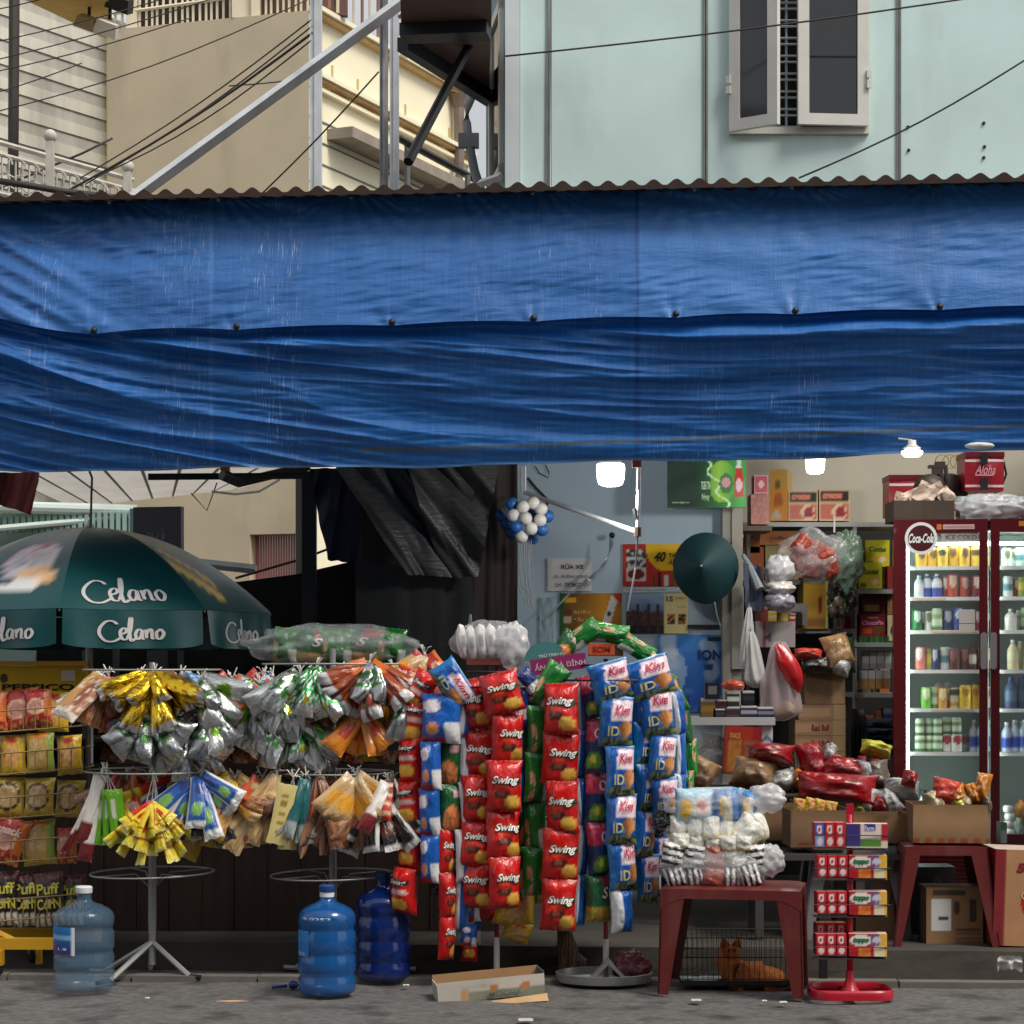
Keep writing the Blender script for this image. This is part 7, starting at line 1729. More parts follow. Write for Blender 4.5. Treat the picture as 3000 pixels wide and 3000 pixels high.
DK = {'gold can': (logo((196, 150, 40), (90, 60, 30)), 'can'), 'yellow can': (logo((206, 170, 60), (60, 50, 30), .14, .12), 'can'), 'white bottle': (btl((206, 216, 220), (226, 228, 228), (226, 230, 230)), 'bottle'), 'blue and white bottle': (btl((44, 74, 160), (214, 222, 232), (226, 230, 234), .35, .7), 'bottle'),
      'dark red can': (logo((130, 26, 32), (220, 206, 200)), 'can'), 'orange red can': (logo((196, 70, 50), (226, 200, 180)), 'can'), 'green can': (logo((20, 110, 50), (214, 224, 214)), 'can'), 'white can': (logo((216, 220, 214), (120, 130, 90)), 'can'), 'pale green can': (band((200, 220, 190), (.0, .2, (80, 130, 70)), (.4, .55, (150, 170, 120))), 'can'), 'navy can': (logo((26, 44, 96), (190, 200, 214)), 'can'),
      'blue can': (logo((40, 70, 160), (220, 226, 236), .14, .16), 'can'), 'pink can': (logo((214, 120, 110), (232, 220, 214)), 'can'), 'olive can': (band((150, 166, 60), (.3, .6, (220, 200, 90))), 'can'), 'silver blue can': (band((206, 216, 216), (.3, .5, (90, 140, 150))), 'can'), 'maroon can': (logo((96, 18, 30), (150, 90, 90)), 'can'), 'brown bottle': (btl((60, 20, 24), (200, 190, 180), (40, 20, 20)), 'bottle'),
      'lime can': (logo((110, 190, 60), (226, 236, 200)), 'can'), 'orange can': (logo((214, 150, 50), (236, 220, 180)), 'can'), 'striped yellow can': (band((230, 220, 190), (.1, .3, (200, 160, 40)), (.5, .75, (60, 60, 50))), 'can'), 'bright yellow can': (logo((222, 190, 40), (180, 130, 20), .12, .1), 'can'), 'red white can': (logo((224, 214, 208), (190, 50, 40)), 'can'),
      'green label white can': (band((206, 222, 196), (.05, .2, (60, 110, 60)), (.45, .6, (110, 140, 80))), 'can'), 'white can with a red badge': (logo((226, 226, 222), (170, 50, 56), .16, .18), 'can'), 'clear water bottle': (btl((176, 190, 206), (40, 76, 176), (226, 230, 232), .14, .42), 'bottle'), 'pale milk tea bottle': (btl((216, 206, 160), (226, 220, 190), (226, 226, 220), .3, .5), 'bottle'), 'dark blue bottle': (btl((60, 80, 120), (90, 120, 150), (60, 90, 150)), 'bottle'), 'white capped jar': (btl((206, 206, 200), (226, 226, 222), (226, 226, 226)), 'bottle'), 'clear dome bottle': (btl((190, 204, 206), (206, 214, 214), (40, 44, 48), .1, .2), 'bottle')}
SHN = ['top', 'second', 'third', 'fourth', 'fifth', 'sixth', 'bottom']
ROWS = []   # (shelf index, shelf y, door, [(kind, x, width px, height px, back/stack)])
ROWS += [(0, 1660, 'left', [('gold can', 2686, 30, 52), ('gold can', 2716, 30, 54), ('yellow can', 2748, 28, 58), ('gold can', 2780, 30, 60), ('gold can', 2810, 28, 58), ('yellow can', 2842, 30, 58)]),
         (1, 1750, 'left', [('white bottle', 2680, 26, 62), ('blue and white bottle', 2702, 28, 66), ('blue and white bottle', 2732, 28, 66), ('dark red can', 2756, 24, 58), ('orange red can', 2776, 28, 64), ('orange red can', 2808, 28, 58), ('dark red can', 2846, 28, 60)]),
         (2, 1848, 'left', [('green can', 2674, 26, 58), ('white can', 2706, 22, 54), ('pale green can', 2732, 28, 62), ('navy can', 2760, 28, 58), ('blue can', 2794, 28, 64), ('dark red can', 2850, 24, 56)]),
         (3, 1964, 'left', [('pink can', 2684, 26, 64), ('olive can', 2708, 24, 58), ('navy can', 2728, 20, 60), ('silver blue can', 2754, 30, 64), ('maroon can', 2782, 28, 58), ('maroon can', 2812, 28, 60), ('brown bottle', 2834, 22, 74), ('orange red can', 2858, 22, 68)]),
         (4, 2078, 'left', [('lime can', 2700, 26, 60), ('pale green can', 2724, 24, 60), ('orange can', 2748, 24, 58), ('striped yellow can', 2780, 26, 58), ('bright yellow can', 2812, 30, 66), ('bright yellow can', 2840, 26, 66), ('red white can', 2862, 20, 62)]),
         (5, 2206, 'left', [('green label white can', 2682, 26, 46), ('green label white can', 2708, 26, 46), ('green label white can', 2734, 26, 46), ('white can with a red badge', 2758, 28, 50), ('white can with a red badge', 2788, 28, 50), ('clear water bottle', 2836, 24, 90), ('clear water bottle', 2858, 22, 92)]),
         (6, 2440, 'left', [('clear dome bottle', 2694, 46, 170), ('clear dome bottle', 2748, 44, 168)]),
         (0, 1660, 'right', [('white can', 2930, 26, 50), ('silver blue can', 2966, 26, 52), ('white can', 2994, 26, 52), ('white can', 3024, 26, 52)]), (1, 1750, 'right', [('silver blue can', 2934, 26, 58), ('dark red can', 2956, 22, 52), ('olive can', 2976, 26, 56), ('green can', 3000, 26, 60), ('green can', 3028, 26, 60)]),
         (2, 1848, 'right', [('white capped jar', 2942, 32, 60), ('pale green can', 2984, 30, 64), ('white can', 3016, 30, 60)]), (3, 1964, 'right', [('pale milk tea bottle', 2948, 30, 84), ('pale milk tea bottle', 2988, 28, 72), ('pale milk tea bottle', 3020, 28, 80)]), (4, 2078, 'right', [('dark blue bottle', 2942, 32, 88), ('dark blue bottle', 2972, 26, 90), ('dark blue bottle', 2996, 26, 90), ('lime can', 3022, 26, 60)]), (5, 2206, 'right', [('clear water bottle', 2930, 26, 84), ('clear water bottle', 2952, 28, 90), ('clear water bottle', 2982, 28, 92), ('clear water bottle', 3010, 28, 92)])]
for si, y, dr, row in ROWS:
    for i, (kd, x, w, h) in enumerate(row):
        fn, shp = DK[kd]; k2 = K(YFR + .15); me = canmesh(kd, fn, shp); z = fz(y - 1) + .001 if si < 6 else fz(2474) + .001
        hh = h * k2 if si < 6 else .3; yy = YFR + .14 + .02 * (i % 2); px = ((x - CX) * K(yy))
        where = f'{ORD(i)} from left, {SHN[si]} shelf, {dr} fridge door' if si < 6 else f'{ORD(i)} on the floor of the fridge behind the left door'
        o = link(me.name, me, None, Matrix.Translation((px, yy, z)) @ Matrix.Rotation(R.uniform(-.4, .4), 4, 'Z') @ Matrix.Diagonal((w * 1.1 * k2, w * 1.1 * k2, hh * 1.04, 1))); tag(o, f'{kd}, {where}', 'bottle' if shp == 'bottle' else 'can', 'drinks in the fridge')
        if si == 5 and kd in ('green label white can', 'white can with a red badge') :
            kd2 = 'green label white can' if i < 5 else kd; me2 = canmesh('green label white can', DK['green label white can'][0], 'can')
            o = link(me2.name, me2, None, Matrix.Translation((px, yy, z + hh + .001)) @ Matrix.Rotation(R.uniform(-.4, .4), 4, 'Z') @ Matrix.Diagonal((w * k2, w * k2, 50 * k2, 1))); tag(o, f'green label white can stacked on the {ORD(i)} can, sixth shelf, left door', 'can', 'drinks in the fridge')
        if si < 6:
            x2 = x + 14; o = link(me.name, me, None, Matrix.Translation(((x2 - CX) * K(yy + .1), yy + .1, z)) @ Matrix.Rotation(R.uniform(-.4, .4), 4, 'Z') @ Matrix.Diagonal((w * 1.1 * k2, w * 1.1 * k2, hh, 1))); tag(o, f'{kd}, back row, {where}', 'bottle' if shp == 'bottle' else 'can', 'drinks in the fridge')
for x, y, c in ((2740, 2008, (190, 170, 160)), (2766, 2010, (206, 200, 190)), (2842, 2004, (190, 200, 200))):
    q = P(x, 2014, YFR + .16); g = MB(); g.lathe([(14 * K(2.6), -.01), (15 * K(2.6), .01), (8 * K(2.6), .028), (0, .03)], 16, M=Matrix.Translation((q.x, YFR + .3, fz(2078) + .125)), c=c); g.lathe([(12 * K(2.6), 0), (12 * K(2.6), .115)], 12, M=Matrix.Translation((q.x, YFR + .3, fz(2078) + .001)), c=(150, 150, 150)); o = g.build('drink_cup', PRINT, smooth=True); tag(o, f'lidded cup at the back of the fifth fridge shelf, {["leftmost", "middle", "rightmost"][[2740, 2766, 2842].index(x)]} of three', 'cup', 'cups in the fridge')
for i in range(5):
    q = P(2936 + (i % 2) * 4, 2262 + i * 24, YFR + .12); g = MB(); g.lathe([(.0, -.02), (.026, -.018), (.03, 0), (.026, .02), (0, .022)], 14, c=(226, 230, 230), M=Matrix.Translation((q.x, YFR + .12, fz(2474) + .025 + i * .045))); tag(g.build('yoghurt_pot', PRINT, smooth=True), f'white pot, {ORD(i)} from the bottom of the pot stack behind the right fridge door', 'pot', 'stacked pots in the fridge')
for i, (x, y, c) in enumerate(((2970, 2300, (226, 150, 60)), (2990, 2330, (60, 130, 80)), (2968, 2370, (190, 206, 196)), (2996, 2390, (40, 110, 60)))):
    g = MB(); q = P(x, y, YFR + .2); blob(g, (q.x, YFR + .2 + .03 * i, fz(2474) + .05 + .05 * (3 - i)), .04, .04, .05, .3, i * 3.0, 14, 10, c); tag(g.build('snack_bag', FILM, smooth=True), ['orange', 'green', 'pale', 'dark green'][i] + ' bag on the fridge floor behind the right door', 'bag', 'bags in the fridge')

# the fridge is turned a little to face the street
MR = Matrix.Translation((fr_x0, YFR, 0)) @ Matrix.Rotation(rad(-9), 4, 'Z') @ Matrix.Translation((-fr_x0, -YFR, 0))
for o in [fr] + [o for o in bpy.data.objects if o not in FRIDGE0 and o.parent is None]: o.matrix_basis = MR @ o.matrix_basis

# ---------------------------------------------------------------- on top of the fridge
CM = mat('red_cooler_cloth', (150, 24, 40), rough=.35, bump=.25, bscale=9, spec=.6)
def cooler(label, x0, y0, x1, y1, Y, txt, straps):
    k = K(Y); a, b = P(x0, y1, Y), P(x1, y0, Y); t = thing('cooler_bag', label, 'cooler bag', (a + b) / 2, 'red cooler bags on the fridge'); D_ = .24
    def sh(u, v, m_): 
        s_ = 1 + .03 * math.sin(v * PI); return Vector(((a.x + b.x) / 2 + (u - .5) * (b.x - a.x) * s_, Y - .02 * math.sin(u * PI) * math.sin(v * PI), a.z + v * (b.z - a.z)))
    g = MB(); g.grid(lambda u, v: sh(u, v, 0), 10, 10); g.box((a.x, Y + .004, a.z), (b.x, Y + D_, b.z)); g.build('body', CM, t)
    for v in (straps): g = MB(); g.add([sh(u, v + q, 0) + Vector((0, -.004, 0)) for q in (0, .07) for u in (0, .5, 1)], [(0, 1, 4, 3), (1, 2, 5, 4)]); g.build('piping', mat('pink_white_piping', (226, 196, 200), rough=.5), t)
    g = MB(); g.box((a.x - .004, Y - .01, b.z - .008), (b.x + .004, Y + D_, b.z + .022)); g.build('lid', mat('dark_red_lid', (104, 20, 32), rough=.4), t)
    if txt:
        for v in (straps): g = MB(); q = sh(.46, v - .02, 0); g.box((q.x - .02, Y - .034, q.z - .012), (q.x + .022, Y - .022, q.z + .055)); g.build('buckle', BLACKM, t)
        g = MB(); g.text(txt, lambda p, q: Vector((p, Y - .026, q)), .12, .055, (a.x + b.x) / 2, (a.z + b.z) / 2 + .02, 0, (226, 170, 180), .4, .0); g.add([Vector((p, Y - .027, q)) for p, q in (((a.x + b.x) / 2 - .06, (a.z + b.z) / 2 - .016), ((a.x + b.x) / 2 + .05, (a.z + b.z) / 2 - .016), ((a.x + b.x) / 2 + .05, (a.z + b.z) / 2 - .010), ((a.x + b.x) / 2 - .06, (a.z + b.z) / 2 - .010))], [(0, 1, 2, 3)], 0, (226, 170, 180)); g.build('lettering', PRINT, t)
        g = MB(); g.tube([Vector((b.x + .004, Y + .05, b.z)), Vector((b.x + .03, Y + .06, (a.z + b.z) / 2)), Vector((b.x + .004, Y + .05, a.z + .04))], .007, 5); g.build('strap', BLACKM, t)
    return t
cooler('red cooler bag with black buckles and script lettering on the plastic bundle', 2828, 1335, 2940, 1438, 2.75, 'Aloha', (.10, .82))
cooler('wider red cooler bag half hidden behind the black fan', 2606, 1402, 2742, 1512, 3.0, '', (.80,))
t = thing('stand_fan', 'black fan with a round head lying on top of the fridge', 'fan', P(2760, 1465, 2.9))
YFN = 2.85; p = lambda x, y: P(x, y, YFN)
g = MB(); g.lathe([(0, -.03), (.05, -.03), (.10, -.015), (.105, .01), (.05, .04), (0, .05)], 24, M=Matrix.Translation(p(2724, 1440)) @ Matrix.Rotation(rad(90), 4, 'X')); g.build('head', mat('dark_fan_plastic', (62, 54, 48), rough=.5), t, smooth=True)
g = MB(); g.lathe([(0, -.02), (.09, -.02), (.115, 0), (.10, .03), (0, .05)], 24, M=Matrix.Translation(P(2782, 1442, 2.95)) @ Matrix.Rotation(rad(90), 4, 'X')); g.build('guard', mat('brown_fan_guard', (84, 70, 58), rough=.5), t, smooth=True)
for (x0, y0, x1, y1) in ((2734, 1372, 2764, 1398), (2722, 1362, 2776, 1371), (2742, 1352, 2770, 1362), (2728, 1390, 2754, 1402), (2770, 1371, 2777, 1445)):
    g = MB(); a, b = p(x0, y1), p(x1, y0); g.box((a.x, YFN, a.z), (b.x, YFN + .05, b.z)); g.build('bracket', mat('dark_fan_plastic', (62, 54, 48)), t)
carton('open_carton', 'dark brown open carton full of paper on top of the fridge', 'box', 2619, 1466, 2796, 1527, 2.62, .3, lambda u, v: (74, 62, 52) if abs(u - .52) > .05 else (66, 56, 48), (70, 58, 50), (50, 42, 36), m=CARD)
for i, (x, y, s_, ro) in enumerate(((2640, 1462, 26, .3), (2676, 1456, 30, -.4), (2712, 1446, 40, .5), (2742, 1444, 36, -.5), (2770, 1452, 30, .9))):
    g = MB(); c = P(x, y, 2.68 + .03 * (i % 2)); M = Matrix.Translation(c) @ Matrix.Rotation(ro, 4, 'Y'); k = K(2.68); g.grid(lambda u, v: M @ Vector(((u - .5) * s_ * 1.5 * k, .05 * ns(u * 2 + i, v * 2), (v - .5) * s_ * k * 1.5)), 6, 6, 0, lambda u, v: (226, 206, 190) if ns(u * 3, v * 3, i) > -.2 else (206, 170, 150)); tag(g.build('paper_sheet', PAPER), f'crumpled pale paper, {ORD(i)} from the left in the carton on the fridge', 'paper', 'papers in the fridge top carton')
t = thing('plastic_bundle', 'clear plastic bundle of cups lying on top of the fridge', 'bundle', P(2900, 1525, 2.62))
for i in range(10):
    g = MB(); x = 2815 + i * 21; g.lathe([(.028, -.075), (.036, .0), (.04, .07), (.0, .07)], 12, M=Matrix.Translation(P(x, 1490, 2.68)), c=(200, 210, 220)); g.build('cup', mat('cup_plastic', (190, 204, 210), rough=.25, alpha=.6), t, smooth=True)
g = MB(); blob(g, P(2905, 1490, 2.68), 115 * K(2.68), .11, 40 * K(2.68), .25, 4.7, 40, 18, freq=3.5); g.build('plastic_wrap', MILKY, t, smooth=True)
g = MB(); 
for i in range(4): g.tube([P(2760 + 22 * i + 20 * math.cos(a), 1352 + 20 * math.sin(a), 3.9) for a in [j * PI / 8 for j in range(17)]], .003, 4)
tag(g.build('wire_coil', mat('yellow_wire', (170, 150, 90), rough=.6)), 'loose coil of yellowish wire on the cream wall above the fan', 'wire')

# ---------------------------------------------------------------- shelves at the back of the shop
SHW = mat('shelf_white_metal', (170, 174, 174), rough=.5, var=.1); SHD = mat('shelf_dark_metal', (92, 94, 94), rough=.6)
sv = thing('shelf_unit', 'tall metal shelf unit of groceries beside the fridge', 'shelf unit', P(2400, 2600, 3.4))
YS = 3.4
for x, m_ in ((2500, SHW), (2622, SHD), (2188, SHD)):
    g = MB(); a, b = P(x, 2700, YS), P(x + 10, 1530 if x == 2500 else 1540, YS); g.box((a.x, YS, .13), (b.x, YS + .03, b.z)); g.build('upright', m_, sv)
for (x0, x1, y) in ((2180, 2630, 1530), (2502, 2628, 1726), (2502, 2628, 1882), (2502, 2628, 2030), (2330, 2500, 1842), (2180, 2500, 1700)):
    g = MB(); a, b = P(x0, y, YS), P(x1, y, YS); g.box((a.x, YS - .01, a.z - .028), (b.x, YS + .42, a.z)); g.build('shelf', SHW if y != 1700 else SHD, sv)
g = MB(); g.box(P(2180, 2700, YS + .5), P(2640, 1540, YS + .52)); g.build('back_sheet', mat('dark_shelf_back', (46, 46, 46), rough=.8), sv)
g = MB(); a = P(2172, 1540, 2.95); g.box((a.x, 2.95, a.z - .03), (P(2262, 0, 2.95).x, 3.3, a.z)); g.build('side_shelf', mat('brown_shelf_board', (96, 80, 62), rough=.7), sv)
def noodle(u, v):
    c = (206, 176, 130)
    if v > .62: c = (40, 30, 28)
    if .1 < u < .74 and .68 < v < .88: c = (206, 110, 90)
    if v < .56:
        c = (196, 110, 90)
        if inell(u, v, .66, .28, .26, .24): c = (226, 196, 160)
        if inell(u, v, .68, .28, .18, .17): c = mixc((170, 40, 40), (120, 50, 80), abs(ns(u * 9, v * 9)) * 1.6)
    if u < .025 or u > .975 or v < .03 or v > .97: c = (214, 190, 150)
    return c
tx = [('OMACHI', .42, .78, .58, .16, (226, 150, 120), .2, .02)]
carton('noodle_carton', 'noodle carton with a bowl picture, left one on the top shelf', 'carton', 2310, 1438, 2396, 1526, 3.42, .3, noodle, (120, 100, 76), (150, 130, 100), tx, group='noodle cartons on the top shelf')
carton('noodle_carton', 'noodle carton with a purple bowl picture, nearer the fridge on the top shelf', 'carton', 2400, 1434, 2490, 1526, 3.42, .34, noodle, (110, 92, 70), (150, 130, 100), tx, group='noodle cartons on the top shelf')
def ybox(u, v):
    c = (206, 160, 70) if v > .62 else (226, 150, 50)
    if v > .62 and .3 < u < .6 and math.sin(v * 60) > 0: c = (120, 90, 50)
    if inell(u, v, .5, .4, .26, .14): c = (190, 100, 40)
    if inell(u, v, .4, .1, .3, .08): c = (206, 196, 180)
    return c
carton('yellow_carton', 'tall yellow and brown carton standing on the top shelf', 'carton', 2254, 1376, 2306, 1526, 3.40, .28, ybox, (190, 150, 84), (206, 170, 100), rz=rad(-14))
carton('red_carton', 'small red printed box on top of the pinkish box by the pilaster', 'box', 2210, 1392, 2250, 1446, 3.0, .16, lambda u, v: (186, 44, 66) if .06 < u < .94 and .08 < v < .94 and not inell(u, v, .5, .5, .22, .2) else (226, 190, 190), (150, 40, 56))
carton('pink_carton', 'pinkish patterned box under the small red one', 'box', 2200, 1448, 2252, 1536, 3.0, .2, lambda u, v: mixc((150, 70, 66), (190, 130, 110), abs(ns(u * 6, v * 7)) * 1.6), (110, 60, 54))
def plain(c, s_=.15): return lambda u, v: mixc(c, tuple(q * .7 for q in c), abs(ns(u * 5 + c[0], v * 5)) * s_ * 4)
for nm, lb, x0, y0, x1, y1, c in (('brown_carton', 'orange brown carton lying on the second shelf', 2226, 1556, 2340, 1596, (196, 130, 84)), ('brown_carton', 'tilted brown carton at the pilaster on the second shelf', 2178, 1576, 2226, 1620, (150, 96, 50)), ('brown_carton', 'upright dark orange carton on the second shelf', 2196, 1602, 2238, 1698, (150, 84, 46)), ('brown_carton', 'pale green and brown carton on the second shelf', 2242, 1598, 2284, 1698, (150, 140, 96)), ('brown_carton', 'tan carton behind the hanging red bag', 2284, 1598, 2340, 1698, (176, 140, 96))):
    carton(nm, lb, 'carton', x0, y0, x1, y1, 3.45, .25, plain(c), tuple(q * .7 for q in c), tuple(q * .85 for q in c), [('coffee', .5, .5, .5, .3, (90, 50, 30), .2)] if x1 - x0 > 100 else [], m=CARD, group='cartons on the second shelf')
def custas(u, v):
    c = (206, 206, 40)
    if inell(u, v, .66, .28, .28, .2): c = (226, 180, 60)
    if inell(u, v, .70, .26, .16, .11): c = (236, 226, 180)
    if inell(u, v, .2, .12, .16, .1): c = (110, 96, 30)
    return c
ctx = [('Custas', .5, .66, .72, .2, (60, 90, 30), .2, .03)]
carton('cake_box', 'yellow cake box with green lettering, upper of the two on the shelf', 'box', 2536, 1582, 2606, 1660, 3.55, .14, custas, (170, 170, 50), (196, 196, 70), ctx, group='yellow cake boxes beside the fridge')
carton('cake_box', 'yellow cake box with green lettering, front lower one by the white upright', 'box', 2516, 1648, 2584, 1724, 3.42, .1, custas, (170, 170, 50), (196, 196, 70), ctx, group='yellow cake boxes beside the fridge')
carton('cake_box', 'yellow cake box behind the front one', 'box', 2556, 1660, 2606, 1724, 3.6, .1, custas, (170, 170, 50), (196, 196, 70), group='yellow cake boxes beside the fridge')
carton('small_box', 'small red box standing between cake boxes and fridge', 'box', 2600, 1658, 2620, 1724, 3.5, .12, plain((150, 40, 44)), (120, 30, 36))
def choco(u, v):
    c = (150, 22, 34)
    if inell(u, v, .3, .25, .2, .16): c = (206, 90, 40)
    if inell(u, v, .72, .3, .22, .16): c = (110, 80, 40)
    if v > .9: c = (110, 20, 26)
    return c
carton('cake_box', 'red cake box with white and purple lettering beside the fridge', 'box', 2520, 1800, 2594, 1864, 3.44, .2, choco, (110, 16, 26), (140, 24, 34), [('ChocoPie', .5, .62, .86, .2, (214, 170, 220), .2, .03), ('ORION', .5, .85, .4, .08, (226, 206, 206))])
carton('small_box', 'small dark red box with a cream label on the red cake box', 'box', 2526, 1742, 2592, 1798, 3.5, .16, lambda u, v: (196, 170, 100) if .08 < u < .78 and .12 < v < .5 else mixc((110, 30, 28), (80, 20, 24), abs(ns(u * 6, v * 6))), (80, 20, 22))
carton('green_box', 'row of green boxes under the red cake box', 'box', 2516, 1864, 2604, 1882, 3.44, .2, lambda u, v: (60, 120, 50) if math.sin(u * 34) > 0 else (30, 70, 36), (40, 80, 40))
for i, (x0, y0, x1, y1) in enumerate(((2600, 1740, 2622, 1800), (2600, 1802, 2622, 1878))): carton('small_box', ['orange brown box edge above the cream one by the fridge', 'cream box with a dark badge at the fridge side'][i], 'box', x0, y0, x1, y1, 3.5, .1, [plain((160, 110, 70)), lambda u, v: (214, 200, 160) if not inell(u, v, .8, .4, .4, .2) else (70, 40, 36)][i], (120, 90, 60))
for j in range(2):
    for i in range(4):
        x = 2522 + i * 22 + (0 if j else 4); y = 1906 + j * 58
        carton('milk_carton', f'small {"white" if j == 0 else "white and brown"} milk carton, {ORD(i)} from the left in the {"upper" if j == 0 else "lower"} low shelf row', 'carton', x, y, x + 20, y + 54, 3.46 + .03 * (1 - j), .06, (lambda u, v: (190, 190, 190) if v > .35 else (150, 150, 154)) if j == 0 else (lambda u, v: (196, 196, 194) if v > .6 else ((40, 40, 50) if v > .5 else (170, 130, 80))), (140, 140, 140), nu=4, nv=8, group='milk cartons on the low shelf')
def tin(u, v):
    c = (190, 150, 50)
    if v > .84: c = (30, 96, 66)
    if .62 < u < .78 and .3 < v < .62: c = (150, 30, 30)
    if .1 < u < .9 and .06 < v < .24: c = (150, 100, 50)
    if u > .92: c = (214, 206, 120)
    return c
carton('yellow_carton', 'big yellow carton with a green top on the middle shelf', 'carton', 2354, 1690, 2426, 1842, 3.36, .3, tin, (150, 120, 40), (30, 90, 60))
carton('white_carton', 'open white carton with a dark hole beside the yellow one', 'carton', 2320, 1768, 2366, 1832, 3.2, .2, lambda u, v: (30, 28, 28) if u < .7 and v < .62 and u + v < 1.2 else (150, 148, 146), (170, 168, 164), rz=rad(8))
for i, (x, y, h, c) in enumerate(((2340, 1880, 30, (150, 100, 40)), (2450, 1820, 110, (190, 190, 180)), (2466, 1826, 100, (206, 200, 190)), (2482, 1816, 120, (150, 40, 30)), (2496, 1830, 100, (120, 110, 100)))):
    g = MB(); q = P(x, 1842, 3.3); r_ = 9 * K(3.3); g.lathe([(r_, 0), (r_, h * K(3.3) * .7), (r_ * .45, h * K(3.3) * .85), (r_ * .45, h * K(3.3)), (0, h * K(3.3))], 12, c=c, M=Matrix.Translation(q + Z1 * .002)); tag(g.build('sauce_bottle', PRINT, smooth=True), ['short amber bottle left on the middle shelf', 'white sauce bottle right of the yellow carton', 'cream sauce bottle beside the white one', 'red sauce bottle in the dark corner of the middle shelf', 'grey brown bottle next to the shelf upright'][i], 'bottle', 'bottles on the middle shelf')
for i in range(14):
    g = MB(); c = P(2440 + (i % 5) * 14, 1735 + (i // 5) * 26, 3.15 + .02 * (i % 3)); blob(g, c, .03, .03, .045, .45, i * 1.9, 12, 8, [(70, 66, 56), (46, 44, 40), (110, 100, 80), (60, 80, 60)][i % 4]); tag(g.build('hanging_sachet', FILM, smooth=True), f'dark sachet, {ORD(i)} of the bunch hanging under the green bag', 'sachet', 'dark sachets hanging by the shelf upright')
# hanging bags
REDF = mat('red_glossy_film', (176, 22, 26), rough=.25, bump=.6, bscale=14, spec=.7)
t = thing('hanging_bag', 'clear bag full of red packs hanging under the top shelf', 'bag', P(2440, 1530, 3.0), 'plastic bags hanging in the shop')
for i, (x, y, ro) in enumerate(((2340, 1640, .4), (2378, 1618, -.2), (2414, 1630, .5), (2380, 1664, .1), (2436, 1660, -.4), (2350, 1600, .7))):
    pack(t, 'redpk', P(x, y, 3.0 - .03 * (i % 3)), 62 * K(3), 66 * K(3), .14, R.uniform(-.5, .5), ro)
g = MB(); blob(g, P(2384, 1628, 3.0), 96 * K(3), .14, 72 * K(3), .28, 2.7, 30, 20); g.build('plastic_wrap', CLEAR, t, smooth=True)
g = MB(); g.tube([P(2444, 1512, 3.0), P(2444, 1560, 3.0)], .006, 5); g.build('hook', WHITEP, t)
t = thing('hanging_bag', 'greenish clear bag hanging right of the red packs', 'bag', P(2480, 1560, 3.0), 'plastic bags hanging in the shop')
g = MB(); blob(g, P(2482, 1640, 3.0), 44 * K(3), .1, 78 * K(3), .4, 7.7, 26, 20); g.build('film', mat('greenish_film', (120, 150, 130), rough=.2, alpha=.6, bump=.9, bscale=22, spec=.8), t, smooth=True)
for i, (lb, x, y, w, h, c) in enumerate((('grey clear bag of white goods, top of the pile by the pilaster', 2284, 1668, 44, 42, (190, 190, 192)), ('white folded pack in the middle of the plastic pile', 2282, 1722, 46, 22, (196, 190, 186)), ('lilac grey pack at the bottom of the plastic pile', 2284, 1762, 44, 30, (150, 146, 160)))):
    g = MB(); blob(g, P(x, y, 2.7), w * K(2.7), .09, h * K(2.7), .22, 1.7 + i * 2, 24, 14, c); tag(g.build('plastic_pack', FILM, smooth=True), lb, 'plastic pack', 'plastic packs piled by the pilaster')
o = carton('white_box', 'white printed box with a red stripe under the plastic packs', 'box', 2214, 1820, 2330, 1896, 2.8, .2, lambda u, v: (120, 30, 34) if .16 < u < .22 else ((60, 56, 56) if inell(u, v, .34, .4, .06, .16) else (140, 136, 134)), (110, 106, 104))
drape('jacket', 'dark blue jacket sleeve hanging beside the pilaster', 'cloth', [(2186, 1790), (2240, 1790), (2232, 1660), (2176, 1650)], 2.6, mat('slate_cloth', (66, 72, 92), rough=.85, var=.2), .07, seed=3.7)
g = MB(); g.tube([P(2176, 1624, 2.6), P(2196, 1660, 2.6), P(2226, 1726, 2.55)], [.012, .02, .028], 8); tag(g.build('grey_hose', mat('grey_blue_hose', (120, 128, 136), rough=.6)), 'grey blue sleeve slanting down from the pilaster', 'sleeve')
def carrier(label, x0, y0, x1, y1, Y, m, seed=0, tip=None, neck=.2):
    k = K(Y); t = thing('carrier_bag', label, 'bag', P((x0 + x1) / 2, y0, Y), 'plastic bags hanging in the shop')
    def f(u, v):
        th_ = 2 * PI * u; w = (neck + (1 - neck) * (1 - v) ** .7) * (1 if v > .12 else math.sqrt(max(0.05, v / .12))); fo = 1 + .18 * math.sin(th_ * 7 + seed) * (.4 + v) + .2 * ns(math.cos(th_) * 2 + seed, math.sin(th_) * 2, v * 3)
        x = (x0 + x1) / 2 + (x1 - x0) / 2 * w * fo * math.cos(th_) + ((tip - (x0 + x1) / 2) * v if tip else 0); y = y1 + (y0 - y1) * v
        return P(x, y, Y + .08 * w * fo * math.sin(th_))
    g = MB(); g.grid(f, 48, 18); g.build('film', m, t, smooth=True)
    g = MB(); tx_ = tip or (x0 + x1) / 2; g.tube([P(tx_ - 4, y0 + 10, Y), P(tx_ - 2, y0 - 16, Y), P(tx_ + 4, y0 + 10, Y)], .004, 5); g.build('handle', m, t)
    return t
carrier('white carrier bag hanging on the pilaster', 2180, 1850, 2248, 2016, 2.5, mat('white_carrier_film', (190, 188, 186), rough=.3, alpha=.85, bump=.5, bscale=16, spec=.7), 1.0, 2200)
carrier('thin clear bag hanging highest on the pilaster', 2160, 1780, 2210, 1960, 2.55, MILKY, 2.2, 2196)
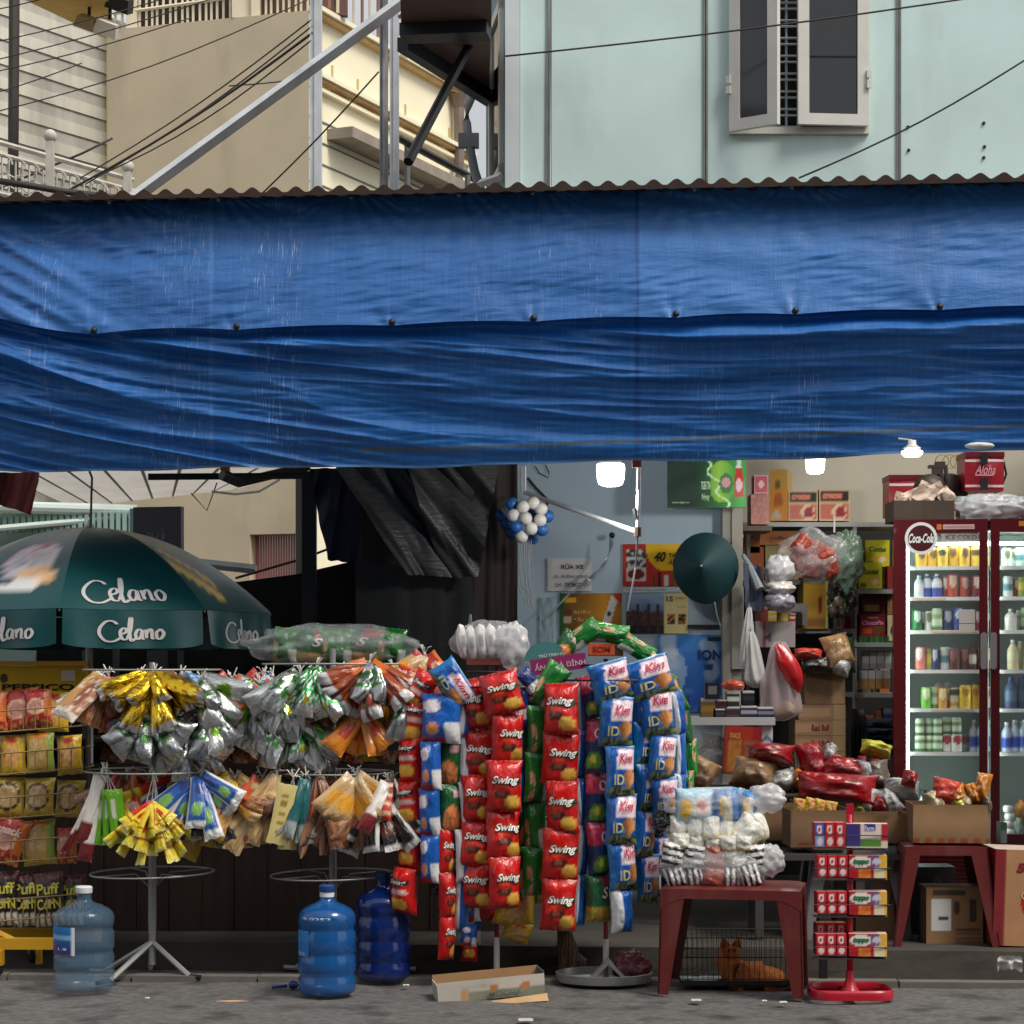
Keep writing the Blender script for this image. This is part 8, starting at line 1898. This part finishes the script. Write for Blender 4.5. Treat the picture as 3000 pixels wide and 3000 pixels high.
b_ = carrier('clear pinkish bag with beige goods hanging above the cigarette counter', 2216, 1880, 2352, 2112, 2.2, mat('pinkish_clear_film', (196, 176, 180), rough=.25, alpha=.45, bump=.8, bscale=12, bstretch=(2, 2, .4), spec=.8), 3.1, 2284)
g = MB(); blob(g, P(2292, 2080, 2.25), 40 * K(2.2), .05, 24 * K(2.2), .3, 5, 16, 10, (170, 146, 110)); g.build('contents', PAPER, b_, smooth=True)
t = thing('carrier_bag', 'bright red plastic bag hanging in front of the brown cartons', 'bag', P(2290, 1885, 2.2), 'plastic bags hanging in the shop')
def rb_(u, v):
    q = Vector((2280 + 60 * (1 - v) ** .8, 2028 - 140 * v)); w = 30 * math.sin(PI * min(1, (1 - v) * 1.02 + .02)) ** .6 + 3
    a_ = 2 * PI * u; return P(q.x + w * math.cos(a_) * (1 + .2 * ns(u * 4, v * 4)), q.y + 5 * ns(u * 5, v * 3, 3), 2.15 + .05 * math.sin(a_) * math.sin(PI * v))
g = MB(); g.grid(rb_, 30, 18); g.build('film', REDF, t, smooth=True)
# stack of brown drink cartons
carton('brown_carton', 'large plain brown carton on top of the drink carton stack', 'carton', 2358, 1972, 2476, 2062, 2.75, .3, lambda u, v: (120, 92, 66) if u < .70 else (150, 122, 86), (130, 104, 74), (110, 84, 60), m=CARD)
for i in range(5):
    y0 = 2064 + i * 46; lab = i in (1, 2, 3)
    def rbx(u, v, i=i):
        c = (130, 100, 74) if u < .72 else (156, 132, 92)
        if u < .70 and .22 < v < .80: c = (150, 120, 90)
        if .05 < u < .3 and .3 < v < .74: c = mixc((70, 36, 34), c, .2) if abs(ns(u * 14, 3)) > .12 else c
        return c
    carton('drink_carton', f'brown drink carton with red print, {ORD(i)} from the top of the carton stack', 'carton', 2330 + (10 if i == 0 else 0), y0, 2477, y0 + 45, 2.74, .3, rbx, (120, 96, 70), texts=[('Red Bull', .50, .52, .34, .44, (120, 30, 36), 0, .03)] if lab else [], m=CARD, group='brown drink cartons in a stack')
# items around: dark bottles in the corner, folded blue cloths
for i in range(4):
    g = MB(); q = P(2500 + i * 12, 2220, 3.0); r_ = 6 * K(3); g.lathe([(r_, 0), (r_, .16), (r_ * .4, .2), (r_ * .4, .25), (0, .25)], 10, c=(20, 60, 40) if i % 2 else (16, 40, 44), M=Matrix.Translation(q)); tag(g.build('dark_bottle', PRINT, smooth=True), f'dark green bottle, {ORD(i)} from the left in the shadow beside the carton stack', 'bottle', 'dark bottles beside the carton stack')
for i in range(5):
    g = MB(); blob(g, P(2580, 2200 - i * 20, 3.2), 52 * K(3.2), .12, 13 * K(3.2), .3, i * 2.3, 20, 10, [(40, 52, 70), (60, 80, 90), (36, 40, 56), (80, 96, 104), (50, 66, 80)][i]); tag(g.build('folded_cloth', CLOTH, smooth=True), f'dark blue folded bag, {ORD(i)} from the bottom of the pile by the fridge', 'cloth', 'folded bags by the fridge')
for i, (x, y, w, h, c, lb) in enumerate(((2368, 1918, 40, 14, (190, 80, 60), 'salmon coloured bag on top of the brown carton'), (2454, 1905, 40, 44, (170, 150, 110), 'shiny clear bag of golden snacks on the carton stack'), (2466, 1952, 26, 26, (170, 170, 170), 'white and blue packet on the carton stack'), (2394, 1950, 44, 22, (30, 26, 28), 'black bag lying on the brown carton'), (2402, 1950, 14, 14, (140, 140, 50), 'small yellow green packet on the brown carton'), (2492, 1920, 12, 50, (50, 110, 40), 'green packet strip hanging at the shelf upright'))):
    Yb = 2.7 if i != 5 else 3.1; o = pack(None, 'bag%d' % [6, 1, 2, 8, 4, 9][i], P(x, y, Yb), w * 2.2 * K(Yb), h * 2.2 * K(Yb), .12, R.uniform(-.4, .4), [.1, -.3, .4, .1, .5, 0][i], -.3, 'snack_bag'); tag(o, lb, 'bag', 'bags on the carton stack')

# ---------------------------------------------------------------- cigarette counter
ctn = thing('counter_bin', 'clear plastic tub with a pale lid serving as a counter', 'tub', P(2140, 2300, 1.9))
YCN = 1.9; k = K(YCN); a, b = P(2024, 2300, YCN), P(2258, 2118, YCN)
BIN = mat('clear_tub', (200, 204, 204), rough=.2, alpha=.25, spec=.7)
g = MB(); g.box((a.x, YCN, a.z), (b.x, YCN + .3, b.z)); g.build('tub', BIN, ctn)
g = MB(); a2, b2 = P(2016, 2124, YCN), P(2270, 2102, YCN); g.box((a2.x, YCN - .02, a2.z), (b2.x, YCN + .32, b2.z)); g.build('lid', mat('milky_lid', (190, 192, 192), rough=.35), ctn)
tb = thing('table', 'dark table under the pile of snacks and cardboard boxes', 'table', P(2300, 2480, 1.4))
zt_ = P(0, 2318, 1.6).z; x0, x1 = P(1960, 0, 1.2).x, P(2640, 0, 1.2).x
g = MB(); g.box((x0, 1.15, zt_ - .03), (x1, 2.3, zt_)); g.build('top', DKWOOD, tb)
for x in (x0 + .03, x1 - .06):
    for y in (1.2, 2.2): g = MB(); g.box((x, y, .126), (x + .04, y + .04, zt_ - .03)); g.build('leg', BLACKM, tb)
def ciga(c1, c2): return lambda u, v: (206, 204, 202) if v > .86 else (c1 if abs(v - .5) > .16 else c2)
CIG = [(2054, 2046, 2096, 2106, (110, 84, 50), (150, 110, 40)), (2098, 2050, 2132, 2074, (70, 40, 36), (50, 30, 30)), (2090, 2076, 2124, 2106, (30, 30, 40), (60, 60, 70)), (2126, 2070, 2168, 2106, (80, 50, 50), (40, 40, 50)), (2130, 2026, 2166, 2070, (40, 50, 40), (206, 206, 200)), (2176, 2024, 2210, 2066, (26, 24, 32), (50, 48, 56)), (2170, 2068, 2218, 2104, (30, 28, 50), (150, 148, 160)), (2220, 2072, 2266, 2104, (30, 30, 54), (120, 120, 140))]
for i, (x0_, y0, x1_, y1, c1, c2) in enumerate(CIG): carton('cigarette_packs', ['brown and gold pack pile at the left end of the tub lid', 'small dark red pack under the card stand', 'navy pack at the front of the tub lid', 'dark striped packs in the middle of the tub lid', 'dark green pack with a white lid under the orange pouch', 'black pack pile beside the dark green pack', 'navy and white packs right of the middle', 'navy packs at the right end of the tub lid'][i], 'packs', x0_, y0, x1_, y1, YCN + .04, .1, ciga(c1, c2), (60, 50, 50), (190, 188, 184), nu=8, nv=10, group='cigarette packs on the tub lid')
carton('card_stand', 'black payment card stand on the cigarette packs', 'sign', 2064, 2000, 2108, 2048, YCN + .03, .02, lambda u, v: (24, 26, 40) if not (.22 < u < .8 and .3 < v < .82) else (120, 120, 122), (190, 190, 190))
o = MB(); M = Matrix.Translation(P(2146, 2010, YCN + .06)); blob(o, P(2148, 2008, YCN + .06), 34 * k, .04, 14 * k, .25, 9.1, 20, 10, (196, 80, 56)); tag(o.build('orange_pouch', FILM, smooth=True), 'orange red pouch on top of the cigarette packs', 'pouch')
def snackbox(u, v):
    c = (150, 50, 30)
    if v > .72: c = (170, 50, 36) if u < .75 else (150, 30, 30)
    if .1 < u < .46 and .06 < v < .68: c = mixc((190, 130, 60), (150, 84, 44), abs(ns(u * 8, v * 8)) * 1.6)
    if .54 < u < .86 and .06 < v < .68: c = mixc((160, 110, 60), (120, 70, 44), abs(ns(u * 8, v * 8)) * 1.6)
    if v < .04: c = (90, 20, 20)
    return c
carton('snack_box', 'red and gold snack box leaning inside the tub', 'box', 2116, 2128, 2224, 2270, YCN - .03, .05, snackbox, (110, 24, 26), tilt=rad(4), texts=[('SNACK', .28, .8, .3, .12, (220, 170, 90), 0, .02)])
carton('white_box', 'white box with a blue mark beside the red snack box', 'box', 2228, 2124, 2264, 2188, YCN + .01, .1, lambda u, v: (50, 60, 140) if abs(v - .45 + abs(u - .5) * .5) < .09 else (206, 208, 212), (180, 180, 184))
for i, (x, y, w, h, c, lb) in enumerate(((2088, 2178, 30, 20, (90, 56, 84), 'purple bag inside the clear tub'), (2086, 2220, 40, 24, (176, 170, 178), 'pale lilac bag inside the clear tub'), (2052, 2265, 44, 40, (176, 140, 110), 'shiny bag of brown sticks beside the stand'), (2210, 2272, 62, 40, (170, 134, 96), 'brown crinkled bag of dried snacks on the table'), (2290, 2292, 50, 28, (196, 190, 184), 'white printed bag lying before the brown snacks'), (2336, 2286, 26, 26, (196, 120, 30), 'orange packet end beside the white printed bag'), (2256, 2212, 66, 26, (150, 16, 26), 'red glossy bag lying behind the brown snacks'), (2374, 2232, 36, 50, (156, 16, 28), 'upright red glossy bag in the middle of the pile'), (2428, 2216, 20, 28, (206, 206, 210), 'silver bag top beside the upright red bag'), (2450, 2262, 66, 34, (176, 20, 24), 'red bag with an orange badge in the pile'), (2452, 2312, 112, 40, (150, 14, 24), 'big shiny dark red bag across the front of the pile'), (2518, 2268, 24, 34, (170, 172, 170), 'pale grey packet behind the big red bag'), (2570, 2270, 34, 36, (110, 100, 92), 'dim grey packet beside the fridge side'), (2566, 2196, 44, 18, (206, 200, 60), 'yellow packet on the pile near the fridge'), (2540, 2346, 32, 36, (150, 150, 150), 'grey bag rising from the middle cardboard box'), (2640, 2312, 50, 24, (176, 178, 176), 'large grey paper bag lying over the boxes'), (2604, 2348, 30, 34, (206, 206, 210), 'white and blue wrapper sticking out of the middle box'), (2562, 2368, 32, 26, (150, 14, 24), 'red packet in the middle cardboard box'), (2526, 2366, 20, 18, (220, 180, 60), 'small yellow packet beside the red pole top'))):
    PK = [5, 2, 1, 1, 2, 3, 0, 0, 2, 0, 0, 2, 5, 4, 2, 2, 2, 0, 4]; PR = [.2, -.1, .5, .3, -.3, .6, .1, -.2, .3, .1, .08, .2, -.1, .25, .4, .1, -.5, .2, .1]
    Yb = 1.5 if y < 2300 else 1.1
    if i in (13,): Yb = 2.2
    if i < 2: Yb = YCN + .15
    o = pack(None, 'bag%d' % PK[i], P(x, y, Yb), w * 2.2 * K(Yb), h * 2.3 * K(Yb), .16 if w < 60 else .22, R.uniform(-.4, .4), PR[i], R.uniform(-.5, -.1), 'snack_bag'); tag(o, lb, 'bag', 'bags piled on the table')

# cardboard boxes on the front table
def obox(label, x0, y0, x1, y1, Y, D_, c=CARDC, rz=0.0, strip=None, slope=0.0):
    k = K(Y); a, b = P(x0, y1, Y), P(x1, y0, Y); w, h = b.x - a.x, b.z - a.z; t = thing('cardboard_box', label, 'cardboard box', Vector(((a.x + b.x) / 2, Y, a.z)), 'open cardboard boxes of snacks')
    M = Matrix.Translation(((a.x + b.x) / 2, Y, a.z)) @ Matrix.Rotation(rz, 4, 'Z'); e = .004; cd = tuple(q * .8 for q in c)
    def fp(u, v):
        if strip and v < .16: return (150, 70, 40) if strip == 2 and math.sin(u * 40) > -.3 else ((120, 50, 40) if strip == 1 and .1 < u < .75 and v < .12 and v > .02 else c)
        return c
    g = MB(); g.grid(lambda u, v: M @ Vector(((u - .5) * w, -.004 * math.sin(v * 5), v * h)), 30, 12, 0, fp); g.build('front_flap', CARD, t)
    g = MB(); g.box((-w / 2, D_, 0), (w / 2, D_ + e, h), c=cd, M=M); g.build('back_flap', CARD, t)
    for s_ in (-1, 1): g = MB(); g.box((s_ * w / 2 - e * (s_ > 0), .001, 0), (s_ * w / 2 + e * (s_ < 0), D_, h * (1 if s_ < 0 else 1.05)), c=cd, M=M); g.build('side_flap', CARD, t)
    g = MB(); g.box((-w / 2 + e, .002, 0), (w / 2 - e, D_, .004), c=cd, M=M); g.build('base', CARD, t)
    return t
obox('brown box half hidden behind the bagged bundles', 2216, 2352, 2330, 2462, .95, .25, (132, 100, 70))
obox('cardboard box with a red printed strip behind the candy rack', 2316, 2374, 2486, 2482, .62, .26, CARDC, rad(2), 1)
obox('plain cardboard box between the red pole and the right box', 2496, 2388, 2666, 2470, .68, .26, (146, 112, 78))
obox('largest cardboard box with an orange base strip on the red stool', 2676, 2358, 2898, 2470, .40, .32, (146, 114, 80), rad(-4), 2)
for i, (x, y) in enumerate(((2342, 2364), (2372, 2362), (2400, 2366), (2432, 2372))):
    o = pack(None, 'yellchip', P(x, y, .72), 40 * K(.7), 50 * K(.7), .05, R.uniform(-.4, .4), R.uniform(-.3, .3), 0, 'snack_packet'); tag(o, f'yellow packet, {ORD(i)} from the left in the box with the red strip', 'snack packet', 'packets in the box with the red strip')
for i, (x, y, w, h, c, lb) in enumerate(((2770, 2318, 38, 30, (206, 60, 50), 'salmon red knotted plastic bag at the back of the right box'), (2850, 2326, 20, 26, (190, 120, 50), 'amber snack bag left of the tallest in the right box'), (2880, 2306, 20, 34, (190, 116, 44), 'tallest amber snack bag in the right box'), (2812, 2330, 24, 22, (200, 130, 70), 'orange snack bag in the middle of the right box'), (2736, 2352, 34, 18, (206, 190, 150), 'cream packet at the left front of the right box'), (2800, 2348, 26, 18, (200, 170, 50), 'yellow packet in the front of the right box'), (2826, 2346, 24, 20, (226, 206, 120), 'pale yellow packet in the front of the right box'), (2880, 2350, 34, 12, (150, 120, 70), 'flat brown packet at the right end of the right box'), (2664, 2282, 20, 20, (190, 40, 44), 'small red wrapper beside the fridge corner'))):
    Yb = .56; o = pack(None, 'bag%d' % [6, 3, 3, 3, 7, 4, 7, 5, 0][i], P(x, y, Yb), w * 2.3 * K(Yb), h * 2.5 * K(Yb), .11, R.uniform(-.5, .5), [.2, -.2, .25, -.5, 1.2, .8, -.9, 1.4, .3][i], -.25, 'snack_bag'); tag(o, lb, 'bag', 'bags in the right cardboard box')
ft = thing('table', 'low grey table carrying the two cardboard boxes behind the candy rack', 'table', P(2490, 2480, .9))
z = P(0, 2474, .8).z - .03; x0, x1 = P(2190, 0, .8).x, P(2660, 0, .8).x
g = MB(); g.box((x0, .58, z - .03), (x1, 1.02, z)); g.build('top', mat('dark_grey_plastic', (70, 66, 64), rough=.6), ft)
for x in (x0 + .02, x1 - .06):
    for y in (.62, .96): g = MB(); g.box((x, y, .126), (x + .04, y + .04, z - .03)); g.build('leg', mat('dark_grey_plastic', (70, 66, 64)), ft)
# boxes under the tables
def labbox(u, v):
    c = (150, 116, 80)
    if .1 < u < .68 and v > .86 and v < .96: c = (70, 60, 50)
    if .09 < u < .44 and .28 < v < .82: c = (222, 222, 220)
    if .2 < u < .38 and .46 < v < .52: c = (70, 70, 72)
    if inell(u, v, .54, .66, .06, .12) or (.76 < u < .9 and .42 < v < .8): c = (66, 60, 56)
    if u > .52 and v < .34 and math.sin(v * 90) > .2 and u < .96: c = (110, 84, 60)
    return c
carton('labelled_carton', 'brown carton with a white paper label under the right red stool', 'carton', 2714, 2600, 2880, 2776, .50, .2, labbox, (120, 92, 66), (110, 86, 60), [('THIS SIDE UP', .74, .30, .4, .05, (90, 66, 50))], nu=40, nv=34, m=CARD)
carton('labelled_carton', 'dim brown carton behind the candy rack', 'carton', 2508, 2530, 2620, 2768, .7, .3, lambda u, v: (60, 90, 130) if .2 < u < .44 and .66 < v < .76 else ((150, 150, 146) if u < .24 and .62 < v < .8 else (120, 92, 66)), (90, 70, 50), m=CARD, nu=20, nv=30)
carton('dark_box', 'black crate with ring marks in the shade under the red stool', 'crate', 2660, 2540, 2800, 2740, .85, .2, lambda u, v: (60, 58, 56) if any(.045 < math.hypot((u - a), (v - b) * 1.4) < .075 for a, b in ((.2, .7), (.2, .5), (.62, .8))) else (26, 24, 24), (20, 20, 20), nu=40, nv=40)
def sack(u, v):
    c = (176, 130, 92) if u > .18 else (126, 26, 34)
    if .18 < u < .22: c = (140, 60, 50)
    if .22 < u < .36 and .42 < v < .8 and ns(u * 40, v * 40) > .1: c = (60, 40, 30)
    if u > .52 and v < .7 and inell(u, v, 1.02, .45, .5, .24): c = (170, 26, 36)
    if inell(u, v, .78, .55, .1, .05) or inell(u, v, .82, .32, .14, .1): c = (190, 140, 100)
    return c
carton('printed_carton', 'brown and red printed carton standing at the right edge', 'carton', 2908, 2490, 3060, 2772, .36, .3, sack, (120, 24, 32), (190, 176, 160), [('50g', .66, .80, .5, .13, (120, 22, 32), .15, .05), ('GẠO', .76, .52, .5, .12, (206, 160, 120), .1, .03)], nu=40, nv=40, m=CARD, tilt=rad(2))
g = MB(); 
def scrap(u, v): return P(2920 + 72 * u, 2846 - 40 * v - 10 * math.sin(u * PI), .14 - .03 * v) + Vector((.0, .03 * ns(u * 3, v * 3) - .02, .012 * ns(u * 5, v * 5)))
g.grid(scrap, 12, 8); tag(g.build('plastic_scrap', mat('white_film_scrap', (226, 226, 226), rough=.4), smooth=True), 'crumpled white plastic scrap on the pavement edge at right', 'litter')
carton('dark_box', 'small green cornered box beside the fridge foot', 'box', 2932, 2410, 2950, 2470, 1.2, .1, lambda u, v: (40, 70, 44) if v > .6 else (90, 96, 96), (40, 40, 40))
for i, (x0, x1) in enumerate(((2400, 2430), (2450, 2486))): carton('dim_carton', ['dim grey carton edge behind the candy rack, left one', 'dim brown carton edge behind the candy rack, right one'][i], 'carton', x0, 2560, x1, 2755, .8, .2, plain([(120, 112, 100), (90, 70, 54)][i]), (70, 60, 50))

# assorted small goods filling the shelves
GC = [(150, 40, 40), (196, 160, 60), (60, 100, 60), (190, 186, 176), (120, 80, 50), (60, 76, 120), (206, 120, 60), (90, 84, 78)]
def goods(where, x0, x1, yb, Y, hmin, hmax, wmin, wmax, seed):
    rr = random.Random(seed); x = x0; i = 0
    while x < x1 - wmin and i < 16:
        w = rr.uniform(wmin, wmax); h = rr.uniform(hmin, hmax); c = rr.choice(GC); c2 = rr.choice(GC); j = rr.randrange(3)
        if j < 2:
            carton('small_box', f'small box, {ORD(i)} from left {where}', 'box', x, yb - h, x + w, yb, Y + rr.uniform(0, .05), .08, (lambda u, v, c=c, c2=c2: c2 if .3 < v < .62 and .1 < u < .9 else mixc(c, (220, 214, 200), .5 if v > .86 else 0)), tuple(q * .6 for q in c), nu=6, nv=8, rz=rr.uniform(-.2, .2), group='small goods on the shop shelves')
        else:
            g = MB(); q = P(x + w / 2, yb, Y + .05); k = K(Y); g.lathe([(w * k * .5, 0), (w * k * .5, h * k * .75), (w * k * .4, h * k * .82), (w * k * .42, h * k), (0, h * k)], 12, cf=lambda t, f, c=c, c2=c2: (206, 60, 50) if f > .7 else (c2 if .2 < f < .6 else c), M=Matrix.Translation(q + Z1 * .002)); tag(g.build('small_jar', PRINT, smooth=True, sharp=40), f'small jar, {ORD(i)} from left {where}', 'jar', 'small goods on the shop shelves')
        x += w + rr.uniform(0, 4); i += 1
goods('behind the green bag on the upper shelf', 2440, 2500, 1700, 3.5, 40, 90, 14, 26, 1); goods('on the second shelf behind the tan cartons', 2300, 2440, 1700, 3.65, 50, 90, 18, 34, 2)
goods('on the middle shelf beside the upright', 2430, 2500, 1842, 3.45, 50, 100, 12, 22, 3); goods('above the brown drink cartons', 2350, 2480, 1972, 2.95, 30, 70, 20, 36, 4)
goods('on the white printed box', 2222, 2330, 1820, 2.84, 24, 50, 18, 34, 5); goods('low in the dark beside the fridge', 2504, 2620, 2150, 3.3, 40, 80, 16, 30, 6); goods('on the shelf under the milk cartons', 2504, 2620, 2030, 3.62, 20, 110, 18, 30, 7)
goods('in front on the table left of the red box', 2036, 2110, 2290, 2.0, 30, 60, 20, 34, 8); goods('behind the piled bags near the fridge', 2480, 2620, 2300, 2.1, 40, 90, 22, 40, 9)

# ---------------------------------------------------------------- unseen houses behind the viewer, added to block the low front sky
for i, (xa, xb, h, c, lb) in enumerate(((-16, -5.2, 9.5, (150, 140, 120), 'unseen ochre house with three shuttered windows, added across the street to block sky'), (-5.2, 4.6, 10.5, (120, 130, 130), 'unseen grey green house with a wide shop shutter, added across the street to block sky'), (4.6, 15, 9.0, (146, 124, 112), 'unseen brick coloured house with a narrow door, added across the street to block sky'))):
    t = thing('sky_blocker_house', lb, 'house', ((xa + xb) / 2, -13.6, 0), 'unseen houses added to block sky'); m_ = mat('blocker_render_%d' % i, c, rough=.9, var=.15, vscale=1.2)
    g = MB(); g.box((xa + .02, -22, 0), (xb - .02, -13.6, h)); g.build('wall', m_, t)
    g = MB(); g.box((xa, -22.3, h), (xb, -13.2, h + .25)); g.build('roof', mat('dull_tile_roof', (110, 64, 52), rough=.8), t)
    for j in range(3):
        for k in range(2):
            x = xa + 1.6 + j * (xb - xa - 3.2) / 2; z = 3.6 + k * 3; g = MB(); g.box((x - .6, -13.62, z), (x + .6, -13.55, z + 1.5)); w_ = g.build('window', ALU, t); g = MB(); g.box((x - .52, -13.56, z + .08), (x + .52, -13.54, z + 1.42)); g.build('pane', GLASS, w_)
    g = MB(); x = (xa + xb) / 2; g.box((x - (2.4 if i == 1 else .9), -13.62, 0), (x + (2.4 if i == 1 else .9), -13.56, 2.6)); g.build('door', mat('dull_shutter', (90, 92, 90), rough=.6), t)
